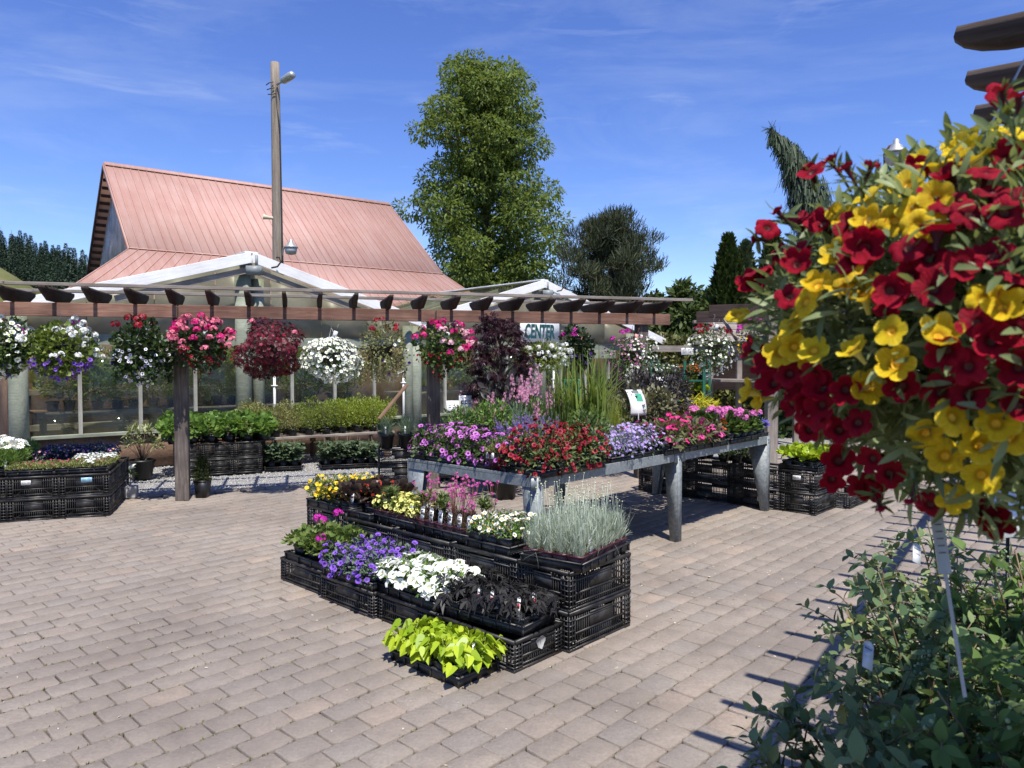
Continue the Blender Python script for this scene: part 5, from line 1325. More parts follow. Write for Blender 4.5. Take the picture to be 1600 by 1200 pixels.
# ------------------------------------------------------------------ sky with thin cirrus, sun
w = bpy.data.worlds.new('World'); SC.world = w; w.use_nodes = True; nt = w.node_tree
for n_ in list(nt.nodes): nt.nodes.remove(n_)
out = nt.nodes.new('ShaderNodeOutputWorld'); bgn = nt.nodes.new('ShaderNodeBackground'); sky = nt.nodes.new('ShaderNodeTexSky')
sky.sky_type = 'NISHITA'; sky.sun_disc = False; sky.sun_elevation = math.asin(SUN[2]); sky.sun_rotation = math.atan2(SUN[0], SUN[1])
sky.altitude = 600; sky.air_density = 1.0; sky.dust_density = .15; sky.ozone_density = 5.0
hs = nt.nodes.new('ShaderNodeHueSaturation'); hs.inputs['Saturation'].default_value = 1.16; hs.inputs['Hue'].default_value = .519; hs.inputs['Value'].default_value = 1.42; link(nt, sky.outputs[0], hs.inputs['Color'])
tc = nt.nodes.new('ShaderNodeTexCoord')
def cirrus(scale, rot, lo, hi, amt, det):
    mp = nt.nodes.new('ShaderNodeMapping'); mp.inputs['Scale'].default_value = scale; mp.inputs['Rotation'].default_value = rot; link(nt, tc.outputs['Generated'], mp.inputs['Vector'])
    f = noise(nt, 1.0, det, .62, mp.outputs['Vector'], .5); return ramp(nt, f, [(lo, (0, 0, 0)), (hi, (amt, amt, amt))])
c1 = cirrus((2.0, 2.0, 9.0), (.0, .32, .2), .5, .9, .3, 9); c2 = cirrus((4, 4, 30), (0, .42, 0), .58, .9, .3, 8)
add = nt.nodes.new('ShaderNodeMix'); add.data_type = 'RGBA'; add.blend_type = 'ADD'; add.inputs[0].default_value = 1; link(nt, c1, add.inputs[6]); link(nt, c2, add.inputs[7])
cm = mixc(nt, add.outputs[2], hs.outputs[0], (6.2, 6.9, 8.0)); link(nt, cm, bgn.inputs['Color']); bgn.inputs['Strength'].default_value = .1
link(nt, bgn.outputs[0], out.inputs['Surface'])
sl = bpy.data.lights.new('sun', 'SUN'); sl.energy = 5.0; sl.angle = math.radians(.53); sl.color = (1.0, .95, .865)
so = bpy.data.objects.new('sun', sl); COL.objects.link(so); so.rotation_euler = Vector(tuple(SUN)).to_track_quat('Z', 'Y').to_euler()
cam = bpy.data.cameras.new('camera'); cam.lens = 36 * F / 1600; cam.sensor_width = 36; cam.clip_start = .05; cam.clip_end = 2000
cam.dof.use_dof = True; cam.dof.focus_distance = 5.5; cam.dof.aperture_fstop = 7.0
co = bpy.data.objects.new('camera', cam); COL.objects.link(co); co.location = (0, 0, H); co.rotation_euler = (PI / 2 - PITCH, 0, 0); SC.camera = co
SC.view_settings.view_transform = 'Standard'; SC.view_settings.look = 'None'; SC.view_settings.exposure = 0.46; SC.view_settings.gamma = 1
try: SC.cycles.use_denoising = True; SC.cycles.max_bounces = 8; SC.cycles.transparent_max_bounces = 16
except Exception: pass
# ------------------------------------------------------------------ tiered crate display in front
A0 = G(803, 1053)[:2]; RZ = math.radians(46.9 - 90)          # crate x runs along Vv (towards the near end)
def dp(v, u): return A0 + Vv * v + U * u
STF = (-.05, -.203, .12, 0)                                   # sticker on the long face to the paving
place_names = ['nearest', 'second', 'third', 'farthest']
for i in range(4):
    c = dp(-.3 - .602 * i, .2 + (.0, .01, -.015, .02)[i]); crate((*c, 0), RZ + RNG.normal(0, .006), f"low black lattice crate, {place_names[i]} of four in the front row on the paving", 'low crates of the front display row', CR_LOW)
g = Geo(); r = np.random.default_rng(4); n = 9
pa = np.array([(.05 + .035 * math.cos(t) * (1 + .3 * math.sin(3 * t)), .035 * math.sin(t) * (1 + .2 * math.cos(5 * t))) for t in np.linspace(0, 6.0, 12)])
g.add([(x, 0, z) for x, z in pa] + [(x, .001, z) for x, z in pa], [tuple(range(12)), tuple(range(23, 11, -1))] + [(i, (i + 1) % 12, (i + 1) % 12 + 12, i + 12) for i in range(12)])
q = dp(.0065, .16); lb = place(bpy.data.objects.new('torn_label', g.mesh('torn_label', plain('label_residue', (.3, .3, .29), .7, 0, .3, 20))), None, Matrix.Translation((q[0], q[1], .11)) @ Matrix.Rotation(math.radians(46.9), 4, 'Z'))
tag(lb, 'torn grey label remains stuck on the nearest low crate end', 'label')
k = 0
for lv in (0, 1):
    w_ = ('lower', 'upper')[lv]; z = .229 * lv
    c = dp(.045 - .2, .41 + .3); crate((*c, z), math.radians(46.9) + RNG.normal(0, .004), f"{w_} black crate of the tall stack under the silver plants, turned end on", 'tall display crates')
    for i in range(4):
        c = dp(.045 - .4 - .3 - .602 * i, .41 + .2 + (.0, .0, .0, .05)[i])
        crate((*c, z), RZ + RNG.normal(0, .004), f"{w_} black crate, {('nearest', 'second', 'third', 'farthest')[i]} of the four long stacks in the back display row", 'tall display crates', CR, STF if (i == 3 and lv == 1) else None)
ZL, ZT = .173, .4585
# front row plants
flat('black', dp(-.31, .2), ZL, RZ + .1, 6, 3, .093, 'black sweet potato vine pot', 'on the nearest low crate', 'black vine pots', None, .085, 1.0, True, 'black tray of dark leaved vines on the nearest low crate', 'potted_vine', (), (TAGR, .35))
flat('wpet', dp(-.93, .2), ZL, RZ - .03, 5, 3, .115, 'white petunia pot', 'on the second low crate', 'white petunia pots', None, .085, 1.05, True, 'black tray of white petunias on the second low crate', 'potted_petunia', (), (TAG, .3))
flat('ppet', dp(-1.5, .2), ZL, RZ, 4, 3, .135, 'violet petunia pot', 'on the third low crate', 'violet petunia pots', None, .09, .95, True, 'black tray of violet petunias spilling over the third low crate', 'potted_petunia')
flat(('mger', 'mger', 'mgerx', 'mger', 'mger'), dp(-2.08, .2), ZL, RZ, 3, 2, .17, 'magenta geranium pot', 'on the farthest low crate', 'magenta geranium pots', None, .1, 1.0, True, 'black tray of magenta geraniums on the farthest low crate', 'potted_geranium')
# back row plants
pot_m = MAROON
flat('silver', dp(-.14, .71), ZT, math.radians(46.9) + .16, 6, 4, .098, 'silver curry plant in maroon pot', 'of the silver tray', 'silver plant pots', MAROON, .085, 1.0, True, 'black tray of silvery plants in maroon pots on tall stack', 'potted_silver_plant', (), (TAGC, .15))
flat('wcal', dp(-.62, .61), ZT, RZ, 3, 3, .12, 'cream white calibrachoa pot', 'beside the silver tray', 'white calibrachoa pots', None, .1, 1.0, True, 'black tray of cream white flowers beside the silver plants', 'potted_calibrachoa')
flat(('thrift', 'thrift', 'rosette', 'thrift'), dp(-1.09, .61), ZT, RZ, 6, 3, .094, 'pink thrift in maroon pot', 'on the back display row', 'pink thrift pots', MAROON, .085, 1.05, True, 'black tray of pink thrift in maroon pots with clear tags', 'potted_thrift', (), (TAGC, .85))
flat(('pycal', 'pycal', 'pycal', 'rosette'), dp(-1.63, .61), ZT, RZ, 5, 3, .094, 'pale yellow calibrachoa in maroon pot', 'by the thrift', 'pale yellow pots', MAROON, .085, 1.05, True, 'black tray of pale yellow flowers in maroon pots', 'potted_calibrachoa', (), (TAGC, .2))
tray((*dp(-1.98, .52), ZT), RZ + .05, .26, .2, 'small empty black tray between the pale yellow and dark pots', 'black nursery trays', (2, 2))
flat(('heu', 'heuor', 'heuor'), dp(-2.1, .74), ZT, RZ, 4, 3, .105, 'bronze leaved pot with orange bells', 'near the yellow flowers', 'bronze heuchera pots', MAROON, .085, 1.05, True, 'black tray of bronze leaved plants with orange bells', 'potted_heuchera', ((3, 0), (2, 0)))
flat(('heu',), dp(-2.28, .53), ZT, RZ, 3, 1, .1, 'dark bronze heuchera pot', 'at the crate edge', 'dark heuchera pots', None, .085, 1.1, True, 'narrow black tray of dark bronze plants at the edge', 'potted_heuchera', (), (TAGC, .8))
flat('ycal', dp(-2.52, .68), ZT, RZ, 3, 3, .145, 'bright yellow calibrachoa pot', 'at the far end', 'yellow calibrachoa pots', None, .09, 1.1, True, 'black tray of bright yellow flowers at the far end', 'potted_calibrachoa')
# lime tray on the ground
LC = (G(718, 1078)[:2] + G(612, 1028)[:2]) / 2 + U * .14
flat('lime', LC, 0.0, RZ + .02, 5, 3, .103, 'lime sweet potato vine pot', 'on the ground tray', 'lime vine pots', None, .085, 1.1, True, 'shallow black tray of lime vines standing on the paving', 'potted_vine', (), (TAG, .15), 'potted plant', .004, .09)
# white labels on some pots at the near end
for (v, u, z) in ((-.02, .1, .235), (-.02, .2, .235), (-.02, .3, .235)):
    pass

# ------------------------------------------------------------------ galvanised table
C0 = np.array([.17, 5.2]); ZTB = .82
def tp(a, b, z=0.0): p = C0 + U * a - Vv * b; return np.array([p[0], p[1], z])
LT, WT = 3.87, 1.43
tb = thing('display_table', 'long galvanised steel display table crowded with flowering plants', 'table', tp(LT / 2, WT / 2))
def tboard(name, a0, b0, a1, b1, z, W, T, up=(0, 0, 1)): return board(name, tp(a0, b0, z), tp(a1, b1, z), W, T, GALV, tb, .002, up)
tboard('apron', 0, 0, LT, 0, ZTB - .042, .012, .085); tboard('apron', 0, WT, LT, WT, ZTB - .042, .012, .085)
tboard('apron', 0, .0065, 0, WT - .0065, ZTB - .042, .012, .085); tboard('apron', LT, .0065, LT, WT - .0065, ZTB - .042, .012, .085)
tg = Geo(); nb = 46
for i in range(nb): 
    a = .02 + (LT - .04) * i / (nb - 1); p = [tp(a - .026, .01), tp(a + .026, .01), tp(a + .026, WT - .01), tp(a - .026, WT - .01)]
    hexa(tg, [q * [1, 1, 0] + [0, 0, ZTB - .025] for q in p] + [q * [1, 1, 0] + [0, 0, ZTB - .018] for q in p])
wpart('table_top', tg.mesh('table_top', GALV), tb)
for b in (.5, .95): tboard('stretcher', .01, b, LT - .01, b, ZTB - .06, .03, .05)
def leg(a, b, sa, sb, wt):
    # folded sheet legs: one flat face on the long side, one tapering face across it
    g = Geo(); z1 = ZTB - .006; t = .006
    lo, hi = (.07, .07); P0 = tp(a, b)
    def q(da, db, z): return tp(a + sa * da, b + sb * db, z)
    hexa(g, [q(0, -.010, 0), q(lo, -.010, 0), q(lo, -.0065, 0), q(0, -.0065, 0), q(0, -.010, z1), q(hi, -.010, z1), q(hi, -.0065, z1), q(0, -.0065, z1)])
    hexa(g, [q(0, -.0064, 0), q(t, -.0064, 0), q(t, .07, 0), q(0, .07, 0), q(0, -.0064, z1), q(t, -.0064, z1), q(t, wt, z1), q(0, wt, z1)])
    hexa(g, [q(lo - t, -.0063, 0), q(lo, -.0063, 0), q(lo, .06, 0), q(lo - t, .06, 0), q(hi - t, -.0063, z1 - .1), q(hi, -.0063, z1 - .1), q(hi, wt * .8, z1 - .1), q(hi - t, wt * .8, z1 - .1)])
    hexa(g, [q(-.06, -.0098, z1 - .09), q(.13, -.0098, z1 - .09), q(.13, -.0068, z1 - .09), q(-.06, -.0068, z1 - .09), q(-.06, -.0098, z1), q(.13, -.0098, z1), q(.13, -.0068, z1), q(-.06, -.0068, z1)]) if wt < .2 else None
    for da in (.02, .05):
        for z in (z1 - .03, z1 - .06): c = q(da, -.0125, z); g.add(*bolt(c))
    wpart('leg', g.mesh('leg', GALV), tb)
def bolt(c):
    V = []; 
    for y in (-.004, .004):
        for i in range(6): V.append(c + U * math.cos(i * PI / 3) * .007 * 1 + Vv * (-y) + np.array([0, 0, math.sin(i * PI / 3) * .007]) if False else np.array([*(c[:2] + U * math.cos(i * PI / 3) * .007 + Vv * (y)), c[2] + math.sin(i * PI / 3) * .007]))
    return V, [tuple(range(6)), tuple(range(11, 5, -1))] + [(i, (i + 1) % 6, (i + 1) % 6 + 6, i + 6) for i in range(6)]
leg(0, 0, 1, 1, .14); leg(1.93, 0, 1, 1, .14); leg(LT, 0, -1, 1, .26)
leg(0, WT, 1, -1, .22); leg(1.93, WT, 1, -1, .16); leg(LT, WT, -1, -1, .2)
ZS = ZTB - .014
def tflat(kinds, a, b, nx, ny, pitch, desc, where, group, scale=1.0, ph=.1, name='potted_flower', potm=None, rzo=0.0):
    flat(kinds, tp(a, b)[:2], ZS, RZ + rzo, nx, ny, pitch, desc, where, group, potm, ph, scale, True, f"black tray under {where.split(' ', 1)[1] if where.startswith(('on ', 'in ', 'at ', 'by ')) else where} of the steel table", name)
TB = math.radians(46.9)
def tone(kind, a, b, label, group=None, pot=('round', .2, .16, None), scale=1.0, name='potted_plant', **kw):
    return potted(kind, tp(a, b, ZS), label, group, pot, name, 'potted plant', scale, **kw)
for i, (a, b) in enumerate(((.55, 1.36), (.8, 1.2), (1.05, 1.15), (1.4, 1.18), (1.75, 1.3), (.9, .25), (.75, .12))):
    tone(('herb2', 'herb', 'lav', 'herb2', 'herb', 'herb2', 'herb2')[i], a, b, ('mid green herb beside the curved plant cards', 'bright green herb between the salvias and snapdragons', 'grey green lavender before the snapdragons', 'mid green herb by the tallest snapdragon', 'bright green herb near the green card', 'mid green filler pot between the crimson flowers and the lobelia', 'mid green filler pot at the long edge behind the crimson flowers')[i], 'herbs among the table flowers', ('round', .15, .12, None), 1.2, 'potted_herb')
# trays on the table, whose rows run along its short front end (x towards the camera's right corner)
tflat('redcal', .4, .15, 2, 4, .18, 'crimson red calibrachoa pot', 'at the near corner', 'crimson calibrachoa on the table', 1.35, .1, 'potted_calibrachoa')
tflat('lilpet', .2, 1.17, 3, 2, .165, 'lilac pink petunia pot', 'at the outer corner', 'lilac petunias on the table corner', 1.3, .1, 'potted_petunia')
tflat('lilpet', .2, .66, 4, 2, .15, 'lilac petunia pot', 'at the short edge', 'lilac petunias on the short edge', 1.2, .1, 'potted_petunia')
tflat(('dvpet', 'rdpet', 'dvpet'), .6, 1.1, 4, 2, .16, 'purple or red petunia pot', 'behind the lilac petunias', 'mixed petunias on the table', 1.3, .1, 'potted_petunia')
tflat('salvia', .68, .62, 3, 3, .15, 'violet salvia pot', 'behind the short edge', 'violet salvias on the table', 1.0, .1, 'potted_salvia')
tone('salvia', 1.05, .9, 'violet salvia at the back of the salvia group by the tall grass', None, ('round', .14, .12, None), 1.1, 'potted_salvia')
mp_ = potted('sax', tp(.07, .45, ZS), 'square maroon pot with a white label at the short table edge', None, ('square', .14, .16, MAROON), 'potted_plant', 'potted plant', 1.2, RZ); part('plant_tag', STICK, mp_, TR((0, 0, .125), math.radians(46.9 - 90)) @ TR((0, -.08, 0)))
for i, (a, b) in enumerate(((.95, .42), (1.12, .52), (1.3, .42), (1.12, .3), (.98, .58))):
    tone('grass', a, b, ('tall upright grass pot nearest the crimson flowers', 'tall upright grass pot in the middle of the grass clump', 'tall upright grass pot nearest the curved white card', 'tall upright grass pot nearest the lobelia tray', 'tall upright grass pot nearest the violet salvias')[i], 'tall grass pots', ('round', .15, .14, None), 1.0, 'potted_grass')
for i, (a, b) in enumerate(((1.5, .62), (1.72, .55), (1.68, .8))):
    tone('finegrass', a, b, ('fine yellow green grass pot beside the tall grass', 'fine yellow green grass pot beside the curved white card', 'fine yellow green grass pot at the rear of its clump')[i], 'fine grass pots', ('round', .17, .15, None), 1.05, 'potted_grass')
flat('lob', tp(1.32, .17)[:2], ZS, TB, 5, 2, .15, 'pale lilac lobelia pot', 'on the long table edge', 'lilac lobelia pots', None, .1, 1.3, True, 'black tray of pale lilac lobelia on the long table edge', 'potted_lobelia')
flat(('imp', 'imp2', 'imp', 'imp2'), tp(2.13, .2)[:2], ZS, TB, 6, 3, .14, 'hot pink impatiens pot', 'on the long edge', 'pink impatiens pots', None, .09, 1.3, True, 'black tray of hot pink impatiens on the long table edge', 'potted_impatiens')
flat(('imp2', 'rdpet', 'pger'), tp(2.7, .2)[:2], ZS, TB, 2, 3, .145, 'pink and orange impatiens pot', 'mid table edge', 'mixed impatiens pots', None, .09, 1.3, True, 'black tray of mixed pink and orange impatiens mid table', 'potted_impatiens')
flat('pger', tp(3.22, .2)[:2], ZS, TB, 4, 3, .15, 'clear pink geranium pot', 'near the far corner', 'clear pink geranium pots', None, .1, 1.25, True, 'black tray of clear pink geraniums near the far corner', 'potted_geranium')
flat('bluedark', tp(3.7, .17)[:2], ZS, TB, 2, 2, .15, 'dark blue petunia pot', 'at the far corner', 'dark blue petunias', None, .1, 1.25, True, 'black tray of dark blue petunias at the far corner', 'potted_petunia')
tone('redger', 3.72, .5, 'red flowering pot behind the dark blue petunias at the table end', None, ('round', .15, .13, None), 1.0, 'potted_geranium')
tone('mound', 3.62, .72, 'golden cascading grass mound in a pot on the far table end', None, ('round', .24, .22, None), 1.45, 'potted_mound')
for i, (a, b) in enumerate(((2.5, .75), (2.8, .62), (2.85, .95), (3.15, .72), (3.2, 1.05), (2.55, 1.1))):
    tone('pepper', a, b, ('dark purple leaved pot nearest the fine grass', 'dark purple leaved pot closest to the pink impatiens', 'dark purple leaved pot in the middle of its clump', 'dark purple leaved pot closest to the pink geraniums', 'dark purple leaved pot nearest the golden mound', 'dark purple leaved pot at the back of its clump')[i], 'dark leaved pots', ('round', .19, .17, None), 1.0, 'potted_pepper')
for i, (a, b) in enumerate(((2.15, .62), (2.4, .5), (2.1, .95))):
    tone('coleus', a, b, ('olive cream coleus right behind the pink impatiens', 'olive cream coleus beside the dark purple pots', 'olive cream coleus at the rear behind the white card')[i], 'coleus pots', ('round', .16, .15, None), 1.0, 'potted_coleus')
tone('snap', 2.2, 1.15, 'pink spired plant with dark leaves behind the curved white card', None, ('round', .16, .15, None), 1.0, 'potted_snapdragon')
for i, (a, b) in enumerate(((1.2, 1.3), (1.0, 1.4), (1.45, 1.35), (1.55, 1.1), (1.25, 1.05))):
    tone('snap', a, b, ('pink snapdragon pot in the middle of its row', 'pink snapdragon pot closest to the dark maple', 'pink snapdragon pot farthest along the table', 'pink snapdragon pot beside the fine grass', 'pink snapdragon pot right behind the violet salvias')[i], 'pink snapdragon pots', ('round', .16, .15, None), (1.05, .85, 1.1, .8, .65)[i], 'potted_snapdragon')
for i, (a, b) in enumerate(((.85, 1.38), (.62, 1.42), (1.9, 1.25), (1.85, 1.0))):
    tone('herb', a, b, ('leafy green herb beside the snapdragons', 'leafy green herb behind the purple and red petunias', 'leafy green herb behind the tall grass', 'leafy green herb behind the fine grass clump')[i], 'green herbs on the table', ('round', .16, .14, None), 1.05, 'potted_herb')

# curved cards on stakes
def card(name, label, c, w, h, tilt, rz, bend, stake, printed=True, m=None):
    e = thing(name, label, 'sign card', (c[0], c[1], c[2] - h / 2 - stake), rz)
    g = Geo(); n = 10; V = []; F_ = []; 
    def pt(s, x, off): z = stake + h * s; y = bend * (s - .2) ** 2 - tilt * (s - .0) * h; return (x, y + off, z - abs(bend) * .35 * s)
    for i in range(n + 1):
        for x in (-w / 2, w / 2): V.append(pt(i / n, x, 0)); V.append(pt(i / n, x, .003))
    for i in range(n): a = 4 * i; F_ += [(a, a + 2, a + 6, a + 4), (a + 1, a + 5, a + 7, a + 3), (a, a + 4, a + 5, a + 1), (a + 2, a + 3, a + 7, a + 6)]
    F_ += [(0, 1, 3, 2), (4 * n, 4 * n + 2, 4 * n + 3, 4 * n + 1)]
    g.add(V, F_); part('card', g.mesh('card', m or WHITE), e)
    if printed:
        for s0, s1, x0, x1, mm in printed:
            k = Geo(); V = []; F_ = []
            for i in range(5):
                s = s0 + (s1 - s0) * i / 4
                for x in (x0, x1): V.append(pt(s, x * w, -.0015))
            F_ = [(2 * i, 2 * i + 1, 2 * i + 3, 2 * i + 2) for i in range(4)]; k.add(V, F_); part('print', k.mesh('print', mm), e)
    s = Geo(); tube(s, [(0, .006, 0), (0, .006, stake + h * .15)], .006, 0, 6); part('stake', s.mesh('stake', GALV), e); return e
card('curved_sign_card', 'large white curved card with a green picture on a stake among grasses', tp(2.02, .47, 1.27), .17, .30, -.0, .35, .17, .33, [(.55, .85, -.05, .35, GREENC), (.86, .97, -.2, .25, PRINT), (.6, .62, -.36, -.1, PRINT)])
card('curved_sign_card', 'small white spotted card standing behind the dark purple leaved pots', tp(3.0, .8, 1.38), .2, .24, -.0, .1, .1, .3, [(.2 + .17 * (i // 3), .29 + .17 * (i // 3), -.4 + .3 * (i % 3), -.22 + .3 * (i % 3), PRINT) for i in range(12)])
card('curved_sign_card', 'green card with pale drawing beside the greenhouse door', tp(2.05, 1.3, 1.36), .17, .2, .1, -.1, .03, .32, [(.3, .6, -.2, .25, plain('card_mark', (.02, .14, .1), .5))], GREENC)
for i, px in enumerate((708, 727)): card('curved_sign_card', ('white curved plant card nearest the brown pergola post', 'white flat topped plant card closest to the pink snapdragons')[i], P(px, 632 - 4 * i, 8.9 + .1 * i), .155, .17, .02, .2, .1 * (1 - i) + .02, .3, [(.35 + .2 * (j // 3), .45 + .2 * (j // 3), -.35 + .3 * (j % 3), -.15 + .3 * (j % 3), PRINT) for j in range(6)])

# ------------------------------------------------------------------ crates under the far table end
K0 = G(1274, 806)[:2]
for i in range(4):
    for lv in (0, 1):
        c = K0 - Vv * (.2 + .6 * 0 + (.0 if i == 0 else .5 + .602 * (i - 1) + .0)) + U * (.3 if i == 0 else .2)
        w_ = ('lower', 'upper')[lv]
        if i == 0: crate((*c, .229 * lv), TB, f"{w_} black crate of the open stack beside the far table leg", 'crates at the far table end', CR, None)
        else: crate((*c, .229 * lv), RZ, f"{w_} shaded black crate under the table, {('first', 'second', 'third')[i - 1]} stack from the lime leaved tray", 'crates at the far table end', CR, (.1, -.203, .1, 0) if (i == 1 and lv == 0) else None)
s_ = place(bpy.data.objects.new('barcode_label', STICK), None, Matrix.Translation((*(K0 - U * .0085 - Vv * .2), .385)) @ Matrix.Rotation(RZ, 4, 'Z')); tag(s_, 'white barcode label on the upper crate beside the far table leg', 'label')
crate((*(K0 + U * .9 - Vv * .05), 0), TB, 'single low black crate behind the open stack beyond the table', 'crates at the far table end', CR_LOW)
c_ = K0 - Vv * .2 + U * .3
flat('limehe', c_, .4585, TB, 4, 3, .135, 'lime leaved pot', 'on the open crate stack', 'lime leaved pots by the table leg', None, .09, .9, True, 'black tray of lime leaved plants on the open crate stack', 'potted_heuchera')
for i in range(2): flat('herb2', K0 - Vv * (.95 + .6 * i) + U * .2, .4585, RZ, 3, 2, .16, 'green herb pot', ('on first shaded stack', 'on second shaded stack')[i], ('herb pots on first shaded stack', 'herb pots on second shaded stack')[i], None, .09, .8, False, None, 'potted_herb')

# ------------------------------------------------------------------ crates behind the table beside the pergola post
SD = np.array([math.cos(math.radians(14)), math.sin(math.radians(14))]); SN = np.array([-SD[1], SD[0]]); S0 = G(594, 757)[:2]
for i, nm in enumerate(('leftmost', 'middle', 'rightmost')):
    for lv in (0, 1):
        c = S0 + SD * (.3 + .64 * i + (.0, .0, .14)[i]) + SN * .25
        crate((*c, .229 * lv), math.radians(14), f"{('lower', 'upper')[lv]} crate of the {('first', 'second', 'third')[i]} stack along the gravel behind the table", 'crates behind the table', CR)
i = 0
for a in np.linspace(.1, 1.9, 8):
    for b in (.12, .38):
        kind = 'lav' if a < .95 else ('herb', 'herb2', 'snap')[i % 3]; c = S0 + SD * a + SN * b; i += 1
        kk = i // 2
        lab = (('grey green lavender' if kind == 'lav' else 'leafy green herb') if kind != 'snap' else 'pink spired plant') + f" in black pot, {('first', 'second', 'third', 'fourth', 'fifth', 'sixth', 'seventh', 'eighth', 'ninth')[min(8, (i - 1) // 2)]} {'front' if b < .2 else 'rear'} pot on crates behind table"
        potted(kind, (*c, .4585), lab, 'pots on the crates behind the table', ('round', .2, .2, None), 'potted_herb', 'potted plant', .9 if kind == 'lav' else 1.1, None, TAG if (b < .2 and kind == 'lav') else None, TR((0, -.09, .04)))
for i in range(10):
    c = S0 + SD * (1.6 + .3 * i) + SN * (.9 + .1 * (i % 2)); k = ('herb', 'herb2', 'yshrub2', 'lav', 'coleus')[i % 5]
    potted(k, (*c, 0), f"tall {('bright green', 'mid green', 'yellow green', 'grey green', 'olive')[i % 5]} plant, {('first', 'second', 'third', 'fourth', 'fifth', 'sixth', 'seventh', 'eighth', 'ninth', 'tenth')[i]} past the lavender crates", 'floor pots along the gravel', ('round', .28, .3, None), 'potted_shrub', 'potted plant', 1.7)

# ------------------------------------------------------------------ dark red maple
def maple():
    b = G(782, 766); b = np.array([b[0] * 9.2 / b[1], 9.2, 0]); b = np.array([P(782, 562, 9.2)[0], 9.2, 0])
    e = thing('japanese_maple', 'dark purple leaved maple in a pot before the greenhouse wall', 'tree', b); r = np.random.default_rng(6); f = Geo(); t = Geo()
    lathe(t, [(.15, 0), (.2, .33), (.21, .34), (.21, .36), (.19, .36), (.19, .3)], 0, 18); part('pot', t.mesh('pot', POTB), e); t = Geo()
    tube(t, [(0, 0, .3), (.02, 0, .8), (-.02, 0, 1.3), (.0, 0, 1.9)], [.03, .025, .018, .006], 0, 7)
    for i in range(34):
        z = .75 + 1.35 * (i + .5) / 34; R = .38 * (1 - ((z - 1.35) / .95) ** 2) + .05; a = i * 2.4; end = np.array([math.cos(a) * R * r.uniform(.5, 1), math.sin(a) * R, z + .08])
        tube(t, [(0, 0, z - .15), end * [.5, .5, 1], end], [.008, .006, .003], 0, 5); n = 110
        d = rdir(r, n); f.inst(LOBED, end + d * [.16, .16, .06] * r.uniform(.2, 1, (n, 1)), d + [0, 0, -.5] + .4 * r.normal(size=(n, 3)), d * .3 + [0, 0, 1] + .3 * r.normal(size=(n, 3)), .06 * r.uniform(.6, 1.2, n), 0)
    part('crown', f.mesh('crown', L_PURP), e); part('trunk', t.mesh('trunk', BARK), e)
maple()
e_ = potted('pepper', (*P(790, 562, 8.7)[:2], 0), 'low dark purple shrub at the foot of the maple', None, ('round', .3, .32, None), 'potted_shrub', 'potted plant', 2.0)

# ------------------------------------------------------------------ crates and plants by the greenhouse wall
M0 = G(276, 746)[:2]; MDv = np.array([math.cos(math.radians(27)), math.sin(math.radians(27))]); MN = np.array([-MDv[1], MDv[0]])
for i in range(3):
    for lv in (0, 1):
        for dpt in (0, 1):
            c = M0 + MDv * (.19 + .385 * i) + MN * (.24 + .47 * dpt)
            crate((*c, .229 * lv), math.radians(27), f"{('lower', 'upper')[lv]} {('front', 'rear')[dpt]} crate, {('nearest the pergola post', 'in the middle', 'nearest the shrub bench')[i]}, under the leafy squash plants", 'crates by the greenhouse wall', CRM, None)
i = 0
for a in np.linspace(-.02, 1.2, 6):
    for b in (.12, .42, .72):
        c = M0 + MDv * a + MN * b; i += 1
        potted('squash', (*c, .4585), f"leafy squash seedling pot, {('first', 'second', 'third', 'fourth', 'fifth', 'sixth')[(i - 1) // 3]} {('front', 'middle', 'rear')[(i - 1) % 3]} one on the wall crates", 'squash seedlings', ('square', .15, .1, None), 'potted_seedling', 'potted plant', 1.05)
# shrub bench
bn = thing('plant_bench', 'low grey plank bench of yellow green shrubs before the greenhouse', 'bench', P(505, 562, 11.8) * [1, 1, 0])
b0, b1 = P(398, 562, 11.3), P(612, 562, 12.6); bd = (b1 - b0)[:2] / np.linalg.norm((b1 - b0)[:2]); bnn = np.array([-bd[1], bd[0]])
for o in (0, .24, .48, .72): board('plank', (*(b0[:2] + bnn * o), .42), (*(b1[:2] + bnn * o), .42), .22, .035, W_GREY, bn)
for s in (.04, .5, .96):
    for o in (.0, .7): q = b0[:2] + (b1 - b0)[:2] * s + bnn * o; board('leg', (*q, 0), (*q, .4), .08, .08, W_BROWN, bn)
LB = np.linalg.norm((b1 - b0)[:2]); i = 0
for s in np.linspace(.02, .98, 9):
    for o in (.06, .36, .66):
        c = b0[:2] + bd * LB * s + bnn * o; k = 'variegated' if s < .35 else ('yshrub' if s < .6 else 'yshrub2'); i += 1
        potted(k, (*c, .439), f"{('olive cream', 'yellow green', 'bright chartreuse')[('variegated', 'yshrub', 'yshrub2').index(k)]} shrub pot, {('first', 'second', 'third', 'fourth', 'fifth', 'sixth', 'seventh', 'eighth', 'ninth')[(i - 1) // 3]} {('front', 'middle', 'rear')[(i - 1) % 3]} on the plank bench", 'shrubs on the plank bench', ('square', .13, .11, None), 'potted_shrub', 'potted plant', RNG.uniform(.7, 1.15))
for k, (px, py, nx, nm) in enumerate(((436, 734, 3, 'smaller'), (540, 730, 5, 'larger'))):
    c = G(px, py)[:2] + np.array([.0, .2]); flat('tomato', c, 0, math.radians(18), nx, 3, .17, 'tomato seedling pot', f"in the {nm} tray on gravel", f"tomato seedlings in the {nm} gravel tray", None, .13, .95, True, f"{nm} black tray of tomato seedlings standing on the gravel", 'potted_tomato')
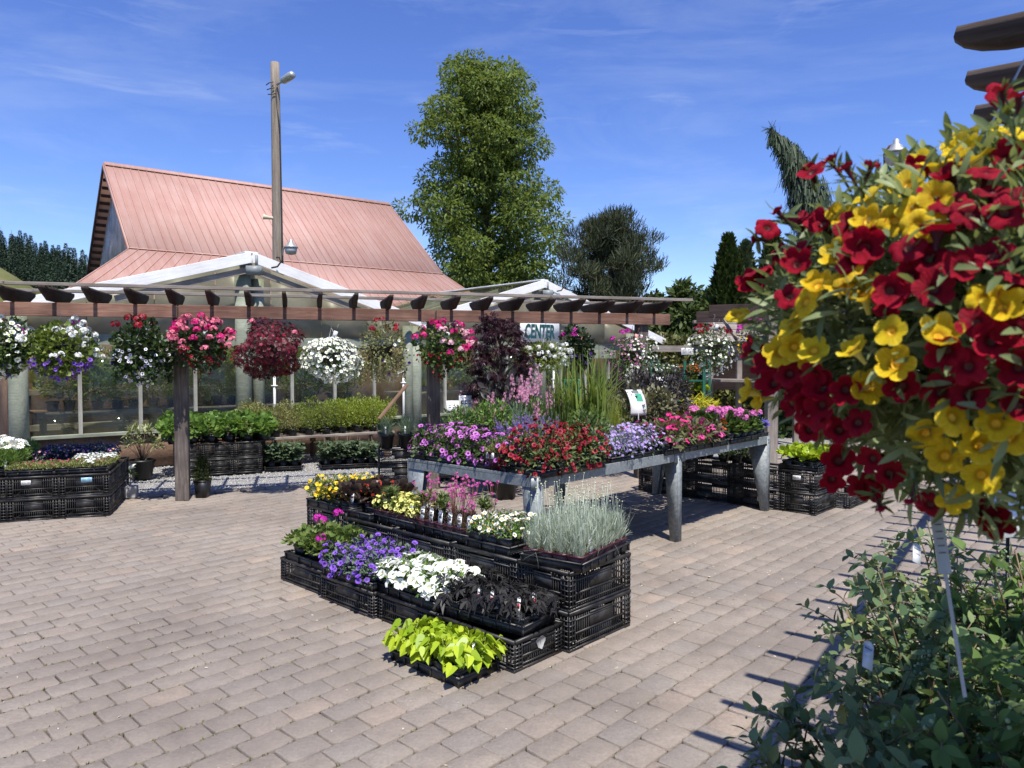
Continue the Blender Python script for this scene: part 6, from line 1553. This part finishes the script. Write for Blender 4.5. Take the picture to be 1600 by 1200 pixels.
# potted lily and little cypress
potted('pieris', (*(G(222, 747)[:2]), 0), 'variegated leafy shrub in a wide black pot at the paving edge', None, ('round', .34, .26, None), 'potted_shrub', 'potted plant', 1.25)
lilyp = G(204, 752)[:2]
def lily():
    e = thing('lily_plant', 'single creamy white lily flower on a low stem beside the black pot', 'flower', (*lilyp, 0)); g = Geo(); b = Geo()
    tube(g, [(0, 0, 0), (.01, -.02, .1), (0, -.04, .17)], .005, 0, 6); r = np.random.default_rng(1); d = rdir(r, 14, -.2); g.inst(LONG, np.array([[0, 0, .08]]) + d * .02, d + [0, 0, .3], [[0, 0, 1]] + 0 * d, .12, 0)
    d = np.array([[math.cos(i), math.sin(i) * .8 - .3, .4 + .2 * math.sin(i * 2)] for i in np.linspace(0, 5.2, 6)]); b.inst(OVAL, np.tile([[0, -.05, .18]], (6, 1)), d, np.tile([[0, -.6, .8]], (6, 1)), .11, 0)
    part('foliage', g.mesh('foliage', L_MID), e); part('blossoms', b.mesh('blossoms', petalm('petal_cream', (.8, .78, .5), (.85, .84, .65))), e)
lily()
potted('cypress', G(317, 777), 'small black square pot with dwarf cypress beside the pergola post', None, ('square', .155, .21, None), 'potted_cypress', 'potted plant', 1.15)
cb = place(bpy.data.objects.new('concrete_block', bevelled(.2, .15, .14, .008, 'concrete_block', plain('concrete', (.4, .38, .35), .9, 0, .2, 12, .2, .4))), None, TR((*G(186, 778)[:2], .07), .3)); tag(cb, 'small pale concrete block on the paving beside the left crates', 'block')

# ------------------------------------------------------------------ crate bed at the left edge
L0 = G(172, 806)[:2]; LDv = np.array([math.cos(math.radians(20)), math.sin(math.radians(20))]); LN = np.array([-LDv[1], LDv[0]])
for i in range(5):
    for j in range(3):
        for lv in (0, 1):
            if i > 2 and j == 2: continue
            c = L0 - LDv * (.232 + .464 * i) + LN * (.232 + .464 * j)
            crate((*c, .229 * lv), math.radians(20), f"{('lower', 'upper')[lv]} {('front', 'middle', 'rear')[j]} crate of the flower bed, {('first', 'second', 'third', 'fourth', 'fifth')[i]} from the concrete block", 'crates of the flower bed', CR_SQ, (.02 if i == 0 else -.06, -.233, .165, 0) if (j == 0 and lv == 1 and i < 2) else None, i == 0)
def bed(kind, s0, s1, t0, t1, nx, ny, desc, group, scale, pot=.11, tags=None):
    flat(kind, L0 - LDv * (s0 + s1) / 2 + LN * (t0 + t1) / 2, .4585, math.radians(20), nx, ny, (s1 - s0) / nx, desc, 'on the flower bed', group, None, .07, scale, True, 'black tray of ' + desc.replace(' pot', '') + ' on the flower bed', 'potted_flower', (), tags, 'potted plant', .004, (t1 - t0) / ny)
bed(('sax', 'sax', 'saxw'), .03, .5, .03, .4, 4, 3, 'mossy cushion pot with pink blooms', 'mossy cushions near the blue label', 1.05)
bed(('sax',), .52, .93, .03, .4, 4, 3, 'mossy yellow green cushion pot', 'plain mossy cushions', 1.05)
bed('saxw', .03, .42, .43, .75, 4, 3, 'white starred cushion pot', 'white cushions', 1.1)
bed('cosmos', .9, 1.42, .1, .62, 4, 4, 'white cosmos pot with ferny leaves', 'white cosmos pots', .9, .11, (TAG, .9))
bed('lilpet', 1.45, 1.95, .05, .5, 3, 3, 'pink petunia pot', 'pink petunias of the bed', .9)
bed('pansy', .1, .85, .8, 1.3, 6, 4, 'dark violet pansy pot', 'dark pansies', 1.05)
bed('herb', .95, 1.4, .7, 1.3, 4, 4, 'bright green leafy pot', 'green pots of the bed', .8)
bed('wpet', 1.45, 1.95, .6, 1.1, 4, 4, 'white petunia pot', 'white petunias of the bed', .8)
# ------------------------------------------------------------------ hanging baskets along the pergola
def north(d): return d[:, 2] > .1
def basket(px, py, rx, rz, label, leafmat_, flowers, out=.32, seed=0, nl=1500, leaf=.045, tplt=OVAL, tagm_=True, ztop=2.13, depth=None, tagside=.06, dropl=.0, hasw=True, tagmat=None):
    """flowers: (name, material, centre material, template, size, count, predicate on the outward direction)"""
    r = np.random.default_rng(100 + seed)
    if depth is None: t = pl_t(px, out); c2 = pp_(t, out, 0)[:2]
    else: c2 = P(px, 562, depth)[:2]
    d = c2[1]; c = P(px, py, d); RX = rx * d / F; RZ_ = rz * d / F
    e = thing('hanging_basket', label, 'hanging basket', (c[0], c[1], c[2]), 0, 'hanging baskets of flowers')
    pg_ = Geo(); lathe(pg_, [(.1, -.12), (.15, .05), (.16, .055), (.16, .07), (.14, .07), (.13, .04)], 0, 18); part('pot', pg_.mesh('pot', POTB), e)
    wgm = Geo(); hz = ztop - c[2]
    for a in (0.3, 2.4, 4.5): tube(wgm, [(.15 * math.cos(a), .15 * math.sin(a), .06), (0, 0, hz - .1)], .0022, 0, 5)
    tube(wgm, [(0, 0, hz - .1), (.0, 0, hz - .04), (.018, 0, hz - .01), (.012, 0, hz + .02), (-.012, 0, hz + .02)], .003, 0, 5); part('hanger', wgm.mesh('hanger', WIRE), e)
    lf = lumpf(r, 7, 5); g = Geo(); rad = (RX, RX * .95, RZ_)
    dome(g, r, nl, tplt, leaf, (0, 0, 0), rad, 0, .45, .15, .8, .6, .5, -1.0, lf, .27)
    dome(g, r, nl // 3, tplt, leaf * .9, (0, 0, -.02), (RX * .6, RX * .6, RZ_ * .7), 0, .3, .1, .8, .9, .4, -1)
    if dropl:
        for i in range(26):
            a = r.uniform(0, 6.28); q0 = np.array([math.cos(a) * RX * .8, math.sin(a) * RX * .8, -.2 * RZ_]); L = r.uniform(.3, 1) * dropl; q1 = q0 + [.05 * math.cos(a), .05 * math.sin(a), -RZ_ * .6 - L]
            tube(g, [q0, (q0 + q1) / 2 + [.03 * math.cos(a), .03 * math.sin(a), 0], q1], .002, 0, 4); n = 16; s = r.uniform(0, 1, n)[:, None]
            g.inst(tplt, q0 + (q1 - q0) * s, r.normal(size=(n, 3)) + [0, 0, -.4], r.normal(size=(n, 3)) + [0, -.3, .6], leaf * .8, 0)
    part('foliage', g.mesh('foliage', leafmat_), e)
    for nm, m1, m2, t_, size, n, pred in flowers:
        b = Geo()
        if t_ == 'umbel':
            dd = rdir(r, n * 4, -1); dd = dd[pred(dd)][:n]
            for q in dd: umbel(b, r, q * rad * r.uniform(.95, 1.22) * [1, 1, 1] + [0, 0, .02], size, 16, size * .95)
        else: blooms(b, r, n * 2, t_, size, (0, 0, 0), rad, 0, (.93, 1.14), -1, .35, .75, .5, lf, .27, .2, pred, size * .5)
        part(nm, b.mesh(nm, [m1, m2]), e)
    if tagm_:
        tg = Geo(); box(tg, -.025, .025, -.001, .001, -.09, 0); tube(tg, [(0, 0, 0), (0, 0, .09)], .001, 0, 4); part('price_tag', tg.mesh('price_tag', tagmat or plain('clear_tag', (.55, .57, .58), .4, 0, .08)), e, Matrix.Translation((tagside, -.01, hz - .14)) @ Matrix.Rotation(.35, 4, 'Y'))
    return e
up_ = lambda z: (lambda d: d[:, 2] > z)
dn_ = lambda z: (lambda d: d[:, 2] < z)
anyd = lambda d: d[:, 2] > -2
def both(f, g_): return lambda d: f(d) & g_(d)
right_ = lambda x: (lambda d: d[:, 0] > x)
left_ = lambda x: (lambda d: d[:, 0] < x)
S_ = P_WH
basket(8, 546, 36, 42, 'white flowered basket cut by the picture edge, deep pink blooms at one side', L_MID, [('white_blossoms', P_WH, C_GRN, PETUNIA, .06, 60, anyd), ('magenta_blossoms', P_MAG, C_DK, PETUNIA, .05, 14, right_(.3)), ('violet_blossoms', P_VIO, C_DV, PETUNIA, .045, 20, dn_(-.5))], seed=1, tagm_=False, leaf=.05)
basket(93, 548, 50, 43, 'green basket edged white with a violet lower fringe and one magenta head', leafm('leaf_basketgreen', (.07, .11, .02), (.2, .26, .05), .3), [('white_blossoms', P_WH, C_GRN, 'umbel', .032, 40, lambda d: (d[:, 0] > .25) & (d[:, 2] > -.35) | (d[:, 0] < -.5) & (d[:, 2] > .2)), ('violet_blossoms', P_VIO, C_DV, PETUNIA, .046, 150, dn_(-.25)), ('magenta_blossoms', P_MAG, P_MAG, 'umbel', .04, 3, up_(.75))], seed=2, leaf=.05, tplt=ROUND, nl=900)
basket(223, 548, 43, 48, 'tall green basket topped with dark red, white bells trailing below', L_DK, [('red_blossoms', P_RED, P_DKRED, 'umbel', .042, 11, up_(.62)), ('white_blossoms', P_WH, P_VIO, PETUNIA, .038, 170, dn_(.05)), ('violet_blossoms', P_DVIO, C_DV, PETUNIA, .05, 7, dn_(-.3))], seed=3, leaf=.05, tplt=ROUND, nl=800, dropl=.12)
basket(314, 540, 44, 38, 'bright pink geranium basket beside the first post, dark red at its base', L_DK, [('pink_blossoms', P_PINK, P_LPINK, 'umbel', .036, 42, up_(-.2)), ('hotpink_blossoms', P_HOT, P_HOT, 'umbel', .038, 18, up_(.1)), ('red_blossoms', P_RED, P_DKRED, PETUNIA, .036, 110, both(dn_(-.05), right_(-.5)))], seed=4, tplt=ROUND, leaf=.045, nl=650)
basket(422, 547, 46, 39, 'round basket wholly covered in small dark red flowers', L_HEU, [('darkred_blossoms', P_DKRED, P_DKRED, STAR, .046, 800, anyd), ('crimson_blossoms', P_CRIM, P_DKRED, STAR, .034, 70, anyd), ('pink_blossoms', P_PINK, P_LPINK, 'umbel', .028, 6, up_(.4))], seed=5, leaf=.03, nl=1400, tagm_=False)
basket(518, 560, 45, 33, 'basket of dense white flowers with a few pink ones, hung low on long wires', L_MID, [('white_blossoms', P_WH, C_GRN, PETUNIA, .042, 420, anyd), ('pink_blossoms', P_MAG, C_DK, PETUNIA, .04, 5, up_(.4))], seed=6, leaf=.032, nl=900, dropl=.06)
basket(597, 548, 38, 44, 'cream and green leaved basket with dark red top and violet trailing blooms', leafm('leaf_creamgreen', (.06, .09, .03), (.34, .33, .14), .3), [('red_blossoms', P_RED, P_DKRED, 'umbel', .032, 8, up_(.4)), ('violet_blossoms', P_DVIO, C_DV, PETUNIA, .045, 16, both(dn_(.0), right_(-.1))), ('white_blossoms', P_WH, C_GRN, PETUNIA, .036, 48, both(dn_(.3), right_(.25)))], seed=7, leaf=.04, nl=1300, dropl=.1, tagm_=False)
basket(693, 545, 42, 37, 'coral pink geranium basket by the middle post, crimson blooms underneath', L_MID, [('pink_blossoms', P_LPINK, P_PINK, 'umbel', .034, 26, both(up_(-.1), right_(-.1))), ('hotpink_blossoms', P_HOT, P_HOT, 'umbel', .042, 20, up_(-.3)), ('red_blossoms', P_RED, P_DKRED, PETUNIA, .034, 110, dn_(-.2))], seed=8, tplt=ROUND, leaf=.045, nl=650)
basket(851, 556, 38, 25, 'wide white flowered basket in front of the CENTER board', L_YG, [('white_blossoms', P_WH, C_GRN, 'umbel', .026, 70, dn_(.6))], seed=9, leaf=.04, nl=900, tagm_=False)
basket(901, 546, 27, 30, 'dark green basket with violet blooms hung behind the white one', L_DK, [('violet_blossoms', P_DVIO, C_DV, PETUNIA, .05, 60, dn_(-.15)), ('magenta_blossoms', P_MAG, P_MAG, 'umbel', .04, 3, up_(.5))], seed=10, out=-.75, leaf=.055, tplt=ROUND, nl=500, tagmat=plain('pink_tag', (.6, .22, .2), .5))
basket(988, 556, 36, 33, 'white basket with trailing mauve pink blooms by the last pergola post', L_MID, [('white_blossoms', P_WH, C_GRN, PETUNIA, .034, 180, right_(-.35)), ('mauve_blossoms', P_MAUVE, C_DK, PETUNIA, .034, 130, left_(.4)), ('magenta_blossoms', P_MAG, P_MAG, 'umbel', .035, 4, both(up_(.5), left_(0)))], seed=11, leaf=.035, nl=900, tagmat=plain('pink_tag', (.6, .22, .2), .5), dropl=.16)
basket(1115, 545, 33, 38, 'basket with red heads over white and deep violet blooms beyond the table', L_MID, [('red_blossoms', P_RED, P_DKRED, 'umbel', .045, 8, up_(.6)), ('white_blossoms', P_WH, C_GRN, PETUNIA, .04, 150, dn_(.45)), ('violet_blossoms', P_DVIO, C_DV, PETUNIA, .06, 12, lambda d: (abs(d[:, 2]) < .3) & (d[:, 1] < -.6))], seed=12, depth=11.6, ztop=2.34, leaf=.04, nl=900)
basket(1181, 532, 30, 28, 'magenta topped basket with small yellow blooms, nearest the big basket', L_DK, [('magenta_blossoms', P_MAG, P_MAG, 'umbel', .045, 18, up_(.35)), ('yellow_blossoms', P_YEL, C_YEL, PETUNIA, .034, 70, dn_(.3))], seed=13, depth=11.4, ztop=2.34, leaf=.04, nl=800, tagm_=False)
# mauve fuchsia trails hanging from the basket by the last post
# ------------------------------------------------------------------ the big basket close to the camera
BC = np.array([.80, 1.13, 1.70]); BR = np.array([.415, .36, .30])
big = thing('hanging_basket', 'huge red and yellow calibrachoa basket filling the upper corner close by', 'hanging basket', BC)
r = np.random.default_rng(33)
pg_ = Geo(); lathe(pg_, [(.12, -.14), (.17, .06), (.18, .065), (.18, .085), (.16, .085), (.15, .05)], 0, 24); part('pot', pg_.mesh('pot', POTB), big)
hk = np.array([.17, .095, .70]); wg = Geo()
for a in (.4, 2.5, 3.6, 5.2): tube(wg, [(.17 * math.cos(a), .17 * math.sin(a), .08), hk], .0018, 0, 6)
tube(wg, [hk, hk + [0, 0, .06], hk + [.02, 0, .1], hk + [0, 0, .13]], .003, 0, 6); part('hanger', wg.mesh('hanger', WIRE), big)
lfb = lumpf(r, 8, 4.5)
CAL_LEAF = leaf_t([(0, .03), (.25, .1), (.6, .12), (.85, .07), (1, .01)], .25, .3)
g = Geo()
dome(g, r, 6500, CAL_LEAF, .036, (0, 0, 0), BR * 1.02, 0, .62, .25, .7, .8, .45, -1, lfb, .1)
dome(g, r, 4200, CAL_LEAF, .042, (0, 0, 0), BR * .72, 0, .5, .2, .7, .9, .4, -1, lfb, .1)
# sprigs: stems radiating with whorls of small leaves
ns = 330; sd = rdir(r, ns, -.9)
for d in sd:
    k = 1 + .12 * float(lfb(d[None])[0]); p1 = d * BR * k * r.uniform(.92, 1.07); p0 = d * BR * .55; m_ = (p0 + p1) / 2 + [0, 0, .02]
    tube(g, [p0, m_, p1], [.0022, .002, .0014], 1, 5); n = 16; s = r.uniform(.3, 1.02, n)[:, None]; q = p0 * (1 - s) ** 2 + 2 * m_ * s * (1 - s) + p1 * s ** 2
    ax = nrm(p1 - p0); g.inst(CAL_LEAF, q, ax * .5 + .8 * r.normal(size=(n, 3)), [0, 0, 1] + .5 * r.normal(size=(n, 3)), .034 * r.uniform(.5, 1.2, n), 0)
L_CALB = leafm('leaf_calibrachoa_near', (.09, .13, .05), (.28, .34, .15), .35)
part('foliage', g.mesh('foliage', [L_CALB, STEM]), big)
reds = [(1263,261),(1239,333),(1200,355),(1207,391),(1236,390),(1176,421),(1164,441),(1272,337),(1320,342),(1362,327),(1482,307),(1479,252),(1422,246),(1542,267),(1575,225),(1551,291),(1587,300),(1464,357),(1416,384),(1446,393),(1350,384),(1332,402),(1551,387),(1566,135),(1455,447),(1389,453),(1416,423),(1590,426),(1590,462),(1230,462),(1242,411),(1523,503),(1477,550),(1512,573),(1513,623),(1463,623),(1550,533),(1587,517),(1593,577),(1593,637),(1400,613),(1380,470),(1337,663),(1310,673),(1277,610),(1240,617),(1247,653),(1280,650),(1250,683),(1310,720),(1300,750),(1357,727),(1387,747),(1337,773),(1352,775),(1453,790),(1537,813),(1556,816),(1180,574),(1160,545),(1195,562),(1452,291),(1283,633),(1230,585),(1262,590),(1225,640),(1205,600),(1570,330),(1515,330),(1500,415),(1320,610),(1180,430),(1262,640)]
yels = [(1506,200),(1578,198),(1524,243),(1458,237),(1432,231),(1410,268),(1347,294),(1422,312),(1461,303),(1350,338),(1389,328),(1428,342),(1275,444),(1320,426),(1338,453),(1296,390),(1254,471),(1536,462),(1299,324),(1443,339),(1390,518),(1330,547),(1397,570),(1345,613),(1228,507),(1237,543),(1270,547),(1252,568),(1467,523),(1490,653),(1557,667),(1530,708),(1533,758),(1488,785),(1440,697),(1473,727),(1567,480),(1217,550),(1165,613),(1182,626),(1150,490),(1310,445),(1500,225),(1580,700),(1230,525)]
BIGP = petunia(10, .0, .035, .1); BIGP2 = petunia(10, .55, .05, .02)
def flower_mesh(nm, t, mats): g = Geo(); g.inst(t, [[0, 0, 0]], [[0, 1, 0]], [[0, 0, 1]], 1.0); return g.mesh(nm, mats, True)
def calib(tb, wv, fl, notch):
    n = 30; V = [(0, 0, -.2)]; F_ = []; fm = []
    rings = [(.05, -.16), (.10, -.07), (.22, .0), (.38, .045), (.5, fl - .02)]
    for k, (rr, z) in enumerate(rings):
        for i in range(n):
            a = i / n * 2 * PI; lob = abs(math.cos(2.5 * a)); q = rr * (1 - (0, 0, .02, notch * .45, notch)[k] * (1 - lob) ** 1.6)
            zz = z + (0, 0, -.012, -.035, -wv)[k] * (1 - lob) + (0, 0, 0, .01, .03)[k] * math.sin(a * 7 + tb * 20)
            V.append((q * math.cos(a), q * math.sin(a), zz))
    for i in range(n): F_.append((0, 1 + i, 1 + (i + 1) % n)); fm.append(1)
    for k in range(4):
        for i in range(n):
            a = 1 + k * n; b = a + n; F_.append((a + i, b + i, b + (i + 1) % n, a + (i + 1) % n)); fm.append(1 if k == 0 else 0)
    k0 = len(V)
    for rr, z in ((.2, -.02), (.09, -tb * .45), (.06, -tb)):
        for i in range(n): V.append((rr * math.cos(i / n * 2 * PI), rr * math.sin(i / n * 2 * PI), z))
    for k in range(2):
        for i in range(n): a = k0 + k * n; F_.append((a + i, a + (i + 1) % n, a + n + (i + 1) % n, a + n + i)); fm.append(2)
    return tpl(V, F_, fm)
def veined(name, base, centre, edge, trans=.3):
    m, nt, out = newmat(name); tc = nt.nodes.new('ShaderNodeTexCoord'); sp = nt.nodes.new('ShaderNodeSeparateXYZ'); link(nt, tc.outputs['Object'], sp.inputs[0])
    at = nt.nodes.new('ShaderNodeMath'); at.operation = 'ARCTAN2'; link(nt, sp.outputs[0], at.inputs[0]); link(nt, sp.outputs[1], at.inputs[1])
    ln = nt.nodes.new('ShaderNodeVectorMath'); ln.operation = 'LENGTH'; link(nt, tc.outputs['Object'], ln.inputs[0])
    oi = nt.nodes.new('ShaderNodeObjectInfo'); cb = nt.nodes.new('ShaderNodeCombineXYZ'); mu = nt.nodes.new('ShaderNodeMath'); mu.operation = 'MULTIPLY'; mu.inputs[1].default_value = 5.0; link(nt, at.outputs[0], mu.inputs[0])
    link(nt, mu.outputs[0], cb.inputs[0]); link(nt, ln.outputs['Value'], cb.inputs[1]); link(nt, oi.outputs['Random'], cb.inputs[2])
    c = ramp(nt, ln.outputs['Value'], [(.12, centre), (.24, base), (.42, base), (.52, edge)])
    f = noise(nt, 2.2, 4, .6, cb.outputs[0]); c = mixc(nt, ramp(nt, f, [(.42, (0, 0, 0)), (.66, (.55, .55, .55))]), c, tuple(x * .62 for x in base))
    c = mixc(nt, .5, c, ramp(nt, oi.outputs['Random'], [(0, (.32, .32, .32)), (1, (.62, .62, .62))]), 'OVERLAY')
    p = principled(nt, None, c, .55, 0, bump(nt, f, .6, .01), .2)
    t = nt.nodes.new('ShaderNodeBsdfTranslucent'); link(nt, c, t.inputs['Color']); mx = nt.nodes.new('ShaderNodeMixShader'); mx.inputs[0].default_value = trans
    link(nt, p.outputs[0], mx.inputs[1]); link(nt, t.outputs[0], mx.inputs[2]); link(nt, mx.outputs[0], out.inputs['Surface']); return m
V_YEL = veined('veined_yellow', (.88, .62, .02), (.6, .3, .01), (.95, .75, .08)); V_RED = veined('veined_crimson', (.36, .003, .022), (.1, .002, .01), (.44, .006, .035))
def fm_(nm, c1, c2, thr):
    return [flower_mesh(nm, calib(tb, wv, fl, nt_), [c1, thr, c2]) for tb, wv, fl, nt_ in ((.5, .05, .1, .22), (.5, .09, .02, .3), (.6, .1, .2, .26), (.45, .06, -.04, .2), (.7, .12, .3, .3))]
YF = fm_('yellow_flower', V_YEL, P_PYEL, C_YEL); RF = fm_('red_flower', V_RED, P_DKRED, plain('throat_maroon', (.12, .03, .02), .6, 0, .3, 30))
cam_ = np.array([0, 0, H])
def hit(px, py):
    d = ray(px, py); d = d / np.linalg.norm(d); o = (cam_ - BC) / (BR * 1.02); q = d / (BR * 1.02)
    a = q @ q; b = o @ q; c = o @ o - 1; D = b * b - a * c
    if D > 0: t = (-b - math.sqrt(D)) / a
    else: t = -b / a
    p = cam_ + d * t; n_ = (p - BC) / (BR * BR); return p, n_ / np.linalg.norm(n_)
for lst, ms, nm in ((reds, RF, 'red_flower'), (yels, YF, 'yellow_flower')):
    for px, py in lst:
        p, n_ = hit(px, py); tc_ = nrm(cam_ - p)
        k = r.uniform(); Z = nrm(n_ * .65 + tc_ * (.5 if k < .75 else -.1) + SUN * .45 + .33 * r.normal(size=3)); A = nrm(np.cross(Z, r.normal(size=3))); X = np.cross(A, Z)
        s = r.uniform(.041, .052)
        M = Matrix((X * s, A * s, Z * s)).transposed().to_4x4(); M.translation = Vector(p - BC - n_ * r.uniform(.0, .022))
        part(nm, ms[int(r.integers(0, 5))], big, M)
# buds on long sprigs standing out of the top
BUD = (lambda g: (g.inst(petunia(8, 1.2, .1, .25), [[0, 0, 0]], [[0, 1, 0]], [[0, 0, 1]], .024), g.mesh('flower_bud', [P_CRIM, P_DKRED, P_DKRED]))[1])(Geo())
for (x0, y0), (x1, y1) in (((1330, 300), (1297, 250)), ((1345, 300), (1362, 259)), ((1350, 310), (1322, 262)), ((1275, 300), (1263, 262)), ((1570, 200), (1566, 140)), ((1585, 240), (1592, 150)), ((1360, 760), (1376, 793)), ((1430, 740), (1427, 782)), ((1205, 380), (1180, 372)), ((1240, 360), (1215, 330))):
    p0, _ = hit(x0, y0); dd = np.linalg.norm(p0 - cam_); rr_ = ray(x1, y1); p1 = cam_ + rr_ / np.linalg.norm(rr_) * dd; m_ = (p0 + p1) / 2 + .006 * r.normal(size=3); g = Geo()
    tube(g, [p0 - BC, m_ - BC, p1 - BC], [.002, .0016, .0012], 1, 5); n = 13; s = r.uniform(.1, .95, n)[:, None]
    g.inst(CAL_LEAF, p0 - BC + (p1 - p0) * s, nrm(p1 - p0) * .6 + .8 * r.normal(size=(n, 3)), r.normal(size=(n, 3)) + [0, 0, .5], .03 * r.uniform(.5, 1.1, n), 0)
    sp_ = part('sprig_foliage', g.mesh('sprig_foliage', [L_CAL, STEM]), big)
    ax = nrm(p1 - p0); A = nrm(np.cross(ax, [.2, .4, .8])); X = np.cross(A, ax); M = Matrix((X, A, ax)).transposed().to_4x4(); M.translation = Vector(p1 - BC); part('flower_bud', BUD, sp_, M)

# ------------------------------------------------------------------ blueberry bushes under the pergola
def blueberry(label, c, z0, z1, spread, ncane, seed, leafm_=L_BLUE, leaf=.052, potr=.17):
    r = np.random.default_rng(seed); e = thing('blueberry_bush', label, 'bush', (*c, 0)); f = Geo(); st = Geo(); be = Geo(); pg_ = Geo()
    lathe(pg_, [(potr * .8, 0), (potr, z0 - .03), (potr * 1.06, z0 - .03), (potr * 1.06, z0), (potr * .95, z0), (potr * .93, z0 - .04), (.01, z0 - .04)], 0, 22); part('pot', pg_.mesh('pot', POTB), e)
    LF = leaf_t([(0, .02), (.18, .17), (.42, .27), (.68, .22), (.88, .1), (1, .01)], .16, .22)
    for i in range(ncane):
        a = i * 2.4 + r.uniform(-.3, .3); k = math.sqrt(r.uniform(.04, 1)); tip = np.array([math.cos(a) * spread * k, math.sin(a) * spread * k, z0 + (z1 - z0) * (1 - .38 * k * k) * r.uniform(.82, 1.05)]); b0 = np.array([math.cos(a) * .05, math.sin(a) * .05, z0 - .05])
        m_ = b0 * .45 + tip * .55 + np.array([-math.cos(a) * .06, -math.sin(a) * .06, .06])
        def pt(s): return b0 * (1 - s) ** 2 + 2 * m_ * s * (1 - s) + tip * s * s
        tube(st, [pt(s) for s in np.linspace(0, 1, 7)], np.linspace(.0055, .0018, 7), 0, 6)
        for b in range(8):
            s0 = r.uniform(.2, .95); q0 = pt(s0); L = r.uniform(.07, .2) * (1.15 - s0 * .4); dr = nrm(np.array([math.cos(a), math.sin(a), .3]) * .5 + r.normal(size=3) * [.9, .9, .5] + [0, 0, .45]); q1 = q0 + dr * L
            tube(st, [q0, (q0 + q1) / 2 + [0, 0, .008], q1], [.0025, .002, .0013], 0, 5)
            n = int(L / .017); ss = np.linspace(.1, 1.0, n)
            for j, s in enumerate(ss):
                an = j * 2.4 + r.uniform(-.4, .4); x = nrm(np.cross(dr, [.13, .2, .96])); y = np.cross(dr, x); sd = x * math.cos(an) + y * math.sin(an)
                f.inst(LF, (q0 + (q1 - q0) * s)[None], (sd * (1 - .5 * (s > .9)) + dr * .55)[None], (np.array([0, 0, .9]) + dr * .6 + .35 * r.normal(size=3) - sd * .3)[None], leaf * r.uniform(.55, 1.15) * (.75 if s > .85 else 1), 0)
            if r.uniform() < .16:
                for j in range(7): f.inst(BALL, (q1 + r.normal(0, .012, 3))[None], [[0, 1, 0]], [[0, 0, 1]], r.uniform(.006, .011), 1)
        n = 16
        for s in r.uniform(.3, 1, n): f.inst(LF, pt(s)[None], (r.normal(size=3) + [0, 0, .2])[None], (np.array([0, 0, 1]) + .5 * r.normal(size=3))[None], leaf * r.uniform(.5, 1.1), 0)
    part('foliage', f.mesh('foliage', [leafm_, leafm('berry_green', (.18, .25, .12), (.3, .38, .2), .1)]), e); part('stems', st.mesh('stems', leafm('stem_blueberry', (.1, .11, .05), (.2, .13, .08), 0)), e)
    return e
L_BBD = leafm('leaf_blueberrydark', (.055, .105, .035), (.19, .29, .085), .38, .6, .12)
blueberry('blueberry bush with grey green leaves nearest the open paving', (.98, 1.62), .3, .99, .43, 36, 1, L_BLUE, .06)
blueberry('tall blueberry bush with a pinkish leaf tip, behind the white stake', (1.24, 2.08), .3, 1.1, .42, 32, 2)
blueberry('dense dark blueberry bush cut by the lower picture corner', (1.22, 1.5), .3, 1.1, .42, 34, 3, L_BBD, .06)
blueberry('bushy green blueberry close to the blank tilted card', (1.55, 2.05), .3, 1.18, .44, 34, 4, L_BBD, .06)
blueberry('small low blueberry bush at the bottom edge, in front of the others', (.8, 1.4), .28, .8, .36, 22, 5, L_BLUE, .058)
blueberry('blueberry bush in the middle of the group, beside the foot of the stake', (1.32, 1.8), .3, 1.02, .42, 30, 7)
blueberry('airy blueberry bush farthest back beneath the flower basket', (1.75, 2.85), .3, 1.05, .42, 14, 6)
TAGD = TAGC.copy(); TAGD.materials[0] = plain('clear_tag', (.55, .57, .58), .4, 0, .08); TAGD.materials[1] = TAGD.materials[0]
# clear plastic stake label
a, b_ = P(1462, 800, 1.28), P(1500, 1040, 1.22); dr = nrm(a - b_)
e = thing('stake_label', 'long pale plastic stake label leaning in the blueberry bushes', 'plant label', (b_[0], b_[1], b_[2] - .25))
CLR = plain('clear_stake', (.33, .34, .34), .4, 0, .1)
board('stake', b_ - dr * .05, a - dr * .1, .006, .0015, CLR, e, 0, (0, -1, .2)); board('tag_face', a - dr * .105, a + dr * .02, .022, .0012, plain('label_film', (.36, .38, .4), .35, 0, .12, 10), e, 0, (0, -1, .2))
for k in range(5): board('print', a - dr * (.02 + .012 * k) + [0, -.0012, 0], a - dr * (.0225 + .012 * k) + [0, -.0012, 0], .012, .0004, PRINT, e, 0, (0, -1, .2))
# the tilted blank card on a stake and small tags in the pots
c = P(1572, 802, 2.2); e = thing('sign_card', 'blank bluish white card on a dark stake beside the blueberry bushes', 'sign card', (c[0], c[1], 0))
g = Geo(); R_ = (Matrix.Rotation(.2, 3, 'Z') @ Matrix.Rotation(-.5, 3, 'X')); hexa(g, [np.array(R_ @ Vector(v)) for v in ((-.1, -.002, -.075), (.12, -.002, -.07), (.12, .002, -.07), (-.1, .002, -.075), (-.06, -.002, .09), (.15, -.002, .085), (.15, .002, .085), (-.06, .002, .09))]); part('card', g.mesh('card', WHITE), e, Matrix.Translation((0, 0, c[2])))
g = Geo(); tube(g, [(.02, .01, 0), (.02, .02, c[2] - .02)], .005, 0, 6); part('stake', g.mesh('stake', POTB), e)
for i, (px, py, dd, lab) in enumerate(((1355, 905 + 140, 1.55, 'small pale plant tag in the blueberry bush nearest the paving'), (1432, 880, 2.0, 'small pale plant tag in the tall blueberry bush by the stake'))):
    c = P(px, py, dd); o = place(bpy.data.objects.new('plant_tag', TAGD), None, Matrix.Translation(Vector(c)) @ Matrix.Rotation(.5, 4, 'Y') @ Matrix.Rotation(-.7, 4, 'X') @ Matrix.Scale(.62, 4)); tag(o, lab, 'plant label')
